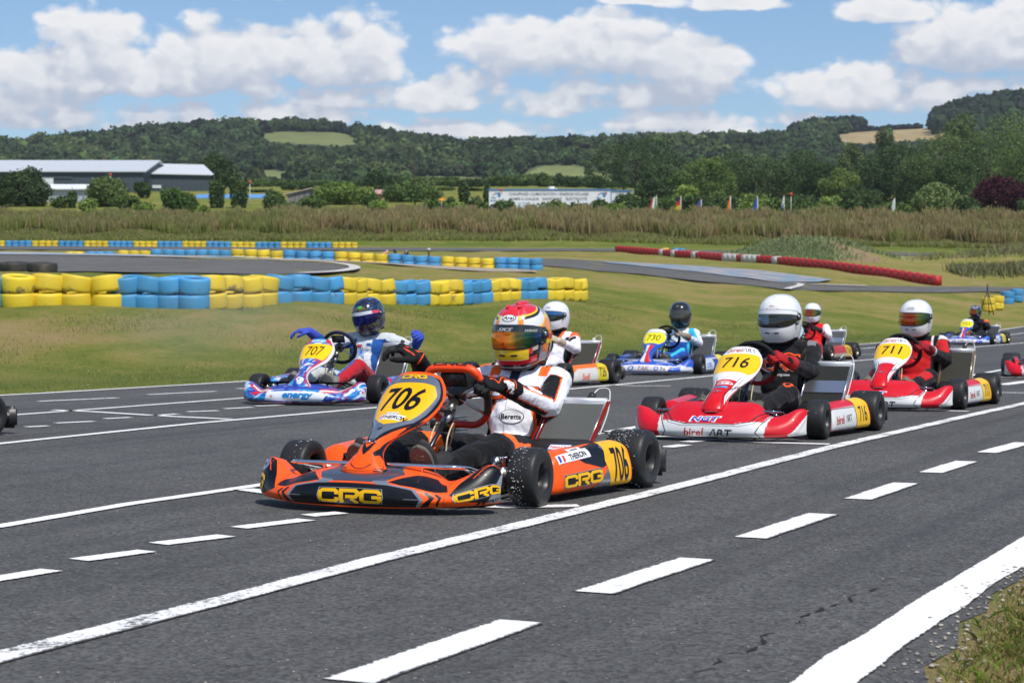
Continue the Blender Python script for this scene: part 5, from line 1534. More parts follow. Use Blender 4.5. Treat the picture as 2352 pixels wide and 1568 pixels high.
BUMP = [(0, [(1.596, .024), (1.630, .062), (1.622, .118), (1.585, .150), (1.51, .174), (1.38, .194)]),
        (.14, [(1.594, .025), (1.627, .062), (1.617, .115), (1.58, .147), (1.507, .170), (1.385, .190)]),
        (.27, [(1.585, .028), (1.611, .060), (1.599, .106), (1.558, .134), (1.492, .153), (1.40, .167)]),
        (.37, [(1.552, .033), (1.573, .060), (1.556, .090), (1.525, .110), (1.478, .125), (1.43, .135)]),
        (.45, [(1.512, .037), (1.532, .062), (1.518, .099), (1.484, .131), (1.44, .152), (1.40, .162)]),
        (.52, [(1.465, .041), (1.482, .066), (1.470, .112), (1.442, .157), (1.408, .190), (1.375, .202)]),
        (.565, [(1.415, .045), (1.428, .070), (1.422, .112), (1.404, .155), (1.382, .186), (1.36, .196)]),
        (.585, [(1.370, .050), (1.378, .070), (1.376, .098), (1.369, .128), (1.362, .150), (1.355, .160)])]
_bn = [[(x, y, z) for x, z in pr] for y, pr in BUMP]
_bn = [[(x, -y, z) for (x, y, z) in st] for st in _bn[:0:-1]] + _bn
_SB = net(_bn)
def mk_bump(st):
    b = [[(x, y, z) for x, z in pr] for y, pr in st]; b = [[(x, -y, z) for (x, y, z) in s_] for s_ in b[:0:-1]] + b
    n_ = net(b); return lambda u, v: n_((u + 1) / 2, v)
def S_bump(u, v): return _SB((u + 1) / 2, v)
S_bumpB = mk_bump([(0, [(1.570, .032), (1.598, .065), (1.585, .130), (1.540, .175), (1.48, .220), (1.39, .252)]),
        (.14, [(1.567, .032), (1.595, .065), (1.581, .128), (1.535, .173), (1.475, .218), (1.39, .250)]),
        (.27, [(1.555, .033), (1.580, .062), (1.563, .118), (1.515, .165), (1.462, .208), (1.40, .240)]),
        (.37, [(1.53, .034), (1.552, .060), (1.535, .100), (1.500, .130), (1.46, .153), (1.42, .166)]),
        (.45, [(1.50, .038), (1.520, .062), (1.505, .105), (1.470, .140), (1.43, .165), (1.40, .175)]),
        (.52, [(1.455, .042), (1.472, .066), (1.462, .115), (1.435, .160), (1.40, .195), (1.37, .208)]),
        (.565, [(1.405, .047), (1.420, .070), (1.412, .120), (1.390, .165), (1.37, .200), (1.35, .212)]),
        (.585, [(1.36, .052), (1.370, .075), (1.366, .120), (1.355, .160), (1.35, .185), (1.345, .196)])])
def make_nassau(shape):
    """shape: (x, z, half width, sweep) bottom to top"""
    A = np.array(shape, dtype=float)
    def S(u, v):
        x, z, w, sw = catmull(A, v)
        e = 1e-3
        d = catmull(A, min(v + e, 1)) - catmull(A, max(v - e, 0)); t = Vector((d[0], 0, d[1])).normalized()
        n = Vector((t.z, 0, -t.x))           # outward, forward and up
        if n.x < 0: n = -n
        q = abs(u) ** 2.2
        lat = math.sin(u * 1.25) / math.sin(1.25) * w
        p = Vector((x, lat, z)) - n * (sw * q)
        return p
    return S
NAS_A = [(1.553, .160, .085, .030), (1.548, .182, .125, .055), (1.515, .232, .085, .055), (1.462, .283, .055, .045), (1.385, .332, .058, .045), (1.295, .374, .090, .05), (1.205, .422, .138, .06), (1.120, .482, .160, .06), (1.060, .535, .152, .05), (1.012, .578, .110, .035)]
NAS_B = [(1.548, .196, .050, .020), (1.538, .220, .072, .032), (1.496, .262, .080, .04), (1.420, .310, .078, .04), (1.320, .348, .080, .045), (1.215, .392, .100, .05), (1.110, .444, .140, .055), (1.000, .505, .158, .055), (.925, .555, .150, .045), (.865, .600, .100, .03)]
def S_pod(u, v):
    y = .615 + .085 * u; x = .885 - .715 * u
    A = [(-.025, .035), (0, .050), (.004, .10), (-.008, .155), (-.030, .20), (-.085, .222), (-.15, .205)]
    o, z = catmull(np.array(A), v)
    k = 1 - .42 * max(0, (.12 - u) / .12) ** 2 - .05 * max(0, (u - .93) / .07)
    rise = 1.0 + .10 * u
    return Vector((x + max(0, (v - .6)) * -.02, y + o - (.05 * max(0, (.1 - u) / .1) ** 2), .035 + (z - .035) * k * rise))
def wheel(parent, name, c, r, w, side, speck=0, rimc=(.03, .03, .032), steer=0.0, outc=None):
    """a tyre with an open rim; axis along y"""
    root = empty(name, c); root.parent = parent; root.rotation_euler = (0, 0, steer)
    M = Matrix.Rotation(R(90), 4, 'X')
    mb = MB(); rub = (.020, .020, .021); h = w / 2
    pr = [(r * .50, -h * .88), (r * .56, -h * .97), (r * .70, -h * 1.0), (r * .86, -h * .97), (r * .95, -h * .88), (r * .985, -h * .72), (r, -h * .4), (r, 0), (r, h * .4), (r * .985, h * .72), (r * .95, h * .88), (r * .86, h * .97), (r * .70, h), (r * .56, h * .97), (r * .50, h * .88)]
    mb.lathe(pr, rub, mat_rubber(), 48, M)
    if speck:      # picked-up bits of pale rubber and grit on the tread
        bV, bF = ico(1)
        for i in range(speck):
            a = random.uniform(0, 2 * PI); q = random.gauss(-.25 * side, .34)
            q = max(-.8, min(.8, q)); s = random.uniform(.0008, .0034) * random.uniform(.6, 1.2)
            p = Vector((r * math.cos(a) * .999, q * h, r * math.sin(a) * .999))
            V = [p + Vector((v[0] * s, v[1] * s * 1.4, v[2] * s)) for v in bV]
            mb.add(V, bF.tolist(), (.46, .46, .44), attr_mat('stone', .8), False)
    # small print on the sidewall
    mb.build('tyre', root)
    mb = MB()
    pr = [(r * .50, h * .90), (r * .535, h * .93), (r * .50, h * .86), (r * .45, h * .55), (r * .43, -h * .1), (r * .30, -h * .16), (r * .16, -h * .16), (.018, -h * .16), (.001, -h * .1)]
    pr2 = [(r * .50, -h * .90), (r * .45, -h * .55), (r * .43, -h * .1)]
    mb.lathe([(a, b * side) for a, b in pr], rimc, mat_plastic() if outc is None else mat_metal(), 36, M.copy() @ Matrix.Scale(-1, 4, (0, 0, 1)))
    mb.lathe([(a, b * side) for a, b in pr2], rimc, mat_plastic(), 36, M.copy() @ Matrix.Scale(-1, 4, (0, 0, 1)))
    for k in range(3):
        a = k * 2.094 + .5
        mb.ellipsoid((r * .24 * math.cos(a), -side * h * -.13 + side * .0, r * .24 * math.sin(a)), (.008, .008, .008), (.6, .6, .58), mat_metal(), seg=8, rings=6)
    mb.build('rim', root)
    return root
def grid_fill_disc(mb, c, n, r, col, mat, seg=32, th=.004):
    q = Vector(n).to_track_quat('Z', 'Y').to_matrix().to_4x4(); q.translation = Vector(c)
    mb.lathe([(.001, th), (r, th), (r, -th), (.001, -th)], col, mat, seg, q)

def build_kart(spec, pose, label, category='go-kart'):
    X, Y, th = pose
    root = empty('racing_kart', (X, Y, 0), math.atan2(-math.cos(R(th)), -math.sin(R(th))), label, category, None)
    main = lin(spec['main']); steer = R(spec.get('steer', 0))
    nas = make_nassau(spec.get('nas', NAS_A))
    P = mat_paint(); blk = (.022, .022, .024); S_bump = spec.get('bump', globals()['S_bump'])
    det = spec.get('detail', 1)
    # ---- front fairing
    mb = MB(); nu, nv = (190, 40) if det else (80, 18)
    mb.surf(S_bump, nu, nv, main, P, -1, 1, 0, 1, colf=spec.get('bump_col'))
    back = lambda u, v: (lambda p: Vector((p.x - .035 - .05 * v * (1 - abs(u)), p.y * .97, max(.028, p.z - .012))))(S_bump(u, v))
    mb.surf(back, 40, 6, blk, mat_plastic(), -1, 1, 0, 1)
    # underside lip, closing the shell to the back skin
    for v0 in (0, 1):
        V = []; F = []
        for i in range(61):
            u = -1 + 2 * i / 60; V += [S_bump(u, v0), back(u, v0)]
            if i: F.append([2 * i - 2, 2 * i - 1, 2 * i + 1, 2 * i])
        mb.add(V, F, blk if v0 == 0 else main, mat_plastic() if v0 == 0 else P)
    for u0 in (-1, 1):
        V = []; F = []
        for i in range(13):
            V += [S_bump(u0, i / 12), back(u0, i / 12)]
            if i: F.append([2 * i - 2, 2 * i - 1, 2 * i + 1, 2 * i])
        mb.add(V, F, main, P)
    if spec.get('bump_art'): spec['bump_art'](mb, S_bump)
    mb.build('front_fairing', root)
    # ---- number panel
    mb = MB()
    mb.surf(nas, 26 if det else 16, 60 if det else 36, main, P, -1, 1, 0, 1, colf=spec.get('nas_col'))
    nb = lambda u, v: (lambda p: Vector((p.x - .012, p.y * .96, p.z - .006)))(nas(u, v))
    mb.surf(nb, 14, 30, blk, mat_plastic(), -1, 1, 0, 1)
    rimV = []; rimF = []
    loop = [(-1 + 2 * i / 20, 1) for i in range(21)] + [(1, 1 - i / 40) for i in range(1, 41)] + [(1 - 2 * i / 20, 0) for i in range(1, 21)] + [(-1, i / 40) for i in range(1, 40)]
    for i, (u, v) in enumerate(loop): rimV += [nas(u, v), nb(u, v)]
    n_ = len(loop)
    for i in range(n_): rimF.append([2 * i, 2 * i + 1, 2 * ((i + 1) % n_) + 1, 2 * ((i + 1) % n_)])
    mb.add(rimV, rimF, lin(spec.get('rimc', spec['main'])), P)
    if spec.get('nas_art'): spec['nas_art'](mb, nas)
    mb.build('number_panel', root)
    # ---- side pods
    for s_ in (1, -1):
        S = S_pod if s_ == 1 else (lambda u, v: (lambda p: Vector((p.x, -p.y, p.z)))(S_pod(u, v)))
        mb = MB(); mb.surf(S, 48 if det else 24, 16, main, P, 0, 1, 0, 1, colf=spec.get('pod_col'))
        inn = lambda u, v: (lambda p: Vector((p.x, p.y - s_ * .05, max(.03, p.z - .02))))(S(u, v))
        for u0 in (0, 1):
            V = [S(u0, i / 12) for i in range(13)] + [Vector((S(u0, 0).x, s_ * .46, .04))]
            mb.add(V, [list(range(14))], main if u0 == 0 else blk, P)
        V = []; F = []
        for i in range(21):
            p = S(i / 20, 1); q = S(i / 20, 0); V += [p, Vector((p.x, s_ * .46, .19)), Vector((q.x, s_ * .46, .034)), q]
            if i:
                for k in range(3): F.append([4 * i - 4 + k, 4 * i - 3 + k, 4 * i + 1 + k, 4 * i + k])
        mb.add(V, F, blk, mat_plastic())
        if s_ == 1 and spec.get('pod_art'): spec['pod_art'](mb, S)
        mb.build('side_pod', root)
    # ---- wheels
    sp = spec.get('speck', 0); rc = spec.get('rim', (.03, .03, .032)); om = spec.get('rim_metal')
    for s_ in (1, -1):
        wheel(root, 'front_wheel', (1.05, .574 * s_, .13), .13, .135, s_, int(sp * .5) if s_ > 0 else sp // 9, rc, steer, om)
        wheel(root, 'rear_wheel', (0, .636 * s_, .14), .14, .212, s_, sp, rc, 0, om)
    # ---- chassis: tubes, floor tray, axle, stub axles, brake disc
    steel = lin(spec.get('frame', '2a2a2c')); mt = mat_metal(); pl = mat_plastic()
    mb = MB()
    for s_ in (1, -1):
        mb.tube([(1.22, .10 * s_, .05), (1.12, .19 * s_, .05), (.95, .33 * s_, .05), (.55, .31 * s_, .05), (.2, .34 * s_, .055), (-.10, .34 * s_, .075), (-.16, .33 * s_, .08)], .015, steel, P, 10, smooth_path=4)
        mb.tube([(1.05, .36 * s_, .10), (1.05, .48 * s_, .125)], .022, (.5, .5, .5), mt, 12)
        mb.tube([(1.05, .47 * s_, .13), (1.05, .53 * s_, .13)], [.03, .04], (.55, .52, .45), mt, 16)
        mb.box((1.05, .44 * s_, .125), (.06, .05, .085), (.30, .30, .31), mt, bevel=.008)
        mb.tube([(.93, .05 * s_, .10), (.99, .44 * s_, .12)], .007, (.35, .35, .36), mt, 8)
        mb.tube([(.22, .36 * s_, .06), (.22, .56 * s_, .06)], .013, steel, P, 8)
        mb.tube([(.82, .34 * s_, .06), (.82, .56 * s_, .06)], .013, steel, P, 8)
    mb.tube([(1.22, -.10, .05), (1.25, 0, .05), (1.22, .10, .05)], .015, steel, P, 10, smooth_path=4)
    mb.tube([(.95, -.33, .05), (.95, .33, .05)], .015, steel, P); mb.tube([(.35, -.32, .05), (.35, .32, .05)], .015, steel, P)
    mb.box((.72, 0, .036), (.95, .50, .006), (.05, .05, .052), pl)
    mb.tube([(0, -.54, .14), (0, .54, .14)], .02, (.45, .45, .46), mt, 16)
    grid_fill_disc(mb, (0, .18, .14), (0, 1, 0), .095, (.4, .4, .4), mt)
    if spec.get('front_brake', 0):
        grid_fill_disc(mb, (1.04, .41, .13), (0, 1, 0), .07, (.35, .34, .32), mt)
        mb.box((1.02, .405, .185), (.08, .04, .05), (.30, .30, .31), mt, bevel=.006)
        for k in range(4): mb.ellipsoid((1.02 + .02 * k - .03, .43, .205), (.007, .007, .007), (.7, .7, .7), mat_chrome(), seg=8, rings=6)
    mb.build('chassis_frame', root)
    # chrome bars that carry the nose
    mb = MB(); ch = (.75, .75, .76) if not spec.get('bar') else lin(spec['bar'])
    cm = mat_chrome()
    mb.tube([(1.16, -.40, .15), (1.36, -.415, .185), (1.425, -.385, .193), (1.43, -.30, .193), (1.43, 0, .195), (1.43, .30, .193), (1.425, .385, .193), (1.36, .415, .185), (1.16, .40, .15)], .0095, ch, cm, 12, smooth_path=5)
    mb.tube([(1.20, -.22, .07), (1.48, -.24, .08), (1.50, 0, .08), (1.48, .24, .08), (1.20, .22, .07)], .010, ch, cm, 12, smooth_path=5)
    for s_ in (1, -1):
        mb.tube([(1.43, .24 * s_, .193), (1.40, .235 * s_, .14), (1.30, .23 * s_, .075)], .009, ch, cm, 10, smooth_path=4)
        mb.tube([(1.36, .415 * s_, .185), (1.12, .42 * s_, .11)], .006, ch, cm, 8)
        mb.tube([(1.20, .30 * s_, .17), (1.10, .40 * s_, .12)], .006, ch, cm, 8)
    mb.build('nose_bars', root)
    # pedals and their plates
    for s_ in (1, -1):
        mb = MB(); mb.tube([(1.16, .14 * s_, .05), (1.20, .16 * s_, .13), (1.215, .17 * s_, .20)], .007, (.6, .6, .6), cm, 8, smooth_path=3)
        mb.box((1.205, .155 * s_, .135), (.012, .10, .03), blk, pl, Matrix.Rotation(R(-15), 3, 'Y'), bevel=.004)
        mb.build('pedal', root)
    # ---- steering
    C = Vector(spec.get('wheel_c', (.565, .03, .468))); up = Vector((.42, 0, .907)); la = Vector((0, 1, 0)); nrm = up.cross(la)
    if nrm.x > 0: nrm = -nrm
    sr = spec.get('steer_rot', 0.0)
    W = lambda a, b, o=0: C + la * (a * math.cos(sr) - b * math.sin(sr)) + up * (a * math.sin(sr) + b * math.cos(sr)) + nrm * o
    mb = MB(); wc = lin(spec.get('wheel', '1c1c1e')); wc2 = lin(spec.get('wheel2', spec.get('wheel', '1c1c1e')))
    if spec.get('wheel_flat'):
        ring = [(-.09, .142), (0, .146), (.09, .142), (.132, .105), (.155, .03), (.150, -.05), (.125, -.11), (.07, -.148), (0, -.150), (-.07, -.148), (-.125, -.11), (-.150, -.05), (-.155, .03), (-.132, .105)]
    else:
        ring = [(.155 * math.sin(k / 14 * 2 * PI), .155 * math.cos(k / 14 * 2 * PI)) for k in range(14)]
    pts = [W(a, b) for a, b in ring]
    SPp, _ = spline(pts, [1] * len(pts), 6, True)
    n_ = len(SPp)
    # coloured top and bottom, dark grips
    V = []; F = []; Cc = []; seg = 12
    for i, p in enumerate(SPp):
        t = (SPp[(i + 1) % n_] - SPp[i - 1]).normalized(); x = nrm; y = t.cross(x).normalized(); rr = .0165
        b = (p - C).dot(up) if not sr else (p - C).dot(W(0, 1) - C)
        grip = abs(b) < .085
        if spec.get('wheel_flat') and b > .11: rr = .021
        if grip: rr = .0185
        for j in range(seg):
            a = 2 * PI * j / seg; V.append(p + (x * math.cos(a) + y * math.sin(a)) * rr); Cc.append((.016, .016, .018) if grip else (wc if b > 0 else wc2))
    for i in range(n_):
        for j in range(seg):
            a_ = i * seg + j; b_ = i * seg + (j + 1) % seg; c_ = ((i + 1) % n_) * seg + (j + 1) % seg; d_ = ((i + 1) % n_) * seg + j
            F.append([a_, b_, c_, d_])
    mb.add(V, F, Cc, mat_glove() if not spec.get('wheel_flat') else pl)
    if spec.get('wheel_flat'):
        pass
    mb.build('steering_wheel', root)
    sw = MB()
    sw.lathe([(.001, .012), (.045, .012), (.045, -.012), (.001, -.012)], (.03, .03, .03), pl, 20, Matrix.Translation(C) @ (nrm.to_track_quat('Z', 'Y').to_matrix().to_4x4()))
    for a, b in ((.135, .06), (-.135, .06), (.125, -.09), (-.125, -.09)):
        sw.tube([W(0, 0, -.004), W(a * .5, b * .5, -.006), W(a, b, 0)], [.009, .007, .007], (.55, .55, .56) if det else (.2, .2, .2), mt, 8)
    sw.box(W(0, .085, .002), (.012, .13, .075), (.02, .02, .022), pl, nrm.to_track_quat('X', 'Z').to_matrix(), bevel=.006)
    sw.build('steering_hub', root)
    mb = MB(); base = Vector((1.06, .01, .10))
    mb.tube([C - nrm * .01, base], .0115, (.08, .08, .09), mt, 12)
    mb.tube([C + (base - C) * .07, C + (base - C) * .20], .021, (.30, .28, .22), mt, 12)
    mb.box(C + (base - C) * .26 + Vector((0, .01, 0)), (.10, .045, .03), (.18, .18, .19), mt, Matrix.Rotation(R(35), 3, 'Y'), bevel=.004)
    for s_ in (-1, 1):
        mb.tube([(.99, .12 * s_, .06), C + (base - C) * .62], .009, (.06, .06, .07), mt, 8)
        mb.tube([C + (base - C) * .20 + Vector((0, .02 * s_, 0)), nas(.35 * s_, .72) + Vector((-.02, 0, 0))], .005, (.5, .5, .5), cm, 8)
        mb.ellipsoid(nas(.98 * s_, .66) + Vector((-.02, -.012 * s_, -.01)), (.012, .012, .012), (.75, .75, .75), cm, seg=10, rings=8)
    mb.build('steering_column', root)
    # ---- fuel tank
    mb = MB(); tk = lin(spec.get('tank', 'c8c4b8'))
    mb.box((.78, 0, .115), (.26, .20, .15), tk, pl, Matrix.Rotation(R(-6), 3, 'Y'), bevel=.035)
    mb.tube([(.74, 0, .19), (.74, 0, .225)], .03, (.03, .03, .03), pl, 16)
    for yy in (-.05, .035): mb.tube([(.80, yy, .19), (.78, yy, .27), (.68, yy - .02, .33), (.62, yy - .06, .25), (.5, yy - .15, .16)], .0038, (.60, .50, .30), attr_mat('hose', .3), 8, smooth_path=4)
    mb.build('fuel_tank', root)
    # ---- seat
    pr = np.array([(.40, .075, .13), (.26, .045, .165), (.10, .045, .175), (-.03, .11, .175), (-.11, .24, .17), (-.165, .38, .165), (-.20, .49, .125)])
    sy = .045
    def S_seat(u, v):
        x, z, w = catmull(pr, v); d = catmull(pr, min(1, v + .01)) - catmull(pr, max(0, v - .01)); t = Vector((d[0], 0, d[1])).normalized(); n = Vector((-t.z, 0, t.x)); n = n if n.z + n.x * .6 > 0 else -n
        lift = (abs(u) ** 3) * (.11 if v > .2 else .03 + .08 * v / .2)
        return Vector((x, sy + w * math.sin(u * 1.35) / math.sin(1.35), z)) + n * lift
    mb = MB(); mb.surf(S_seat, 24, 24, lin(spec.get('seat', '15161a')), attr_mat('seat_shell', .3, coat=.3), -1, 1, 0, 1)
    o = mb.build('seat', root); md = o.modifiers.new('thick', 'SOLIDIFY'); md.thickness = .007; md.offset = -1
    # ---- engine on the right, exhaust, airbox
    mb = MB()
    mb.box((.08, -.30, .14), (.20, .13, .14), (.13, .13, .14), mt, bevel=.02)
    for k in range(7): mb.box((.10, -.30, .225 + k * .016), (.15 - .004 * k, .14, .006), (.25, .25, .26), mt)
    mb.tube([(.02, -.38, .13), (.02, -.385, .13)], .06, (.1, .1, .1), mt, 20)
    mb.build('engine', root)
    mb = MB(); mb.box((.30, -.22, .30), (.17, .11, .10), blk, pl, bevel=.03); mb.tube([(.22, -.22, .30), (.14, -.28, .27)], .03, blk, pl, 12); mb.build('air_box', root)
    mb = MB(); mb.tube([(.16, -.34, .22), (.22, -.42, .21), (.10, -.47, .17), (-.12, -.44, .15), (-.30, -.34, .14)], [.02, .025, .045, .05, .03], (.42, .38, .33), mt, 14, smooth_path=4); mb.build('exhaust_pipe', root)
    # ---- radiator on the left of the seat
    rb, rt = spec.get('rad', ((.315, .235), (.108, .408)))
    y0, y1 = spec.get('rady', (.275, .545))
    a = Vector((rb[0], 0, rb[1])); b = Vector((rt[0], 0, rt[1])); t = (b - a).normalized(); n = Vector((t.z, 0, -t.x)); n = n if n.x > 0 else -n
    H = (b - a).length; rot = Matrix((n, Vector((0, 1, 0)), t)).transposed()
    if rot.determinant() < 0: rot = Matrix((n, Vector((0, -1, 0)), t)).transposed()
    rr_ = empty('radiator', (0, 0, 0)); rr_.parent = root
    mb = MB(); w = y1 - y0; cy = (y0 + y1) / 2
    Q = lambda yy, h, o=0: Vector((a.x, yy, a.z)) + t * h + n * o
    mb.box(Q(cy, H * .5, -.018), (.028, w * .96, H * .96), (.018, .018, .019), pl, rot)
    nf = 31 if det else 20
    fin = lin(spec.get('fin', '4c4e4a'))
    for k in range(nf):
        yy = y0 + w * (k + .5) / nf
        mb.box(Q(yy, H * .5, .0), (.010, w / nf * .42, H * .92), fin, attr_mat('radiator_fin', .45, metal=.3), rot)
    mb.build('radiator_core', rr_)
    mb = MB(); al = (.60, .61, .62)
    for h_ in (1.0,): mb.box(Q(cy, H * h_ + .012, -.012), (.052, w + .02, .040), (.78, .79, .80), attr_mat('brushed_tank', .42, metal=.55), rot, bevel=.010)
    for yy in (y0 - .004, y1 + .004): mb.box(Q(yy, H * .5, -.012), (.042, .012, H), al, mt, rot, bevel=.002)
    if spec.get('rad_band'): mb.box(Q(cy, H * .42, .008), (.004, w * .97, H * .30), (.55, .58, .62), mt, rot)
    mb.tube([Q(cy + .05, H + .028), Q(cy + .05, H + .055)], .020, (.02, .02, .02) if det else al, pl, 16)
    mb.build('radiator_frame', rr_)
    if spec.get('straps'):
        for yy in (y0 - .018, y0 + .004, y1 + .012, y1 + .022):
            mb = MB(); mb.box(Q(yy, H * .49, .008), (.008, .006, H * 1.04), lin(spec['straps']), P, rot); mb.build('mounting_strap', rr_)
    mb = MB(); mb.tube([Q(cy + .05, H + .05), Q(cy + .07, H + .10), Q(cy + .12, H + .10), Q(y1 + .01, H + .04), Q(y1 + .02, H - .05, -.02), Q(y1 + .02, .08, -.03)], .0032, (.62, .63, .63), attr_mat('clear_hose', .15), 8, smooth_path=5)
    mb.build('overflow_hose', rr_)
    mb = MB(); lo = Q(cy, -.045, .0)
    mb.box(lo, (.02, w + .06, .10), (.028, .028, .030), pl, rot, bevel=.006)
    if spec.get('rad_label'):
        q = [Q(cy - .055, -.072, .0115), Q(cy + .06, -.072, .0115), Q(cy + .066, -.035, .0115), Q(cy - .049, -.035, .0115)]
        mb.add(q, [[0, 1, 2, 3]], (.04, .12, .45), P, False)
        q = [Q(cy - .051, -.069, .0121), Q(cy + .056, -.069, .0121), Q(cy + .062, -.038, .0121), Q(cy - .045, -.038, .0121)]
        mb.add(q, [[0, 1, 2, 3]], (.75, .75, .76), P, False)
        V, F = text2d('New-Line', .15, .02); mb.add([Q(cy + .006 + p[0] * .018, -.0535 + p[1] * .018, .0127) for p in V], F, (.62, .03, .07), P, False)
    mb.build('radiator_shroud', rr_)
    # ---- rear bumper: black moulded bar with box ends
    mb = MB(); bb = (.020, .020, .021)
    mb.tube([(-.27, -.60, .12), (-.30, 0, .12), (-.27, .60, .12)], .035, bb, pl, 10, smooth_path=4)
    for s_ in (1, -1):
        mb.box((-.235, .66 * s_, .115), (.06, .13, .15), bb, pl, bevel=.02)
        mb.box((-.23, .66 * s_, .115), (.078, .06, .07), (.008, .008, .008), pl, bevel=.01)
        mb.tube([(-.14, .30 * s_, .08), (-.27, .30 * s_, .10)], .014, (.1, .1, .1), mt, 8)
    mb.build('rear_bumper', root)
    # ---- spring pin with its loop on the panel
    if spec.get('pin', 1):
        p = nas(0, .345); nn = s_normal(nas, 0, .345); mb = MB()
        mb.ellipsoid(p + nn * .004, (.008, .008, .008), (.7, .7, .7), cm, seg=10, rings=8)
        tu = (nas(.1, .345) - nas(-.1, .345)).normalized(); tv = nn.cross(tu)
        lp = [p + nn * .008 + tu * a_ + tv * b_ for a_, b_ in ((-.028, -.004), (-.005, .002), (.012, .010), (.026, .008), (.030, -.002), (.018, -.006), (0, .0), (-.026, -.008))]
        mb.tube(lp, .0016, (.75, .75, .76), cm, 6, smooth_path=4); mb.build('spring_pin', root)
    return root, nas, W
# ------------------------------------------------------------------ drivers
from mathutils.bvhtree import BVHTree
def capsule_bm(bm, a, b, ra, rb, seg=14, flat=1.0, fl_axis=None):
    a, b = Vector(a), Vector(b); d = b - a; L_ = d.length
    q = d.to_track_quat('Z', 'Y').to_matrix() if L_ > 1e-6 else Matrix.Identity(3)
    prof = []
    for i in range(5): an = -PI / 2 + (PI / 2) * i / 4; prof.append((ra * math.cos(an), ra * math.sin(an)))
    for i in range(1, 4): t = i / 4; prof.append((ra + (rb - ra) * t, L_ * t))
    for i in range(5): an = (PI / 2) * i / 4; prof.append((rb * math.cos(an), L_ + rb * math.sin(an)))
    rings = []
    for r, h in prof:
        ring = []
        for j in range(seg):
            an = 2 * PI * j / seg; p = q @ Vector((r * math.cos(an), r * math.sin(an), h))
            if fl_axis is not None: p = p - fl_axis * (p.dot(fl_axis) * (1 - flat))
            ring.append(bm.verts.new(a + p))
        rings.append(ring)
    for k in range(len(rings) - 1):
        for j in range(seg):
            try: bm.faces.new([rings[k][j], rings[k][(j + 1) % seg], rings[k + 1][(j + 1) % seg], rings[k + 1][j]])
            except ValueError: pass
    for rg, rev in ((rings[0], True), (rings[-1], False)):
        try: bm.faces.new(rg[::-1] if rev else rg)
        except ValueError: pass
def ell_bm(bm, c, r, rot=None):
    res = bmesh.ops.create_icosphere(bm, subdivisions=3, radius=1)
    for v in res['verts']:
        p = Vector((v.co.x * r[0], v.co.y * r[1], v.co.z * r[2]))
        if rot is not None: p = rot @ p
        v.co = p + Vector(c)
def fuse(bm, voxel, smooth=4, wrinkle=0.0, wscale=.09):
    """union of overlapping forms into ONE continuous skin"""
    me = bpy.data.meshes.new('tmp'); bm.to_mesh(me); bm.free()
    o = bpy.data.objects.new('tmp', me); COL.objects.link(o)
    m = o.modifiers.new('r', 'REMESH'); m.mode = 'VOXEL'; m.voxel_size = voxel
    m = o.modifiers.new('s', 'SMOOTH'); m.factor = .6; m.iterations = smooth
    if wrinkle:
        tx = bpy.data.textures.new('w', 'CLOUDS'); tx.noise_scale = wscale; tx.noise_depth = 2
        m = o.modifiers.new('d', 'DISPLACE'); m.texture = tx; m.strength = wrinkle; m.mid_level = .5; m.texture_coords = 'LOCAL'
    bpy.context.view_layer.update()
    e = o.evaluated_get(bpy.context.evaluated_depsgraph_get())
    r = bpy.data.meshes.new_from_object(e)
    V = np.empty(len(r.vertices) * 3, dtype=np.float32); r.vertices.foreach_get('co', V); V = V.reshape(-1, 3)
    Nn = np.empty(len(r.vertices) * 3, dtype=np.float32); r.vertices.foreach_get('normal', Nn); Nn = Nn.reshape(-1, 3)
    F = [list(p.vertices) for p in r.polygons]
    bpy.data.objects.remove(o); bpy.data.meshes.remove(me); bpy.data.meshes.remove(r)
    return V, F, Nn
def seg_dist(V, a, b):
    a = np.array(a); b = np.array(b); d = b - a; t = np.clip(((V - a) @ d) / (d @ d), 0, 1)
    q = a + t[:, None] * d
    r = V - q
    return np.linalg.norm(r, axis=1), t, r
def proj_art(mb, bvh, origin, right, up, V2, F2, size, col, mat, lift=.002, step=.02, sx=1.0, near=.12, reach=.35):
    origin, right, up = Vector(origin), Vector(right).normalized(), Vector(up).normalized()
    n = right.cross(up).normalized()
    V2 = [[p[0] * size * sx, p[1] * size] for p in V2]
    V2, F2 = refine(V2, F2, step)
    P = []; ok = []
    for x, y in V2:
        o = origin + right * x + up * y + n * near
        loc, nn, i, d = bvh.ray_cast(o, -n, reach + .25)
        if loc is None: P.append(origin + right * x + up * y); ok.append(False)
        else: P.append(loc + n * lift * .6 + nn * lift * .6); ok.append(True)
    F2 = [f for f in F2 if all(ok[i] for i in f)]
    mb.add(P, F2, col, mat, True)

def J_default(dy=.045, hz=0.0, hx=0.0, lean=0.0):
    return dict(pel=(.09, dy, .165), bel=(.05, dy, .30), chest=(.005 + hx, dy + lean * .5, .425 + hz * .6), neck=(-.015 + hx, dy + lean * .8, .565 + hz), head=(.005 + hx, dy + lean, .73 + hz),
                shL=(-.035 + hx, dy + .185 + lean * .7, .505 + hz), shR=(-.035 + hx, dy - .185 + lean * .7, .505 + hz),
                elL=(.17, dy + .30, .385), elR=(.17, dy - .30, .385), wrL=(.44, .195, .455), wrR=(.44, -.135, .455),
                hipL=(.12, dy + .085, .135), hipR=(.12, dy - .085, .135), knL=(.66, .255, .255), knR=(.66, -.205, .255), anL=(1.10, .165, .165), anR=(1.10, -.165, .165))
BONES = [('pel', 'neck'), ('shL', 'elL'), ('elL', 'wrL'), ('shR', 'elR'), ('elR', 'wrR'), ('hipL', 'knL'), ('knL', 'anL'), ('hipR', 'knR'), ('knR', 'anR')]
RAD = [.155, .062, .047, .062, .047, .088, .062, .088, .062]
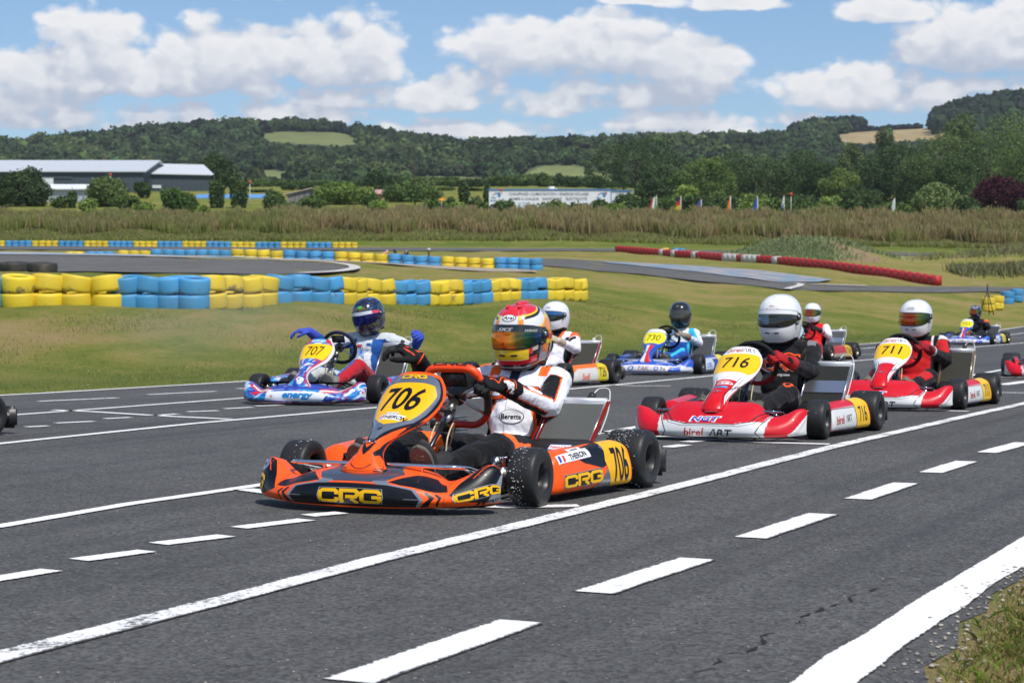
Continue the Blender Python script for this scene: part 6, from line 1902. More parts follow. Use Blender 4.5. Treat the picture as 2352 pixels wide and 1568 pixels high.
def make_body(J, suit, voxel=.0075, art=None, wr=.021):
    bm = bmesh.new()
    dy = J['pel'][1]
    ell_bm(bm, J['pel'], (.135, .165, .115)); ell_bm(bm, J['bel'], (.120, .155, .15)); ell_bm(bm, J['chest'], (.125, .178, .145))
    c = [(J['shL'][i] + J['shR'][i]) / 2 for i in range(3)]
    capsule_bm(bm, (J['shL'][0], J['shL'][1] - .02, J['shL'][2]), (J['shR'][0], J['shR'][1] + .02, J['shR'][2]), .076, .076)
    ell_bm(bm, (c[0] + .01, c[1], c[2] - .03), (.115, .16, .085))
    capsule_bm(bm, (c[0], c[1], c[2]), J['neck'], .078, .062)
    capsule_bm(bm, J['neck'], (J['neck'][0] + .01, J['neck'][1], J['neck'][2] + .06), .062, .060)
    for s_ in 'LR':
        capsule_bm(bm, J['sh' + s_], J['el' + s_], .075, .058); capsule_bm(bm, J['el' + s_], J['wr' + s_], .057, .040)
        capsule_bm(bm, J['hip' + s_], J['kn' + s_], .105, .078); capsule_bm(bm, J['kn' + s_], J['an' + s_], .076, .050)
        a = Vector(J['an' + s_]); capsule_bm(bm, a, a + Vector((.05, 0, -.03)), .05, .042)
    V, F, Nn = fuse(bm, voxel, 4, wr, .07)
    D = []; T_ = []; Rv = []
    for (a, b), r in zip(BONES, RAD):
        d, t, rv = seg_dist(V, J[a], J[b]); D.append(d / r); T_.append(t); Rv.append(rv / (np.linalg.norm(rv, axis=1)[:, None] + 1e-9))
    D = np.array(D); k = D.argmin(0); i = np.arange(len(V))
    t = np.array(T_)[k, i]; rv = np.array(Rv)[k, i]
    C = suit(V, Nn, k, t, rv, J)
    mb = MB(); mb.add(V.tolist(), F, [tuple(c_) for c_ in C], mat_cloth(), True)
    if art:
        bvh = BVHTree.FromPolygons([Vector(v) for v in V], F)
        art(mb, bvh)
    return mb
def make_glove(W, f, n, side, curl, colf, voxel=.0036, thumb_out=0.0, cuff_dir=None, rcuff=.046, cufflen=.075, big=1.12):
    """W wrist, f finger direction, n back-of-hand direction; side=+1 when the thumb lies on n x f"""
    f = Vector(f).normalized(); n = Vector(n); n = (n - f * n.dot(f)).normalized(); y = n.cross(f).normalized() * side
    W = Vector(W)
    T3 = lambda p: W + f * p[0] + y * p[1] + n * p[2]
    bm = bmesh.new()
    rot = Matrix((f, y, n)).transposed()
    ell_bm(bm, T3((.045, 0, 0)), (.058, .046, .022), rot); ell_bm(bm, T3((.075, 0, .002)), (.028, .045, .020), rot)
    capsule_bm(bm, T3((-.01, 0, 0)), T3((.05, 0, 0)), .030, .026)
    for i, (yy, ls, r) in enumerate(((.033, (.043, .027, .021), .0112), (.011, (.047, .031, .023), .0115), (-.011, (.043, .028, .021), .0112), (-.032, (.034, .022, .018), .0100))):
        p = Vector((.083 - abs(yy) * .12, yy, .001)); an = 0
        cs = curl if isinstance(curl[0], (int, float)) else curl[i]
        prev = T3(p)
        capsule_bm(bm, T3((.05, yy * .8, 0)), prev, .014, r + .0015)
        for l_, c_ in zip(ls, cs):
            an += c_; p = p + Vector((math.cos(an) * l_, yy * .04, -math.sin(an) * l_)); q = T3(p)
            capsule_bm(bm, prev, q, r, r * .93, 10); prev = q; r *= .95
    tp = [(.012, .026, -.006), (.045, .055 + thumb_out, -.016), (.072, .060 + thumb_out, -.034), (.092, .046 + thumb_out * .6, -.048)]
    for a, b, r0, r1 in zip(tp[:-1], tp[1:], (.017, .0135, .0120), (.0140, .0125, .0108)): capsule_bm(bm, T3(a), T3(b), r0, r1, 10)
    cd = Vector(cuff_dir).normalized() if cuff_dir is not None else -f
    capsule_bm(bm, T3((.0, 0, 0)), W + cd * cufflen, .036, rcuff - .002)
    V, F, Nn = fuse(bm, voxel, 3, .0025, .02)
    rel = V - np.array(W); L3 = np.stack([rel @ np.array(f), rel @ np.array(y), rel @ np.array(n)], 1)
    C = colf(L3, (rel @ np.array(cd)))
    V = np.array(W) + rel * big
    mb = MB(); mb.add(V.tolist(), F, [tuple(c_) for c_ in C], mat_glove(), True)
    return mb, T3
def S_helm_base(az, el, big=1.0):
    ca, sa, ce, se = math.cos(az), math.sin(az), math.cos(el), math.sin(el)
    front = max(0.0, ca)
    rx = .168 if ca > 0 else .170
    ry = .133; rz = .152 if se > 0 else .205
    if se < 0: rx *= 1 + .05 * front * min(1, -se * 2.2); ry *= 1 - .06 * min(1, -se * 1.3)
    n = 2.35 if se > 0 else 2.6
    dx, dy, dz = ce * ca, ce * sa, se
    r = (abs(dx / rx) ** n + abs(dy / ry) ** n + abs(dz / rz) ** n) ** (-1 / n)
    return Vector((dx * r, dy * r, dz * r)) * big
def make_helmet(parent, head, yaw, pitch, spec, roll=0.0):
    root = empty('helmet', head); root.parent = parent
    root.rotation_euler = Matrix.Rotation(yaw, 3, 'Z').to_euler() if False else (roll, pitch, yaw)
    if spec.get('label'): root['label'] = spec['label']
    big = spec.get('big', 1.0); hm = mat_helmet()
    lo = R(-50)
    def S(u, v):
        el = v * R(90) if v > 0 else -v * lo
        return S_helm_base(u * PI, el, big)
    nu, nv = spec.get('res', (150, 90))
    cf = spec['col']
    def colf(u, v):
        el = v * 90 if v > 0 else v * 50
        return cf(u * 180, el, S(u, v).normalized())
    mb = MB(); mb.surf(S, nu, nv, None, hm, -1, 1, -1, 1, colf=colf)
    # rolled lower rim and dark lining
    V = []; F = []; k = 48
    for i in range(k):
        u = -1 + 2 * i / k; p = S(u, -1)
        V += [p, Vector((p.x * .97, p.y * .97, p.z - .012 * big)), Vector((p.x * .88, p.y * .88, p.z - .014 * big)), Vector((p.x * .70, p.y * .70, p.z - .004 * big)), Vector((p.x * .5, p.y * .5, p.z + .03 * big))]
    for i in range(k):
        for j in range(4): F.append([5 * i + j, 5 * i + j + 1, 5 * ((i + 1) % k) + j + 1, 5 * ((i + 1) % k) + j])
    mb.add(V, F, (.02, .02, .022), mat_plastic())
    if spec.get('art'): spec['art'](mb, S)
    mb.build('shell', root)
    # eyeport gasket, then the visor just proud of it
    a0 = spec.get('va', 76); e0, e1 = spec.get('ve', (-19, 17))
    tv = lambda e: e / 90 if e > 0 else e / 50
    def edge(u, top):    # eyeport narrows towards the hinges
        q = abs(u) ** 3
        return (e1 - q * spec.get('vt', 5)) if top else (e0 + q * spec.get('vb', 12))
    def patch(k, m, nu_, nv_, col, mat, mbx, ca=a0, colv=None):
        V = []; F = []; C = []
        for i in range(nu_ + 1):
            u = -1 + 2 * i / nu_
            for j in range(nv_ + 1):
                t = j / nv_; e = edge(u, 0) * (1 - t) + edge(u, 1) * t + (m * (2 * t - 1))
                V.append(S(u * ca / 180, tv(e)) * k)
                if colv: C.append(colv(u, t))
        for i in range(nu_):
            for j in range(nv_):
                a = i * (nv_ + 1) + j; F.append([a, a + nv_ + 1, a + nv_ + 2, a + 1])
        mbx.add(V, F, C if colv else col, mat)
        return V
    mb = MB()
    patch(1.012, 2.2, 40, 6, (.012, .012, .013), mat_plastic(), mb, a0 + 6)
    mb.build('eyeport', root)
    vm = attr_mat('visor_' + spec.get('vis', 'dark'), .08, metal=spec.get('vmet', .0), coat=.25 if spec.get('vmet') else .6, spec=.5)
    vr = empty('visor', (0, 0, 0)); vr.parent = root
    mb = MB(); patch(1.030, 0, 48, 12, None, vm, mb, a0, spec['vcol'])
    mb.build('visor_shield', vr)
    if spec.get('strip') is not None:
        mb = MB(); S2 = lambda u, v: S(u, v) * 1.0335
        def strip_(u, t): return None
        V = []; F = []; C = []
        for i in range(41):
            u = -1 + 2 * i / 40; et = edge(u * .97, 1) + 1.0; eb = et - spec.get('striph', 11)
            for j in range(3): V.append(S(u * .97 * a0 / 180, tv(eb + (et - eb) * j / 2)) * 1.034); C.append(spec['strip'](u))
        for i in range(40):
            for j in range(2): a = i * 3 + j; F.append([a, a + 3, a + 4, a + 1])
        mb.add(V, F, C, hm)
        if spec.get('strip_art'): spec['strip_art'](mb, S2, tv)
        mb.build('visor_strip', vr)
    mb = MB()
    for s_ in (1, -1):
        p = S(s_ * (a0 + 4) / 180, tv(2)) * 1.035
        grid_fill_disc(mb, p, p, .024 * big, (.02, .02, .022), mat_plastic(), 20, .005)
        grid_fill_disc(mb, p * 1.03, p, .011 * big, (.5, .5, .5), mat_metal(), 16, .003)
        q = S(s_ * (a0 - 8) / 180, tv(-16)) * 1.04
        mb.ellipsoid(q, (.012, .012, .010), (.02, .02, .022), mat_plastic(), seg=10, rings=8)
    mb.build('hinge', vr)
    if spec.get('vents', 1):
        mb = MB()
        for s_ in (1, -1):
            V = []
            for a, e in ((5, -29), (16, -28), (17, -30.5), (6, -31.5)): V.append([s_ * a / 180, e / 50])
            decal_uv(mb, S, V, [[0, 1, 2, 3]], (.012, .012, .012), mat_plastic(), 2, .02)
        mb.build('vent', root)
    if spec.get('spoiler'):
        mb = MB(); c = spec['spoiler']
        mb.ellipsoid(S(0, .93) * 1.0 + Vector((-.03, 0, .0)), (.060, .030, .014), c, hm, seg=20, rings=12)
        for s_ in (1, -1): mb.ellipsoid(S(s_ * .13, .66) * 1.0, (.028, .012, .010), c, hm, seg=14, rings=8)
        mb.build('vent_scoop', root)
    return root, S
def make_shoe(parent, an, toe_up, side, sole, upper, star=False):
    """forefoot with the sole turned to the front; an = ankle, toe_up = top of the sole"""
    an = Vector(an); heel = an + Vector((.085, 0, -.075)); toe = Vector(toe_up)
    upv = (toe - heel).normalized(); fw = Vector((0, 1, 0)).cross(upv).normalized()
    if fw.x < 0: fw = -fw
    L_ = (toe - heel).length
    mb = MB(); m = attr_mat('shoe', .8, bump=(40, .3, .004), dirt=.35)
    def S(u, v):
        w = .040 + .012 * math.sin(v * 2.6); h = L_ * v
        q = 1 if v < .72 else math.sqrt(max(0, 1 - ((v - .72) / .28) ** 2))
        return heel + upv * h + Vector((0, 1, 0)) * (u * w * q) + fw * (.004 * (1 - u * u))
    mb.surf(S, 12, 18, sole, m, -1, 1, 0, 1)
    mb.surf(lambda u, v: S(u, v) * 1.0 - fw * .016, 12, 18, tuple(c * .6 for c in sole), m, -1, 1, 0, 1)
    V = []; F = []; lp = [(-1, i / 18) for i in range(19)] + [(1, 1 - i / 18) for i in range(1, 19)]
    for u, v in lp: V += [S(u, v), S(u, v) - fw * .016]
    for i in range(len(lp) - 1): F.append([2 * i, 2 * i + 1, 2 * i + 3, 2 * i + 2])
    mb.add(V, F, sole, m)
    if star:
        c = heel + upv * L_ * .74 + fw * .006
        pts = []
        for k in range(10):
            a = PI / 2 + k * PI / 5 + .25; r = .024 if k % 2 == 0 else .010
            pts.append(c + Vector((0, 1, 0)) * (r * 1.25 * math.cos(a)) + upv * (r * math.sin(a) * .85))
        mb.tube(pts, .0011, (.45, .38, .26), m, 5, closed=True)
    mb.ellipsoid(heel + upv * L_ * .52 - fw * .05, (.040, .046, L_ * .48), upper, m, Matrix((fw, Vector((0, 1, 0)), upv)).transposed())
    mb.tube([heel + upv * .03 - fw * .05, an + Vector((-.01, 0, .02)), an + Vector((-.07, 0, .035))], [.045, .048, .05], upper, m, 14)
    mb.build('racing_shoe', parent)

def build_driver(pose, J, spec, label):
    X, Y, th = pose
    root = empty('person', (X, Y, 0), math.atan2(-math.cos(R(th)), -math.sin(R(th))), label, 'person')
    make_body(J, spec['suit'], spec.get('voxel', .0075), spec.get('body_art')).build('body', root)
    hs = spec['helmet']
    make_helmet(root, J['head'], hs.get('yaw', 0), hs.get('pitch', 0), hs, hs.get('roll', 0))
    # collar / balaclava between helmet and suit
    mb = MB(); n = Vector(J['neck']); h = Vector(J['head'])
    mb.tube([n + Vector((0, 0, -.015)), n + Vector((.005, 0, .03)), n + (h - n) * .35 + Vector((.0, 0, .02))], [.080, .078, .070], lin(spec.get('collar', '121214')), mat_cloth(), 20)
    mb.build('collar', root)
    for s_ in 'LR':
        g = spec['hands'][s_]
        el, wr = Vector(J['el' + s_]), Vector(J['wr' + s_])
        mbg, T3 = make_glove(wr, g['f'], g['n'], g['side'], g['curl'], spec['glove'], spec.get('gvox', .0038), g.get('thumb', 0), el - wr, cufflen=g.get('cuff', spec.get('cufflen', .075)))
        if spec.get('glove_art') and s_ in spec.get('art_hands', 'L'): spec['glove_art'](mbg, T3)
        mbg.build('glove', root)
    for s_, sg in (('L', 1), ('R', -1)):
        an = Vector(J['an' + s_]); toe = Vector(spec.get('toe' + s_, (an.x + .17, an.y, an.z + .10)))
        make_shoe(root, an, toe, sg, spec.get('sole', (.10, .095, .08)), spec.get('shoe', (.03, .03, .032)), spec.get('star'))
    return root

def flatcol(c):
    c = lin(c); return lambda *a: c
def glove_plain(c, c2=None, cut=.05):
    c = np.array(lin(c)); c2 = np.array(lin(c2)) if c2 else c
    def f(L3, cd): return np.where((cd > cut)[:, None], c2, c)
    return f
GRIP = (.75, 1.15, .8)
def hands_on_wheel(W, dy=.0):
    return {'L': dict(f=(.80, -.42, .32), n=(.35, .62, .70), side=-1, curl=GRIP), 'R': dict(f=(.80, .42, .32), n=(.35, -.62, .70), side=1, curl=GRIP)}
# ------------------------------------------------------------------ liveries
def suv(mb, S, pts, w, col, mat=None, layer=2, flip=1, step=.03):
    decal_uv(mb, S, *poly2d(_stroke(pts, w)), col, mat or mat_paint(), layer, step, flip)
def puv(mb, S, pts, col, mat=None, layer=1, flip=1, step=.04):
    decal_uv(mb, S, *poly2d(pts), lin(col) if isinstance(col, str) else col, mat or mat_paint(), layer, step, flip)
def word(mb, S, u, v, body, size, col, layer=3, rot=0, sx=1.0, shear=0, bold=.0, mat=None, flip=1):
    decal_m(mb, S, u, v, *text2d(body, shear, bold), size, lin(col) if isinstance(col, str) else col, mat or mat_paint(), layer, rot, flip, sx)
def both(pts): return [(-x, y) for x, y in pts]
OR_, BK_, YL_, SV_ = '#ff5a0c', '#08080d', '#f4b400', '#5c6372'
def bump706(mb, S):
    foil = mat_foil()
    # dark hood panels, holographic centre, swept chevrons
    for k in (1, -1):
        f = (lambda p: p) if k == 1 else both
        puv(mb, S, f([(.17, .53), (.26, .82), (.37, .89), (.465, .70), (.505, .44), (.37, .46), (.23, .485)]), BK_)
        puv(mb, S, f([(.13, .50), (.17, .60), (.21, .78), (.13, .98), (.0, .995), (.0, .50)]), SV_, foil)
        puv(mb, S, f([(.335, .05), (.385, .06), (.43, .30), (.375, .42), (.360, .40), (.40, .28)]), BK_, layer=2)
        puv(mb, S, f([(.43, .06), (.445, .07), (.475, .30), (.43, .40), (.425, .37), (.455, .28)]), BK_, layer=2)
        puv(mb, S, f([(.52, .34), (.57, .62), (.67, .92), (.88, .985), (.985, .90), (.99, .20), (.90, .10), (.68, .15)]), BK_)
        suv(mb, S, f([(.66, .62), (.78, .93), (.90, .97)]), .012, lin(OR_))
    # silver tip with slashes on the left end only in view
    puv(mb, S, [(.80, .10), (.86, .26), (.93, .62), (.965, .97), (.995, .97), (.995, .06), (.86, .05)], '#9aa0a8', foil, 2)
    for a in (0, .05): puv(mb, S, [(.70 + a, .04), (.72 + a, .04), (.80 + a, .28), (.775 + a, .28)], '#101116', layer=3)
    puv(mb, S, [(-.335, .06), (-.365, .24), (-.31, .43), (-.18, .48), (-.165, .56), (-.10, .54), (-.09, .48), (.09, .48), (.10, .54), (.165, .56), (.18, .48), (.31, .43), (.365, .24), (.335, .06)], '#9a9fa8', foil, 2)
    puv(mb, S, [(-.315, .065), (-.345, .24), (-.295, .40), (-.17, .45), (.17, .45), (.295, .40), (.345, .24), (.315, .065)], '#0f1016', layer=3)
    puv(mb, S, [(-.12, .455), (-.105, .485), (.105, .485), (.12, .455)], OR_, layer=4)
    for k in (1, -1): suv(mb, S, [(.26 * k, .24), (.345 * k, .245)], .006, lin('#9a9fa8'), layer=4)
    put_logo(mb, S, 0, .245, .058, mat_paint(), 4, sx=1.50, rim='#8f949c', edge='#0d0e12')
    put_logo(mb, S, .765, .33, .044, mat_paint(), 4, rot=.20, sx=1.35, rim='#c8ccd0', edge='#0d0e12')
    word(mb, S, .86, .15, 'kartcrg.com', .017, '#101014', 5, rot=.12, sx=1.3, bold=.015)
    put_logo(mb, S, -.90, .42, .055, mat_paint(), 3, rot=-.2, sx=.9)
    # toothed disc motif on the right-hand horn
    V = []; k = 28
    for i in range(2 * k):
        a = PI * i / k; r = .030 if i % 2 else .034; V.append((math.cos(a) * r, math.sin(a) * r))
    decal_m(mb, S, -.80, .70, *poly2d(V), 1, (.34, .30, .42), foil, 3)
    decal_m(mb, S, -.80, .70, *poly2d([(math.cos(a) * .010, math.sin(a) * .010) for a in np.linspace(0, 6.1, 14)]), 1, (.05, .05, .07), mat_paint(), 4)
    for i, c in enumerate(((.02, .30, .10), (.7, .7, .68), (.7, .08, .03))): puv(mb, S, [(-.045 + .03 * i, .80), (-.018 + .03 * i, .80), (-.022 + .03 * i, .845), (-.049 + .03 * i, .845)], c, layer=3)
    for u0 in (-.49, .49): suv(mb, S, [(u0, .0), (u0, .98)], .0025, (.12, .03, .01))
    suv(mb, S, [(.02, .0), (.45, .02), (.8, .02)], .008, (.05, .05, .055), layer=1)
def nas706(mb, S):
    foil = mat_foil()
    puv(mb, S, [(-.90, .60), (-.60, .44), (-.30, .36), (.0, .34), (.30, .36), (.60, .44), (.90, .60), (.93, .80), (.80, .95), (0, .985), (-.80, .95), (-.93, .80)], BK_)
    puv(mb, S, [(-.82, .60), (-.42, .455), (-.20, .375), (.20, .375), (.42, .455), (.82, .60), (.84, .80), (.72, .93), (.55, .965), (-.55, .965), (-.72, .93), (-.84, .80)], '#7f8794', foil, 2)
    puv(mb, S, [(-.74, .80), (-.66, .605), (-.38, .545), (.0, .515), (.38, .545), (.66, .605), (.74, .80), (.60, .872), (.35, .880), (-.35, .880), (-.60, .872)], YL_, layer=3)
    word(mb, S, -.04, .745, '706', .168, '#0b0b0d', 4, sx=.62, shear=.14, bold=.022)
    # name strip
    puv(mb, S, [(-.40, .565), (.42, .565), (.46, .612), (.16, .612), (.16, .632), (-.22, .632), (-.22, .612), (-.38, .612)], '#e6e6e8', layer=4)
    for i, c in enumerate(((.03, .06, .45), (.85, .85, .85), (.7, .03, .04))): puv(mb, S, [(-.38 + .038 * i, .570), (-.345 + .038 * i, .570), (-.325 + .038 * i, .607), (-.36 + .038 * i, .607)], c, layer=5)
    word(mb, S, .13, .588, 'THERON', .027, '#0d0d10', 5, sx=.86, shear=.2, bold=.03)
    word(mb, S, -.03, .621, 'Laurent', .010, '#0d0d10', 5, sx=1.5, bold=.02)
    # hood crown with the maker's mark
    puv(mb, S, [(-.60, .962), (-.45, .995), (.45, .995), (.60, .962)], OR_, layer=3)
    put_logo(mb, S, 0, .938, .026, mat_paint(), 4, sx=1.35, edge='#101010')
    # orange flames climbing both edges, black darts
    for k in (1, -1):
        f = (lambda p: p) if k == 1 else both
        puv(mb, S, f([(.86, .60), (.97, .66), (.99, .40), (.99, .18), (.80, .10), (.35, .20), (.45, .30), (.80, .36), (.95, .47)]), '#14151c', layer=1)
        puv(mb, S, f([(.98, .62), (.995, .99), (.80, .985), (.90, .88), (.955, .76)]), OR_, layer=2)
        puv(mb, S, f([(.40, .27), (.75, .33), (.97, .45), (.99, .52), (.92, .46), (.62, .38), (.30, .33)]), OR_, layer=2)
        puv(mb, S, f([(.10, .09), (.62, .12), (.92, .17), (.97, .25), (.75, .27), (.50, .24), (.30, .27), (0, .27), (0, .09)]), OR_, layer=3)
        puv(mb, S, f([(.0, .235), (.20, .285), (.42, .355), (.36, .36), (.0, .30)]), '#14151c', layer=4)
        for j in (0, .028): suv(mb, S, f([(.42, .10 + j), (.72, .115 + j), (.80, .15 + j)]), .010, (.012, .012, .016), layer=4)
        suv(mb, S, f([(.0, .115), (.10, .118), (.34, .165), (.40, .215)]), .009, (.012, .012, .016), layer=4)
        suv(mb, S, f([(.78, .885), (.84, .80), (.80, .72)]), .006, (.012, .012, .016), layer=5)
    word(mb, S, .955, .60, 'kartcrg.com', .016, '#101014', 4, rot=1.32, sx=1.2, bold=.03)
    suv(mb, S, [(-.12, .47), (.10, .475)], .022, (.03, .03, .035), layer=3)
def pod706(mb, S):
    foil = mat_foil()
    puv(mb, S, [(.25, .66), (.30, .80), (.10, .93), (.15, .99), (.70, .99), (.98, .985), (.98, .60), (.62, .40), (.40, .50)], BK_)
    puv(mb, S, [(.05, .60), (.0, .80), (.08, .93), (.28, .90), (.36, .985), (.44, .98), (.42, .86), (.20, .72)], OR_, layer=2)
    puv(mb, S, [(.22, .80), (.50, .83), (.80, .93), (.60, .80), (.35, .74)], OR_, layer=2)
    puv(mb, S, [(.42, .03), (.97, .03), (.97, .95), (.86, .97), (.66, .70), (.74, .50), (.60, .25)], '#868c94', foil, 2)
    for j in range(3): puv(mb, S, [(.30 + .045 * j, .05), (.32 + .045 * j, .05), (.40 + .045 * j, .22), (.385 + .045 * j, .22)], '#9aa0a8', foil, 3)
    puv(mb, S, [(.73, .05), (.985, .05), (.985, .78), (.90, .90), (.72, .86), (.68, .62), (.66, .48), (.70, .30)], YL_, layer=3)
    word(mb, S, .855, .42, '706', .185, '#0b0b0d', 5, sx=.40, bold=.02)
    put_logo(mb, S, .36, .30, .056, mat_paint(), 4, rot=.02, sx=1.75, rim='#8f949c')
    puv(mb, S, [(.09, .54), (.09, .68), (.27, .70), (.27, .765), (.45, .78), (.45, .73), (.50, .73), (.50, .575)], '#e8e8ea', layer=4)
    for i, c in enumerate(((.03, .06, .45), (.7, .03, .04))): puv(mb, S, [(.105 + .05 * i, .56), (.13 + .05 * i, .565), (.13 + .05 * i, .665), (.105 + .05 * i, .66)], c, layer=5)
    word(mb, S, .345, .63, 'THERON', .028, '#0d0d10', 5, rot=.06, sx=1.05, bold=.03); word(mb, S, .36, .742, 'Laurent', .015, '#0d0d10', 5, rot=.06, sx=1.2, bold=.02)

def birel_bump_col(u, v):
    a = abs(u); red, wh = (.62, .008, .020), (.74, .74, .73)
    if a < .46:
        hood = v > .37 + .75 * max(0, (a - .17)) and a < .33 + .10 * v
        frame = a < .40 + .05 * v
        return red if hood or not frame else wh
    if a > .66 and v < .12 + (a - .66) * 1.75: return wh
    return red
def birel_bump(mb, S):
    bk = (.012, .012, .014)
    for k in (1, -1):
        f = (lambda p: p) if k == 1 else both
        suv(mb, S, f([(.0, .355), (.17, .36), (.28, .45), (.39, .92)]), .009, bk); suv(mb, S, f([(.0, .325), (.20, .33), (.31, .42), (.42, .90)]), .005, bk)
        suv(mb, S, f([(.37, .02), (.33, .22), (.40, .60), (.44, .96)]), .009, bk)
        for j in (0, .06): suv(mb, S, f([(.68 + j, .08), (.84 + j * .6, .32), (.985, .62 - j)]), .006, bk)
    word(mb, S, -.105, .175, 'birel', .052, '#b81420', 3, sx=1.05, shear=.2, bold=.014); word(mb, S, .080, .17, '/\\RT', .046, '#15161a', 3, sx=1.3, shear=.25, bold=.010)
    word(mb, S, -.03, .47, 'NGT', .050, '#e6e6e8', 3, sx=1.6, shear=.25, bold=.08); word(mb, S, -.03, .47, 'NGT', .040, '#1c3fae', 4, sx=1.6, shear=.25, bold=.02)
def birel_nas(num, extra=True):
    def art(mb, S):
        bk = (.012, .012, .014); wh = '#e4e4e4'
        puv(mb, S, [(-.97, .995), (-.99, .70), (-.97, .55), (-.93, .35), (-.80, .20), (-.62, .30), (-.66, .45), (-.60, .55), (.60, .55), (.66, .45), (.62, .30), (.80, .20), (.93, .35), (.97, .55), (.99, .70), (.97, .995)], wh)
        puv(mb, S, [(-.90, .715), (-.74, .655), (.74, .655), (.90, .715), (.93, .80), (.80, .885), (-.80, .885), (-.93, .80)], '#f2bf0a', layer=2)
        word(mb, S, 0, .768, num, .132, '#0c0c0e', 3, sx=.74, shear=.06, bold=.014, )
        word(mb, S, -.25, .935, 'birel', .046, '#b81420', 3, sx=.88, shear=.2, bold=.01); word(mb, S, .36, .935, '/\\RT', .040, '#15161a', 3, sx=.9, shear=.2)
        for k in (1, -1):
            f = (lambda p: p) if k == 1 else both
            suv(mb, S, f([(.58, .60), (.62, .46), (.50, .30), (.66, .14)]), .035, bk, layer=2); suv(mb, S, f([(.76, .60), (.80, .46), (.74, .34), (.84, .22)]), .025, bk, layer=2)
        word(mb, S, .86, .50, 'www.birelart.com', .017, '#17181c', 4, rot=1.25, sx=1.1)
        if extra:
            decal_m(mb, S, .0, .50, *poly2d([(.064 * math.cos(a), .026 * math.sin(a)) for a in np.linspace(0, 6.1, 26)]), 1, lin('#e6e6e6'), mat_paint(), 3)
            word(mb, S, 0, .50, 'MTT', .028, '#c01420', 4, sx=1.6, shear=.2, bold=.03)
            decal_m(mb, S, .0, .435, *poly2d([(-.042, -.015), (.042, -.013), (.040, .015), (-.044, .013)]), 1, lin('#3b9fd6'), mat_paint(), 3)
            word(mb, S, -.15, .435, 'MX', .012, '#0e3160', 4, sx=1.6, shear=.2, bold=.02)
            word(mb, S, 0, .575, 'COPELLES', .011, '#e8b0b4', 4, sx=1.5)
        else:
            decal_m(mb, S, .0, .56, *poly2d([(-.05, -.012), (.05, -.012), (.05, .014), (-.05, .014)]), 1, lin('#e4b4cc'), mat_paint(), 3)
    return art
def birel_pod_col(u, v): return (.70, .70, .69) if (.06 < u < .97 and v < .60 - .05 * u and v > .10) else (.62, .008, .020)
def birel_pod(num):
    def art(mb, S):
        bk = (.012, .012, .014)
        puv(mb, S, [(.64, .06), (.98, .06), (.98, .78), (.82, .93), (.64, .80)], '#f2bf0a', layer=2); suv(mb, S, [(.64, .06), (.64, .80), (.82, .93), (.98, .80)], .008, bk, layer=3)
        word(mb, S, .815, .42, num, .115, '#0c0c0e', 4, sx=.62, bold=.01)
        word(mb, S, .235, .36, 'birel', .058, '#b81420', 3, rot=.03, sx=.95, shear=.2, bold=.012); word(mb, S, .45, .37, '/\\RT', .046, '#15161a', 3, rot=.03, sx=.9, shear=.2)
        suv(mb, S, [(.06, .60), (.62, .57)], .010, bk); suv(mb, S, [(.10, .12), (.62, .16)], .008, bk)
    return art
def swirl(u, v, s=0.0):
    n = mnoise.noise(Vector((u * 3.2 + s, v * 1.7, s))) ; m = mnoise.noise(Vector((u * 7 - v * 4, v * 6 + n * 3, 5 + s)))
    q = mnoise.noise(Vector((u * 16 + m, v * 9 - u * 6, 9 + s)))
    if m > .22: return (.60, .66, .76)
    if n > .12: return (.03, .33, .66) if q > 0 else (.02, .13, .52)
    if m < -.30: return (.55, .02, .035)
    return (.018, .055, .36) if q < .2 else (.10, .30, .66)
def energy_bump_col(u, v):
    a = abs(u)
    band = abs(v - (.60 - .25 * math.cos(a * 5))) 
    if v < .05: return (.55, .05, .06)
    if .24 < a < .62 and band < .055: return (.72, .72, .74)
    if .24 < a < .66 and band < .15: return (.52, .02, .03)
    if a < .30 and v > .55: return (.03, .06, .36) if v < .93 else (.6, .6, .65)
    c = swirl(u, v)
    return c
def energy_bump(mb, S):
    puv(mb, S, [(-.30, .12), (.27, .10), (.34, .44), (-.28, .46)], '#dfe6ee', layer=1)
    word(mb, S, .04, .27, 'energy', .062, '#1e7fc4', 3, sx=1.3, shear=.25, bold=.05)
    for u0, v0, s in ((-.22, .28, .022), (.88, .40, .026)):
        for k in range(6):
            a = k * PI / 3; decal_m(mb, S, u0, v0, *poly2d([(s * (math.cos(a) * .9 + .42 * math.cos(t)), s * (math.sin(a) * .9 + .42 * math.sin(t))) for t in np.linspace(0, 5.7, 9)]), 1, (.72, .72, .76), mat_paint(), 3 + .1 * k)
        decal_m(mb, S, u0, v0, *poly2d([(s * .4 * math.cos(t), s * .4 * math.sin(t)) for t in np.linspace(0, 5.7, 9)]), 1, (.7, .1, .08), mat_paint(), 5)
    for k in (1, -1):
        f = (lambda p: p) if k == 1 else both
        suv(mb, S, f([(.985, .05), (.985, .9)]), .022, (.74, .74, .73), layer=2)
    for x in (-.12, .12): decal_m(mb, S, x, .74, *poly2d([(.014 * math.cos(t), .008 * math.sin(t)) for t in np.linspace(0, 5.7, 12)]), 1, (.6, .6, .65), mat_paint(), 3)
def energy_nas_col(u, v):
    a = abs(u)
    if a > .84: return (.72, .72, .73)
    if a > .62: return (.55, .02, .03)
    if v > .90: return (.04, .30, .62) if a < .45 else (.55, .02, .03)
    return swirl(u * .5, v * 2, 3.0)
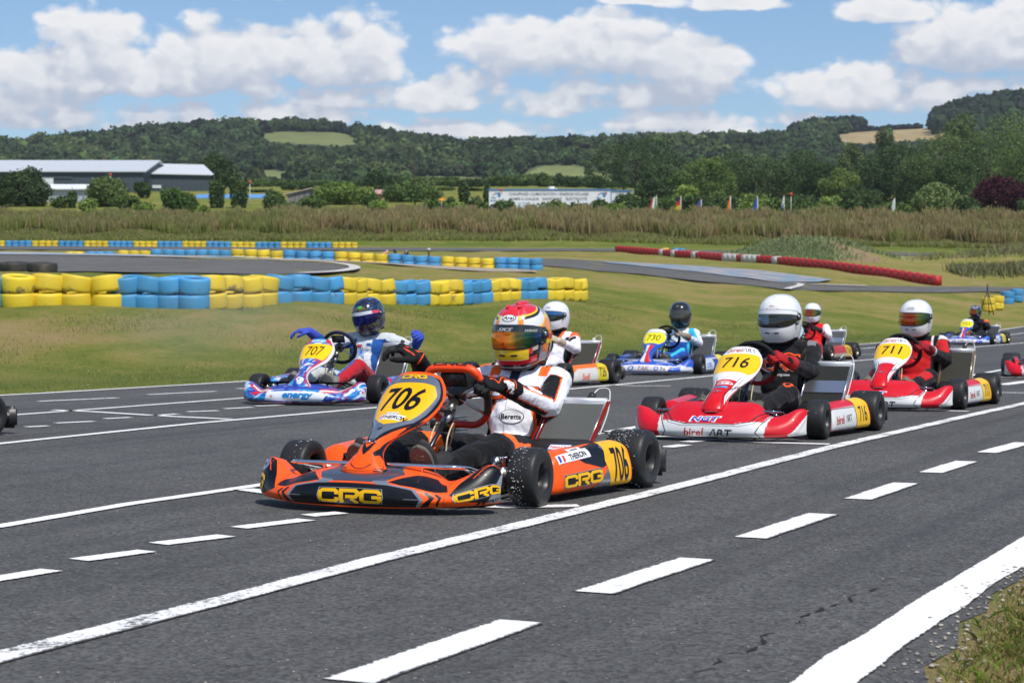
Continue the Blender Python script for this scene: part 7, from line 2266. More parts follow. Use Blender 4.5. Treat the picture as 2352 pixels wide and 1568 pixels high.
def energy_nas(mb, S):
    puv(mb, S, [(-.74, .635), (.72, .635), (.84, .86), (.70, .885), (-.62, .885), (-.80, .85)], '#f6c400', layer=2)
    word(mb, S, .0, .760, '707', .135, '#0c0c0e', 3, sx=.60, shear=.1, bold=.004)
    word(mb, S, .0, .935, 'energy', .030, '#cfe4f4', 3, sx=1.3, shear=.2, bold=.03)
    for k in range(6):
        a = k * PI / 3; decal_m(mb, S, .05, .22, *poly2d([(.02 * (math.cos(a) * .9 + .45 * math.cos(t)), .02 * (math.sin(a) * .9 + .45 * math.sin(t))) for t in np.linspace(0, 5.7, 9)]), 1, (.72, .72, .76), mat_paint(), 3 + .1 * k)
def praga_bump_col(u, v):
    a = abs(u)
    if v < .08: return (.70, .70, .72)
    if a > .6 and v < .42 - .25 * (a - .6) and v > .16: return (.68, .68, .70)
    if .34 < a < .6 and .48 < v < .62: return (.70, .70, .72)
    if a < .30 and v > .86: return (.70, .70, .72)
    return (.015, .10, .50)
def praga_bump(mb, S):
    puv(mb, S, [(-.34, .14), (.34, .14), (.38, .50), (-.38, .50)], '#e4e0e2', layer=1)
    suv(mb, S, [(-.34, .14), (.34, .14), (.38, .50), (-.38, .50), (-.34, .16)], .012, (.55, .04, .05))
    word(mb, S, -.17, .31, 'O', .060, '#1a4fb8', 3, sx=1.3, shear=.2, bold=.03); word(mb, S, .0, .31, 'TAK', .048, '#8a2030', 3, sx=1.1, shear=.2); word(mb, S, .17, .31, 'O', .055, '#1a4fb8', 3, sx=1.0, bold=.02); word(mb, S, .265, .31, 'N', .050, '#26262a', 3, sx=1.1)
    for k in (1, -1):
        f = (lambda p: p) if k == 1 else both
        suv(mb, S, f([(.16, .60), (.40, .97)]), .02, (.74, .74, .75))
        suv(mb, S, f([(.62, .50), (.80, .62), (.95, .80)]), .008, (.55, .04, .05))
def praga_nas_col(u, v):
    a = abs(u)
    if v > .90: return (.72, .72, .73)
    if v < .56:
        if -.50 < u < -.02: return (.74, .74, .75)
        if -.02 <= u < .38: return (.60, .02, .035)
        if .5 < a < .62: return (.6, .6, .66)
    return (.015, .09, .46)
def praga_nas(num):
    def art(mb, S):
        puv(mb, S, [(-.86, .72), (-.60, .62), (.60, .62), (.86, .72), (.86, .83), (.66, .89), (-.66, .89), (-.86, .83)], '#e8dc2a', layer=2)
        word(mb, S, .0, .758, num, .115, '#14160c', 3, sx=.78, shear=.1, bold=.0)
    return art
def praga_pod_col(u, v): return (.60, .60, .62) if abs(v - .62) < .05 else (.02, .05, .28)
def praga_pod(num):
    def art(mb, S):
        puv(mb, S, [(.06, .15), (.40, .12), (.46, .40), (.40, .62), (.06, .58)], '#c8d0dc', layer=2); word(mb, S, .22, .36, 'OTK', .06, '#1a4fb8', 3, sx=1.0, bold=.02)
        puv(mb, S, [(.68, .06), (.97, .06), (.97, .80), (.68, .80)], '#e8d01c', layer=2); word(mb, S, .825, .42, num, .10, '#14160c', 3, sx=.6)
    return art
def or_pod_col(u, v): return (.80, .16, .01) if v > .52 + .1 * math.sin(u * 4) else (.66, .64, .60)
def or_pod(mb, S):
    puv(mb, S, [(.68, .04), (.98, .04), (.98, .86), (.80, .86), (.72, .60)], '#d8c41c', layer=2); word(mb, S, .845, .44, '726', .115, '#101010', 3, sx=.60, bold=.01)
    word(mb, S, .34, .32, 'Sodi', .075, '#e8501a', 3, sx=.9, shear=.3, bold=.02)
    puv(mb, S, [(.50, .03), (.60, .03), (.66, .16), (.56, .14)], '#e8501a', layer=3)
def red_pod_col(u, v): return (.45, .03, .03) if v > .35 else (.40, .36, .30)
def red_pod(mb, S):
    puv(mb, S, [(.66, .04), (.97, .04), (.97, .92), (.70, .92)], '#c8a81c', layer=2); word(mb, S, .82, .46, '714', .11, '#17150c', 3, sx=.6, bold=.01)
    word(mb, S, .34, .5, 'MARANELLO', .035, '#d05048', 3, rot=.12, sx=1.0, shear=.2)

# ------------------------------------------------------------------ suits
def stack(*conds, base):
    def f(n):
        C = np.tile(np.array(lin(base)), (n, 1)); return C
    return f
def put(C, m, c): C[m] = np.array(lin(c)) if isinstance(c, str) else np.array(c)
def suit706(V, N, k, t, rv, J):
    C = np.tile(np.array(lin('#101013')), (len(V), 1)); wht, org, blk = '#e9e9f0', '#ff6a1e', '#101013'
    dy = J['pel'][1] + .0
    tor = k == 0; y = V[:, 1] - (dy + .005); z = V[:, 2]
    wave = .100 + .016 * np.sin(z * 26)
    front = tor & (V[:, 0] > -.08)
    lowz = z > .215 + .02 * np.abs(y) * 3
    up = z > .42
    put(C, tor & lowz & (np.abs(y) < wave + .014), org); put(C, tor & lowz & (np.abs(y) < wave), wht)
    put(C, tor & up, wht)
    put(C, tor & up & (z > .53) & (np.abs(y) > .10) & (np.abs(y) < .155), org)
    # crossed name panel on the chest in dark blue
    put(C, tor & (np.abs(y - .0) < .028 - (z - .50) * .1) & (z > .505) & (V[:, 0] > .02), '#2a2c44')
    for a in (1, 2, 3, 4):
        m = k == a; r = rv
        upness = r[:, 2]
        put(C, m, wht)
        if a in (1, 3):
            s_ = 1 if a == 1 else -1
            q = upness * .8 + r[:, 0] * .45 - s_ * r[:, 1] * .45
            put(C, m & (q > .33) & (t > .22), org); put(C, m & (q > .45) & (t > .26), blk)
            put(C, m & (t < .25) & (upness > .5), org if False else wht)
            q2 = -upness
            put(C, m & (q2 > .72), org); put(C, m & (q2 > .80), blk)
        else:
            put(C, m & (upness > .45), org); put(C, m & (upness > .62), blk if a == 2 else blk)
            put(C, m & (t < .55) & (t > .30) & (upness > .62), wht)
            put(C, m & (upness < -.66), org); put(C, m & (upness < -.76), blk)
    for a in (5, 7):
        m = k == a; s_ = 1 if a == 5 else -1
        put(C, m & (t > .76) & (t < .93) & (rv[:, 2] > -.3), org)
        put(C, m & (t > .30) & (t < .86) & (rv[:, 1] * s_ > .45) & (np.abs(rv[:, 2] - .15) < .38), org)
    for a in (6, 8):
        m = k == a
        put(C, m & (np.abs(t - .06) < .045) & (rv[:, 2] > -.5), org)
    return C
def body706(mb, bvh):
    m = mat_cloth(); rt, up = (0, 1, 0), (-.15, 0, 1)
    for V, F in logo_crg(.30): proj_art(mb, bvh, (.15, .055, .455), rt, up, V, F, .066, lin('#1a1a1e'), m, .002, sx=1.18)
    for V, F in logo_crg(.20): proj_art(mb, bvh, (.15, .055, .455), rt, up, V, F, .066, lin('#ff5a1a'), m, .0036, sx=1.18)
    el = [(.062 * math.cos(a), .036 * math.sin(a)) for a in np.linspace(0, 6.2, 40)]; e2 = [(x * .94, y * .91) for x, y in el]
    c = (.16, .070, .335)
    proj_art(mb, bvh, c, rt, up, *poly2d(el), 1, lin('#202024'), m, .002, .012)
    proj_art(mb, bvh, c, rt, up, *poly2d(e2), 1, lin('#ececf0'), m, .003, .012)
    proj_art(mb, bvh, c, rt, up, *text2d('Beretta', 0, .02), .026, lin('#141416'), m, .004, .012, .95)
    # zip seam
    proj_art(mb, bvh, (.16, .035, .34), rt, up, *poly2d([(-.0012, -.12), (.0012, -.12), (.0012, .16), (-.0012, .16)]), 1, lin('#9a9aa4'), m, .003, .01)
    # shoulder name tabs
    for yy, s_ in ((.215, 1), (-.135, -1)):
        proj_art(mb, bvh, (-.02, yy, .60), (-.0, 1, -.25 * s_), (-1, 0, 0.2), *text2d('sparco', 0, .03), .024, lin('#201008'), m, .003, .012, 1.0)
def suit716(V, N, k, t, rv, J):
    C = np.tile(np.array(lin('#17161a')), (len(V), 1))
    m = (k == 1) & (rv[:, 2] > .75) & (t < .12); put(C, m, '#77777b')
    return C
def body716(mb, bvh):
    m = mat_cloth(); rt, up = (0, 1, 0), (-.15, 0, 1)
    for V, F in logo_crg(.32): proj_art(mb, bvh, (.15, .06, .455), rt, up, V, F, .075, lin('#d8cfc8'), m, .002, sx=1.1)
    for V, F in logo_crg(.22): proj_art(mb, bvh, (.15, .06, .455), rt, up, V, F, .075, lin('#f2561c'), m, .0036, sx=1.1)
    proj_art(mb, bvh, (.15, .05, .385), rt, up, *text2d('kartcrg.com', 0, .01), .024, lin('#d8d8d8'), m, .003, .015, 1.0)
    proj_art(mb, bvh, (.12, .12, .535), rt, (-.4, 0, 1), *poly2d(_stroke([(-.05, .0), (-.02, .012), (.02, .0), (.045, .012), (.05, -.008)], .010)), 1, lin('#f2561c'), m, .003, .015)
    for V, F in logo_crg(.26): proj_art(mb, bvh, (.66, .30, .345), (-.50, .80, .25), (-.3, -.25, .9), V, F, .052, lin('#f2561c'), m, .003, sx=.9, near=.07, reach=.2)
    # sleeve words
    proj_art(mb, bvh, (.07, .34, .47), (-.62, .5, -.3), (-.1, -.45, 1), *text2d('kartcrg', .1, .02), .026, lin('#c8c8c8'), m, .003, .015, 1.0)
    proj_art(mb, bvh, (.12, .34, .40), (-.62, .5, -.2), (-.1, -.45, 1), *text2d('crg.it', .1, .02), .028, lin('#e8703a'), m, .003, .015, 1.0)
def suit711(V, N, k, t, rv, J):
    C = np.tile(np.array(lin('#131316')), (len(V), 1)); red = '#c01c22'; y = V[:, 1] - J['pel'][1]; z = V[:, 2]
    put(C, (k == 0) & (np.abs(y) < .13) & (V[:, 0] > -.05) & (z < .56), red)
    m = (k == 0) & (np.abs(np.abs(y) - .135) < .010) & (z > .42); put(C, m, '#d8d8dc')
    for a in (1, 3): put(C, (k == a) & (t > .15) & (t < .85) & (rv[:, 0] > .25) & (rv[:, 2] > -.3), red)
    put(C, ((k == 1) | (k == 3)) & (t < .12) & (rv[:, 2] > .3), '#d0d0d4')
    for a in (5, 7): put(C, (k == a) & (t < .5) & (rv[:, 2] > .1), red)
    for a in (6, 8): put(C, (k == a) & (rv[:, 2] > .35) & (t < .5), red)
    return C
def suit707(V, N, k, t, rv, J):
    C = np.tile(np.array(lin('#1f4f95')), (len(V), 1)); gr, red, bl = '#c4cace', '#b01a26', '#1f4f95'
    y = V[:, 1] - (J['pel'][1] + .0); z = V[:, 2]
    put(C, (k == 0) & (np.abs(y) < .10 + .02 * np.sin(z * 9)) & (V[:, 0] > -.08), gr); put(C, (k == 0) & (z > .56), gr)
    put(C, (k == 0) & (np.abs(y) > .15) & (z < .40), red)
    for a in (1, 2, 3): put(C, (k == a) & (rv[:, 2] > -.05), gr)
    for a in (5, 7):
        s_ = 1 if a == 5 else -1
        put(C, k == a, red); put(C, (k == a) & (rv[:, 1] * s_ < -.15), bl); put(C, (k == a) & (rv[:, 1] * s_ < -.6), gr)
    for a in (6, 8):
        s_ = 1 if a == 6 else -1
        put(C, k == a, red); put(C, (k == a) & (rv[:, 1] * s_ < .05), bl); put(C, (k == a) & (rv[:, 1] * s_ < -.45), gr)
    return C
def body707(mb, bvh):
    m = mat_cloth(); rt, up = (0, 1, 0), (-.1, 0, 1)
    st = []
    for q in range(10):
        a = PI / 2 + q * PI / 5; r = .085 if q % 2 == 0 else .030; st.append((r * math.cos(a), r * math.sin(a)))
    proj_art(mb, bvh, (.15, .05, .44), rt, up, *poly2d(st), 1, lin('#24509c'), m, .002, .012)
    proj_art(mb, bvh, (.15, .05, .44), rt, up, *poly2d([(x * .72, y * .72) for x, y in st]), 1, lin('#c9d0d6'), m, .003, .012)
    proj_art(mb, bvh, (.15, .05, .44), rt, up, *poly2d([(x * .5, y * .5) for x, y in st]), 1, lin('#2f62b4'), m, .004, .012)
    proj_art(mb, bvh, (.15, .03, .50), rt, up, *poly2d([(-.03, -.01), (.02, -.012), (.015, .014), (-.025, .014)]), 1, lin('#c02a30'), m, .005, .012)
    proj_art(mb, bvh, (.15, .12, .515), rt, up, *poly2d([(-.02, -.015), (.02, -.015), (.02, .015), (-.02, .015)]), 1, lin('#1f4f95'), m, .002, .012)
def suit726(V, N, k, t, rv, J):
    C = np.tile(np.array(lin('#e6e6f0')), (len(V), 1)); y = V[:, 1] - J['pel'][1]; z = V[:, 2]
    put(C, (k == 0) & (np.abs(y) > .12) & (z < .52), '#16161a'); put(C, (k == 0) & (np.abs(y) < .05) & (z > .45), '#1a1a1e')
    put(C, (k == 0) & (np.abs(np.abs(y) - .065) < .014) & (z > .42), '#f2601c')
    for a in (1, 3): put(C, (k == a) & (t < .25) & (rv[:, 2] > .2), '#f2601c'); put(C, (k == a) & (t > .3) & (t < .5) & (rv[:, 0] > .3), '#17171b')
    for a in (6, 8): put(C, (k == a) & (t > .6), '#3a3a44')
    return C
def suit730(V, N, k, t, rv, J):
    C = np.tile(np.array(lin('#e4e6ea')), (len(V), 1)); y = V[:, 1] - J['pel'][1]; z = V[:, 2]; tq, bl = '#35b8d8', '#1c4ca0'
    put(C, (k == 0) & (z < .40), bl); put(C, (k == 0) & (np.abs(y) > .12), tq)
    for a in (1, 3): put(C, (k == a) & (rv[:, 0] > .5) & (t < .8), tq)
    for a in (2, 4): put(C, (k == a) & (rv[:, 2] > .5), tq); put(C, (k == a) & (t > .85), '#c02a2a')
    for a in (5, 6, 7, 8): put(C, k == a, bl); put(C, (k == a) & (rv[:, 2] > .3) & (np.abs(rv[:, 1]) < .5), tq)
    return C
def suit714(V, N, k, t, rv, J):
    C = np.tile(np.array(lin('#d42026')), (len(V), 1)); put(C, (k == 1) | ((k == 2) & (t < .6)) | (k == 3), '#e6e6ee'); put(C, (k >= 6), '#1a1a1c')
    return C
def suit733(V, N, k, t, rv, J):
    C = np.tile(np.array(lin('#15161c')), (len(V), 1)); put(C, (k == 1) & (t < .4) & (rv[:, 2] > 0), '#e0602c'); put(C, (k == 7) & (t > .5), '#c85028')
    return C

# ------------------------------------------------------------------ helmets
def unit(*a): v = Vector(a); return v.normalized()
_cap = unit(.34, 0, .94)
def helm706(az, el, d):
    red, yel, org, blk, wht, slv = (.72, .02, .035), (.88, .60, .02), (.90, .26, .01), (.012, .012, .014), (.74, .74, .74), (.36, .36, .38)
    k = d.dot(_cap); a = abs(az); dark = (.012, .012, .014)
    if el > 16:
        if k > .80:
            n = math.sin(az * .06 + k * 30)
            return (.50, .10, .12) if (k < .93 and abs(a - 32) < 5 - (k - .8) * 30 ) else red
        if k > .765 and a > 22: return yel
        if k > .70 and a > 26: return blk
        if a < 19: return wht
        if a < 29: return org if a > 24 or k < .70 else yel
        if k > .58 and a < 75: return wht
        lim = .44 + .06 * math.sin(az * .07)
        if k > lim + .05: return wht if a < 100 else slv
        if k > lim: return yel
        if 35 < a < 62 and el < 30: return red if el < 24 + (a - 40) * .2 else wht
        if a < 150: return org if (a - 60) * .3 + el < 48 else yel
        return slv
    if el > -18:
        if a < 92: return dark
        if el < 2 and a < 130: return red if el > -10 else yel
        return org if a < 125 else slv
    # chin bar
    if a < 36 and el > -37: return yel if el < -22 else org
    if a < 44 and el > -38 and el > -30: return red
    if a < 58 and el > -44: return red if el < -34 else (dark if el < -26 else (.55, .5, .45))
    if a < 66 and el > -48: return dark
    if a < 75: return slv
    if a < 105: return org if el > -24 - (a - 80) * .6 else ((.60, .10, .02) if el > -34 else slv)
    if a < 115: return dark
    return slv
def art706(mb, S):
    U = lambda a: a / 180; Vv = lambda e: e / 90 if e > 0 else e / 50
    ov = [(U(15 * math.cos(t)), Vv(31 + 6.8 * math.sin(t))) for t in np.linspace(0, 6.1, 36)]; ov2 = [(U(13.6 * math.cos(t)), Vv(31 + 5.8 * math.sin(t))) for t in np.linspace(0, 6.1, 36)]
    hm = mat_helmet()
    decal_uv(mb, S, *poly2d(ov), (.012, .012, .014), hm, 2, .03); decal_uv(mb, S, *poly2d(ov2), (.78, .78, .78), hm, 3, .03)
    decal_m(mb, S, 0, Vv(31), *text2d('Arai', .15, .02), .019, (.01, .01, .012), hm, 4, sx=1.25)
    suv(mb, S, [(U(a), Vv(-37 - 0 * a)) for a in range(-36, 37, 6)], .012, (.7, .7, .68), hm, 3)
    suv(mb, S, [(U(19), Vv(17)), (U(19), Vv(46))], .004, (.3, .3, .3), hm, 3); suv(mb, S, [(U(-19), Vv(17)), (U(-19), Vv(46))], .004, (.3, .3, .3), hm, 3)
def vis_irid(u, t):
    st = [(-1, (.02, .10, .02)), (-.75, (.12, .28, .02)), (-.55, (.75, .60, .03)), (-.38, (.90, .24, .02)), (-.10, (.85, .14, .02)), (.08, (.75, .28, .03)), (.22, (.16, .12, .03)), (.45, (.02, .10, .05)), (.62, (.01, .04, .06)), (.8, (.01, .05, .22)), (1, (.01, .02, .05))]
    for (a, c), (b, d) in zip(st[:-1], st[1:]):
        if u <= b:
            f = (u - a) / (b - a); return tuple(x + (y - x) * f for x, y in zip(c, d))
    return st[-1][1]
def strip706(mb, S2, tv):
    hm = mat_helmet()
    decal_m(mb, S2, -.02, tv(11), *text2d('SKS', .5, .02), .016, (.6, .6, .6), hm, 2, sx=2.2)
    decal_m(mb, S2, .24, tv(9), *text2d('WINGS', .5, .02), .012, (.5, .5, .5), hm, 2, sx=1.4)
H_WHITE = lambda az, el, d: (.80, .80, .80)
def logo_oval(name, rim=(.02, .02, .02), word_c=(.02, .02, .02), e0=30, w=13, size=.016, plate=None):
    def art(mb, S):
        hm = mat_helmet(); U = lambda a: a / 180; Vv = lambda e: e / 90
        ov = [(U(w * math.cos(t)), Vv(e0 + w * .42 * math.sin(t))) for t in np.linspace(0, 6.1, 30)]; ov2 = [(U(w * .9 * math.cos(t)), Vv(e0 + w * .36 * math.sin(t))) for t in np.linspace(0, 6.1, 30)]
        decal_uv(mb, S, *poly2d(ov), rim, hm, 1, .03); decal_uv(mb, S, *poly2d(ov2), plate or (.78, .78, .78), hm, 2, .03)
        decal_m(mb, S, 0, Vv(e0), *text2d(name, .1, .02), size, word_c, hm, 3, sx=1.2)
        if name == 'BELL':
            for a, e in ((-12, 22), (15, 22), (-8, 46), (0, 52), (8, 48), (0, 44), (22, 52), (-4, 58)):
                decal_m(mb, S, U(a), Vv(e), *poly2d([(.003 * math.cos(t), .003 * math.sin(t)) for t in np.linspace(0, 5.7, 9)]), 1, (.05, .05, .05), hm, 1)
    return art
def vis_dark(c1=(.02, .022, .028), c2=(.05, .07, .11)):
    return lambda u, t: tuple(a + (b - a) * max(0, math.sin((u + 1) * 2.4)) for a, b in zip(c1, c2))
def vis_gold(u, t):
    st = [(-1, (.10, .20, .04)), (-.5, (.45, .30, .03)), (-.2, (.45, .06, .02)), (.1, (.40, .05, .02)), (.35, (.12, .16, .03)), (.7, (.02, .06, .04)), (1, (.01, .02, .03))]
    for (a, c), (b, d) in zip(st[:-1], st[1:]):
        if u <= b: f = (u - a) / (b - a); return tuple(x + (y - x) * f for x, y in zip(c, d))
    return st[-1][1]
def helm707(az, el, d):
    n = mnoise.noise(d * 5.0); m = mnoise.noise(d * 11 + Vector((3, 1, 2)))
    if az > 34:
        if m > .44: return (.03, .20, .05)
        if m < -.50: return (.26, .03, .09)
        if n > .34: return (.02, .14, .42)
    if el > 22 and el < 34 and abs(az) < 30 and n > -.2: return (.16, .11, .01)
    if el < -20 and m > .1: return (.10, .07, .03)
    return (.010, .012, .045)
def strip707(u): return (.66, .68, .74) if u < .52 else (.62, .05, .09)
def helm733(az, el, d):
    return (.30, .32, .42) if mnoise.noise(d * 4) > .18 else (.012, .016, .06)

# ------------------------------------------------------------------ build the field
POSE = {'706': (0, 9.717, 24.85), '716': (1.921, 14.047, 24.33), '711': (3.668, 17.76, 23.3), '707': (-1.458, 18.732, 16.5)}
def pose_from_FL(x, yb, th):
    D = CAMH * FPX / (yb - YH); X = (x - 1176) / FPX * D; t = R(th)
    fw = (-math.sin(t), -math.cos(t)); lf = (math.cos(t), -math.sin(t))
    return (X - 1.05 * fw[0] - .574 * lf[0], D - 1.05 * fw[1] - .574 * lf[1], th)
POSE['730'] = pose_from_FL(1605, 859.5, 20); POSE['726'] = pose_from_FL(1296, 888, 27); POSE['714'] = pose_from_FL(1902.5, 827.8, 27); POSE['733'] = pose_from_FL(2279, 791, 26)
def rim_wrist(W, a, b, f, n):
    f = Vector(f).normalized(); n = Vector(n); n = (n - f * n.dot(f)).normalized()
    return W(a, b) - f * .088 + n * .030
def seat_hands(J, W, aL=(.150, .035), aR=(-.150, .035)):
    h = hands_on_wheel(W)
    J['wrL'] = tuple(rim_wrist(W, *aL, h['L']['f'], h['L']['n'])); J['wrR'] = tuple(rim_wrist(W, *aR, h['R']['f'], h['R']['n']))
    return h

# kart 706, orange and black, in the foreground
k706 = dict(main=OR_, bump_art=bump706, nas_art=nas706, pod_art=pod706, speck=520, front_brake=1, steer=2, wheel='ff4a10', wheel2='a01a08', wheel_flat=1, wheel_c=(.600, -.005, .452), straps='8a1508', rad_label=1, tank='9aa0a4', frame='25262a', fin='787a77', rim=(.02, .02, .021))
root, nas, W = build_kart(k706, POSE['706'], 'orange and black racing kart with yellow number 706, nearest to the camera')
mb = MB()
q = Vector((.600, -.005, .452)); upv = Vector((.42, 0, .907)); nn = Vector((-.907, 0, .42))
for V, F in logo_crg(.24):
    mb.add([q + Vector((0, 1, 0)) * (p[0] * .026 * 1.9 * -1 * -1) + upv * .166 + Vector((.35, 0, .0)) * 0 + Vector((.6, 0, .8)) * .004 + (Vector((-.8, 0, .6)) * (p[1] * -.020) * -1) for p in V], F, (.015, .015, .018), mat_plastic(), False)
mb.build('steering_emblem', [c for c in root.children if c.name.startswith('steering_wheel')][0])
J = J_default(.05, 0, 0, .0)
J.update(head=(.0, .055, .735), neck=(-.02, .055, .57), shL=(-.045, .225, .505), shR=(-.02, -.135, .505), elL=(.185, .285, .385), elR=(.26, -.30, .44), knL=(.70, .25, .215), knR=(.70, -.20, .215), anL=(1.12, .16, .15), anR=(1.12, -.16, .15))
hL = dict(f=(.90, -.40, .10), n=(.30, .55, .78), side=-1, curl=(.85, 1.25, .9))
J['wrL'] = tuple(rim_wrist(W, .150, .045, hL['f'], hL['n']))
J['wrR'] = (.60, -.215, .625)
hR = dict(f=(.35, -.62, .45), n=(.30, -.05, .95), side=1, curl=((.55, .75, .5), (.6, .8, .5), (.65, .8, .5), (.7, .9, .5)), thumb=.0, cuff=.13)
def glove706(L3, cd):
    C = np.tile(np.array(lin('#131316')), (len(L3), 1)); org = np.array(lin('#ff5a1a'))
    x, y, z = L3[:, 0], L3[:, 1], L3[:, 2]
    line_ = (np.abs(y + .004 - .012 * np.sin(x * 120)) < .0030) & (z > .008) & (x > -.01) & (x < .075)
    line2 = (np.abs(y - .027) < .0026) & (z > .0) & (x > .02) & (x < .075)
    line3 = (np.abs(x + .012) < .0028) & (z > -.01)
    line4 = (np.abs(cd - .050) < .003) & (z > .01)
    C[line_ | line2 | line3 | line4] = org
    C[(z < -.004) & (x > .09)] = np.array(lin('#2a2a2c'))
    return C
def gl_art706(mb, T3): pass
d706 = dict(suit=suit706, body_art=body706, voxel=.0062, glove=glove706, gvox=.0032, star=True, cufflen=.085, sole=(.105, .10, .085), shoe=(.02, .02, .022),
            hands={'L': hL, 'R': hR}, toeL=(1.315, .155, .268), toeR=(1.325, -.15, .268),
            helmet=dict(col=helm706, art=art706, vcol=vis_irid, vis='irid', vmet=.75, strip=lambda u: (.015, .015, .017), strip_art=strip706, spoiler=(.68, .02, .035), yaw=R(-1), pitch=R(3), big=1.0, res=(230, 130), label='full face helmet painted red, white, yellow and orange'))
build_driver(POSE['706'], J, d706, 'driver in white and orange suit with red and yellow helmet, one black gloved hand raised')

# kart 716, red and white
kb = dict(main=(.62, .008, .020) if False else '#d0101c', rimc='e4e4e4', bump_col=birel_bump_col, bump_art=birel_bump, nas=NAS_B, speck=40, frame='b01420', seat='2a2a2c', tank='d8d4c8', wheel='1a1a1c', wheel2='8a1018', wheel_c=(.625, .01, .48), bump=S_bumpB, pod_col=birel_pod_col, fin='3c3e3a', bar='9a9aa0')
k716 = dict(kb, nas_art=birel_nas('716'), pod_art=birel_pod('716'), rad=((.43, .20), (.14, .46)), rad_band=1, rady=(.27, .56), steer=3)
root, nas, W = build_kart(k716, POSE['716'], 'red and white racing kart with yellow number 716, second nearest on the right')
J = J_default(.03, .045, .01, .0); J['head'] = (.02, .012, .795); J['neck'] = (-.01, .02, .615)
J.update(shL=(-.03, .225, .555), shR=(-.03, -.165, .555), elL=(.18, .30, .40), elR=(.17, -.28, .41), knL=(.68, .26, .275))
hs = seat_hands(J, W)
d716 = dict(suit=suit716, body_art=body716, voxel=.0075, glove=glove_plain('#a81a20', '#b8282c', .03), hands=hs, toeL=(1.25, .16, .235), toeR=(1.27, -.16, .26), sole=(.15, .14, .11), shoe=(.10, .095, .08), collar='0e0e10',
            helmet=dict(col=H_WHITE, art=logo_oval('BELL', (.72, .7, .7), (.55, .05, .05), 28, 9, .010), vcol=lambda u, t: (.06, .10, .18) if (-.55 < u < -.05 and t > .1) else (.012, .013, .016), vis='smoke', strip=lambda u: (.80, .80, .80), striph=9, yaw=R(-4), pitch=R(3), big=1.09, res=(110, 64), ve=(-17, 18)))
build_driver(POSE['716'], J, d716, 'driver in black suit with orange lettering, red gloves and large plain white helmet')

# kart 711
k711 = dict(kb, nas_art=birel_nas('711', False), pod_art=birel_pod('711'), rad=((.33, .19), (.10, .47)), rady=(.27, .53), fin='4e4c40', straps='7a5a20')
root, nas, W = build_kart(k711, POSE['711'], 'red and white racing kart with yellow number 711, behind the kart numbered 716')
J = J_default(.02, .02, .0, .0); J['head'] = (.02, .005, .775); J['neck'] = (-.01, .015, .60); J.update(shL=(-.04, .225, .535), shR=(-.03, -.165, .53), elL=(.17, .31, .39))
hs = seat_hands(J, W)
build_driver(POSE['711'], J, dict(suit=suit711, voxel=.009, glove=glove_plain('#8c1820', '#c8c8cc', .06), gvox=.0045, hands=hs, toeL=(1.25, .16, .26), toeR=(1.27, -.16, .26), sole=(.22, .19, .13), shoe=(.16, .14, .10),
    helmet=dict(col=H_WHITE, art=logo_oval('Arai', e0=30, w=13), vcol=vis_gold, vis='gold', vmet=.75, strip=None, big=1.05, res=(100, 60), ve=(-19, 15), yaw=R(-6), pitch=R(4))),
    'driver in red and black suit with white helmet and gold mirrored visor')

# kart 707, blue, red and white; both arms off the wheel
k707 = dict(main='#1c3f9c', rimc='dadade', bump_col=energy_bump_col, bump_art=energy_bump, nas_col=energy_nas_col, nas_art=energy_nas, pod_col=lambda u, v: swirl(u * 2, v, 7), rad=((.30, .20), (.04, .50)), rady=(.26, .52), frame='1a6a6a', seat='b8b4a4', tank='c8c4b4', wheel='1a1c3a', bar='101416', steer=-4, fin='5a5a54', wheel_c=(.60, .03, .49))
root, nas, W = build_kart(k707, POSE['707'], 'blue, red and white patterned racing kart with number 707 at the left')
J = J_default(.06, .03, -.04, .02); J.update(head=(-.035, .075, .795), neck=(-.07, .08, .615), shL=(-.10, .27, .545), shR=(-.08, -.11, .55), elL=(-.10, .50, .47), wrL=(.02, .62, .58), elR=(.22, -.24, .50), wrR=(.44, -.34, .635), knL=(.62, .22, .31))
build_driver(POSE['707'], J, dict(suit=suit707, body_art=body707, voxel=.009, glove=glove_plain('#3c50b4'), gvox=.0045, toeL=(1.24, .15, .27), toeR=(1.26, -.17, .27), sole=(.20, .18, .15), shoe=(.20, .19, .17), collar='1c3a70',
    hands={'L': dict(f=(.70, .25, .15), n=(.25, .80, .45), side=-1, curl=((.5, .9, .6),) * 4), 'R': dict(f=(.35, -.85, .05), n=(.1, -.1, 1), side=1, curl=((.35, .6, .5),) * 4)},
    helmet=dict(col=helm707, art=logo_oval('Arai', (.02, .10, .02), (.01, .2, .03), 33, 11, .013, (.10, .62, .10)), vcol=lambda u, t: (.01, .02, .16) if u < .3 else (.02, .01, .10), vis='blue', vmet=.7, strip=strip707, striph=10, big=1.06, res=(130, 76), roll=R(8), pitch=R(12), yaw=R(-4))),
    'driver in grey, blue and red suit leaning back with both blue gloved hands held out')

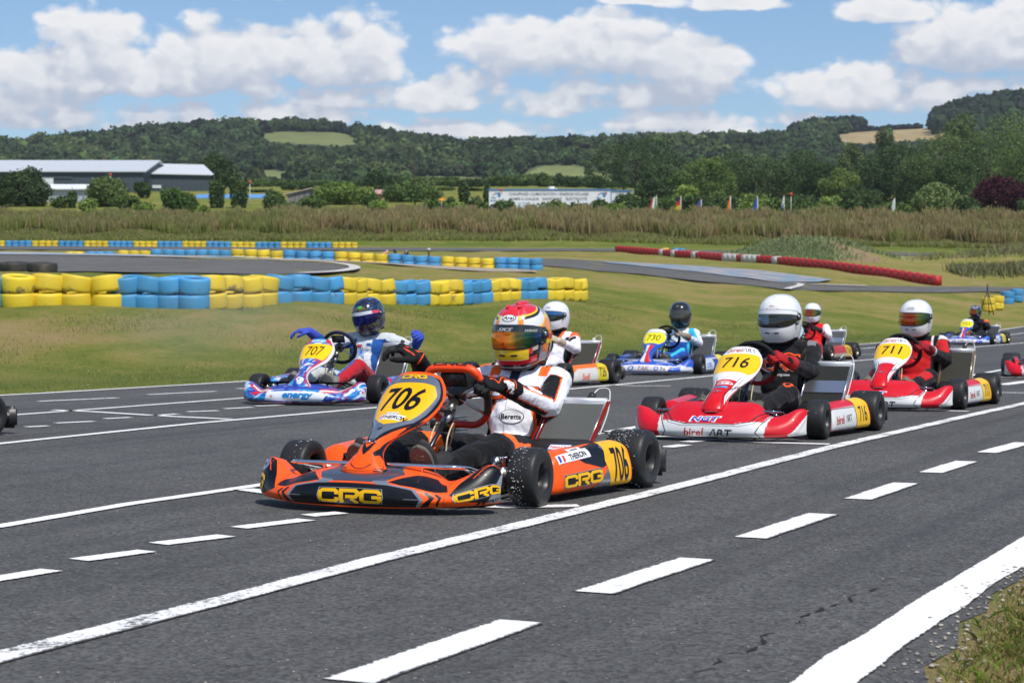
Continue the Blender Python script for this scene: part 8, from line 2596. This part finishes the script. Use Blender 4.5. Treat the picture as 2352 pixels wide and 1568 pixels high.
# kart 730, blue
kp = dict(main='#1e4fb4', rimc='d0d4da', bump_col=praga_bump_col, bump_art=praga_bump, nas_col=praga_nas_col, pod_col=praga_pod_col, frame='204a9a', tank='3a3c44', wheel='141416', seat='3a3a3e', detail=0, fin='5c5e60')
root, nas, W = build_kart(dict(kp, nas_art=praga_nas('730'), pod_art=praga_pod('730'), rad=((.32, .19), (.10, .47))), POSE['730'], 'blue and white racing kart with yellow number 730 in the middle of the field')
J = J_default(.05, .0, .0, .0); J['head'] = (.0, .05, .775); J['neck'] = (-.02, .05, .60)
hs = seat_hands(J, W)
build_driver(POSE['730'], J, dict(suit=suit730, voxel=.011, glove=glove_plain('#8c8478', '#b02a2a', .05), gvox=.006, hands=hs, sole=(.18, .16, .12), collar='0e1018', toeL=(1.24, .16, .26), toeR=(1.26, -.16, .26),
    helmet=dict(col=lambda az, el, d: (.014, .015, .017), art=logo_oval('shoei', (.2, .2, .2), (.4, .4, .4), 34, 8, .010, (.03, .03, .03)), vcol=lambda u, t: (.05, .045, .035), vis='smoke', big=1.05, res=(90, 54), ve=(-22, 16), vents=0)),
    'driver in white and turquoise suit with plain black helmet')

# kart 726, orange and white, half hidden behind the nearest driver
k726 = dict(main='#e8601c', rimc='e0e0e0', bump_col=lambda u, v: (.80, .17, .01) if v > .4 else (.7, .68, .66), nas_col=lambda u, v: (.80, .17, .01) if abs(u) > .5 else (.7, .7, .7), pod_col=or_pod_col, pod_art=or_pod, straps='a02018', rad_label=1, frame='2a2a2c', tank='c8c4b8', detail=0, rad=((.28, .20), (.06, .46)), fin='55534a')
kart726, nas, W = build_kart(k726, POSE['726'], 'orange and white racing kart with number 726 on its side pod, behind the nearest driver')
J = J_default(.0, .0, .0, .0); J['head'] = (.0, -.035, .77); J['neck'] = (-.02, -.02, .60)
hs = seat_hands(J, W)
build_driver(POSE['726'], J, dict(suit=suit726, voxel=.010, glove=glove_plain('#b8a890'), gvox=.006, hands=hs,
    helmet=dict(col=H_WHITE, art=logo_oval('Arai', e0=30, w=12), vcol=lambda u, t: (.02, .10, .30) if t > .6 else (.012, .016, .016), vis='smoke', big=1.05, res=(90, 54), ve=(-19, 14), yaw=R(-8))),
    'driver in white and orange suit with white helmet, half hidden behind the nearest driver')

# kart 714, red
k714 = dict(main='#b8202a', rimc='d8d8d8', bump_col=lambda u, v: (.5, .03, .04) if v > .35 else (.6, .56, .52), nas_col=lambda u, v: (.35, .45, .55) if v > .6 else (.5, .03, .04), pod_col=red_pod_col, pod_art=red_pod, rim=(.30, .28, .22), rim_metal=1, detail=0, rad_band=1, rad=((.28, .20), (.06, .46)), fin='6a6c6e')
root, nas, W = build_kart(k714, POSE['714'], 'small looking red racing kart with pale wheel rims, behind the kart numbered 716')
J = J_default(.0, .0, .0, .0); J['head'] = (.0, -.035, .77); J['neck'] = (-.02, -.02, .60)
hs = seat_hands(J, W)
build_driver(POSE['714'], J, dict(suit=suit714, voxel=.012, glove=glove_plain('#1c1c20', '#b8c0d0', .05), gvox=.007, hands=hs,
    helmet=dict(col=H_WHITE, vcol=vis_gold, vis='gold', vmet=.6, big=1.04, res=(80, 48), ve=(-19, 15), yaw=R(6))),
    'driver in red suit with white sleeves and white helmet, far behind the black suited driver')

# kart 733, blue, the farthest on the right
root, nas, W = build_kart(dict(kp, nas_art=praga_nas('733'), pod_art=praga_pod('733'), rim=(.28, .24, .14), rim_metal=1), POSE['733'], 'blue racing kart with red and white stripe, the farthest one at the right')
J = J_default(.0, -.01, .0, .0); J['head'] = (.0, -.04, .75); J['neck'] = (-.02, -.02, .58)
hs = seat_hands(J, W)
build_driver(POSE['733'], J, dict(suit=suit733, voxel=.013, glove=glove_plain('#1c1c20'), gvox=.008, hands=hs,
    helmet=dict(col=helm733, vcol=vis_gold, vis='gold', vmet=.6, big=.98, res=(80, 48))),
    'driver in dark suit with orange shoulder and dark blue helmet, the farthest at the right')

# two karts cut by the photo's edges
t = R(20); fw = Vector((-math.sin(t), -math.cos(t))); lf = Vector((math.cos(t), -math.sin(t)))
pr_ = Vector(((2303 - 1176) / FPX * 24.1, 24.1)) - fw * 1.05 + lf * .64
build_kart(dict(kb, nas_art=birel_nas('702'), pod_art=birel_pod('702'), detail=0, steer=-6), (pr_.x, pr_.y, 20), 'red racing kart cut off by the right edge, only front wheel and nose visible')
t = R(24); fw = Vector((-math.sin(t), -math.cos(t))); lf = Vector((math.cos(t), -math.sin(t)))
pl_ = Vector(((-9 - 1176) / FPX * 13.16, 13.16)) - lf * .742
build_kart(dict(main='#2a2c30', detail=0), (pl_.x, pl_.y, 24), 'racing kart cut off by the left edge, only black rear bumper end and tyre showing')

# a stopped kart without driver on the far side of the middle tyre wall, and a small post beside it
def copy_tree(o, parent=None):
    c = o.copy(); COL.objects.link(c); c.parent = parent
    for ch in o.children: copy_tree(ch, c)
    return c
far = copy_tree(kart726)
D_ = 109.0; X_ = (930 - 1176) / FPX * D_
far.location = (X_, D_, gz(X_, D_)); far.rotation_euler = (R(3), 0, R(200))
tag(far, 'driverless orange kart standing half hidden behind the middle tyre wall', 'go-kart')
D_ = 108.0; X_ = (985 - 1176) / FPX * D_
mp_ = empty('marker_post', (X_, D_, gz(X_, D_)), 0, 'small black post with pale head behind the middle tyre wall', 'marker')
mb = MB(); mb.tube([(0, 0, -.1), (0, 0, .62)], .05, (.03, .03, .03), M_SHEET, 8); mb.build('post', mp_)
mb = MB(); mb.ellipsoid((0, 0, .68), (.12, .12, .09), (.45, .45, .46), M_SHEET); mb.build('head', mp_)

# soft puff of two-stroke smoke behind the left kart
def smoke():
    m = bpy.data.materials.new('exhaust_smoke'); m.use_nodes = True; nt = m.node_tree; nt.nodes.clear()
    N, L = nt.nodes, nt.links
    tc = N.new('ShaderNodeTexCoord'); ns = N.new('ShaderNodeTexNoise'); ns.inputs['Scale'].default_value = 1.4; ns.inputs['Detail'].default_value = 3
    L.new(tc.outputs['Object'], ns.inputs['Vector'])
    ln = N.new('ShaderNodeVectorMath'); ln.operation = 'LENGTH'; L.new(tc.outputs['Object'], ln.inputs[0])
    f = N.new('ShaderNodeMapRange'); f.inputs[1].default_value = .2; f.inputs[2].default_value = 1.0; f.inputs[3].default_value = 1; f.inputs[4].default_value = 0
    L.new(ln.outputs['Value'], f.inputs[0])
    g = N.new('ShaderNodeMapRange'); g.inputs[1].default_value = .38; g.inputs[2].default_value = .72; g.inputs[4].default_value = .24
    L.new(ns.outputs['Fac'], g.inputs[0])
    mu = N.new('ShaderNodeMath'); mu.operation = 'MULTIPLY'; L.new(f.outputs[0], mu.inputs[0]); L.new(g.outputs[0], mu.inputs[1])
    v = N.new('ShaderNodeVolumePrincipled'); v.inputs['Color'].default_value = (.80, .86, .95, 1); L.new(mu.outputs[0], v.inputs['Density'])
    o = N.new('ShaderNodeOutputMaterial'); L.new(v.outputs[0], o.inputs['Volume'])
    V, F = ico(3); me = np_mesh('exhaust_smoke', V, F, None, True, m)
    ob = link('exhaust_smoke', me); ob.location = (-3.1, 21.0, .75); ob.scale = (1.7, 1.1, .62)
    tag(ob, 'thin bluish exhaust smoke drifting over the grass beside the left kart', 'smoke', kind='stuff')
smoke()

# ------------------------------------------------------------------ air between the track and the far hills
def haze():
    m = bpy.data.materials.new('haze_air'); m.use_nodes = True; nt = m.node_tree; nt.nodes.clear()
    v = nt.nodes.new('ShaderNodeVolumePrincipled'); v.inputs['Color'].default_value = (.84, .90, 1.0, 1); v.inputs['Density'].default_value = HAZE
    v.inputs['Anisotropy'].default_value = .2
    o = nt.nodes.new('ShaderNodeOutputMaterial'); nt.links.new(v.outputs[0], o.inputs['Volume'])
    mb = MB(); mb.box((0, 0, 0), (1, 1, 1), (1, 1, 1), m); ob = mb.build('haze')
    lo, hi = Vector((-6300, -80, -2)), Vector((6300, 5050, 330))
    ob.location = (lo + hi) / 2; ob.scale = hi - lo
    tag(ob, 'thin bluish summer haze over the whole valley', 'haze', kind='stuff')
HAZE = .00008
haze()
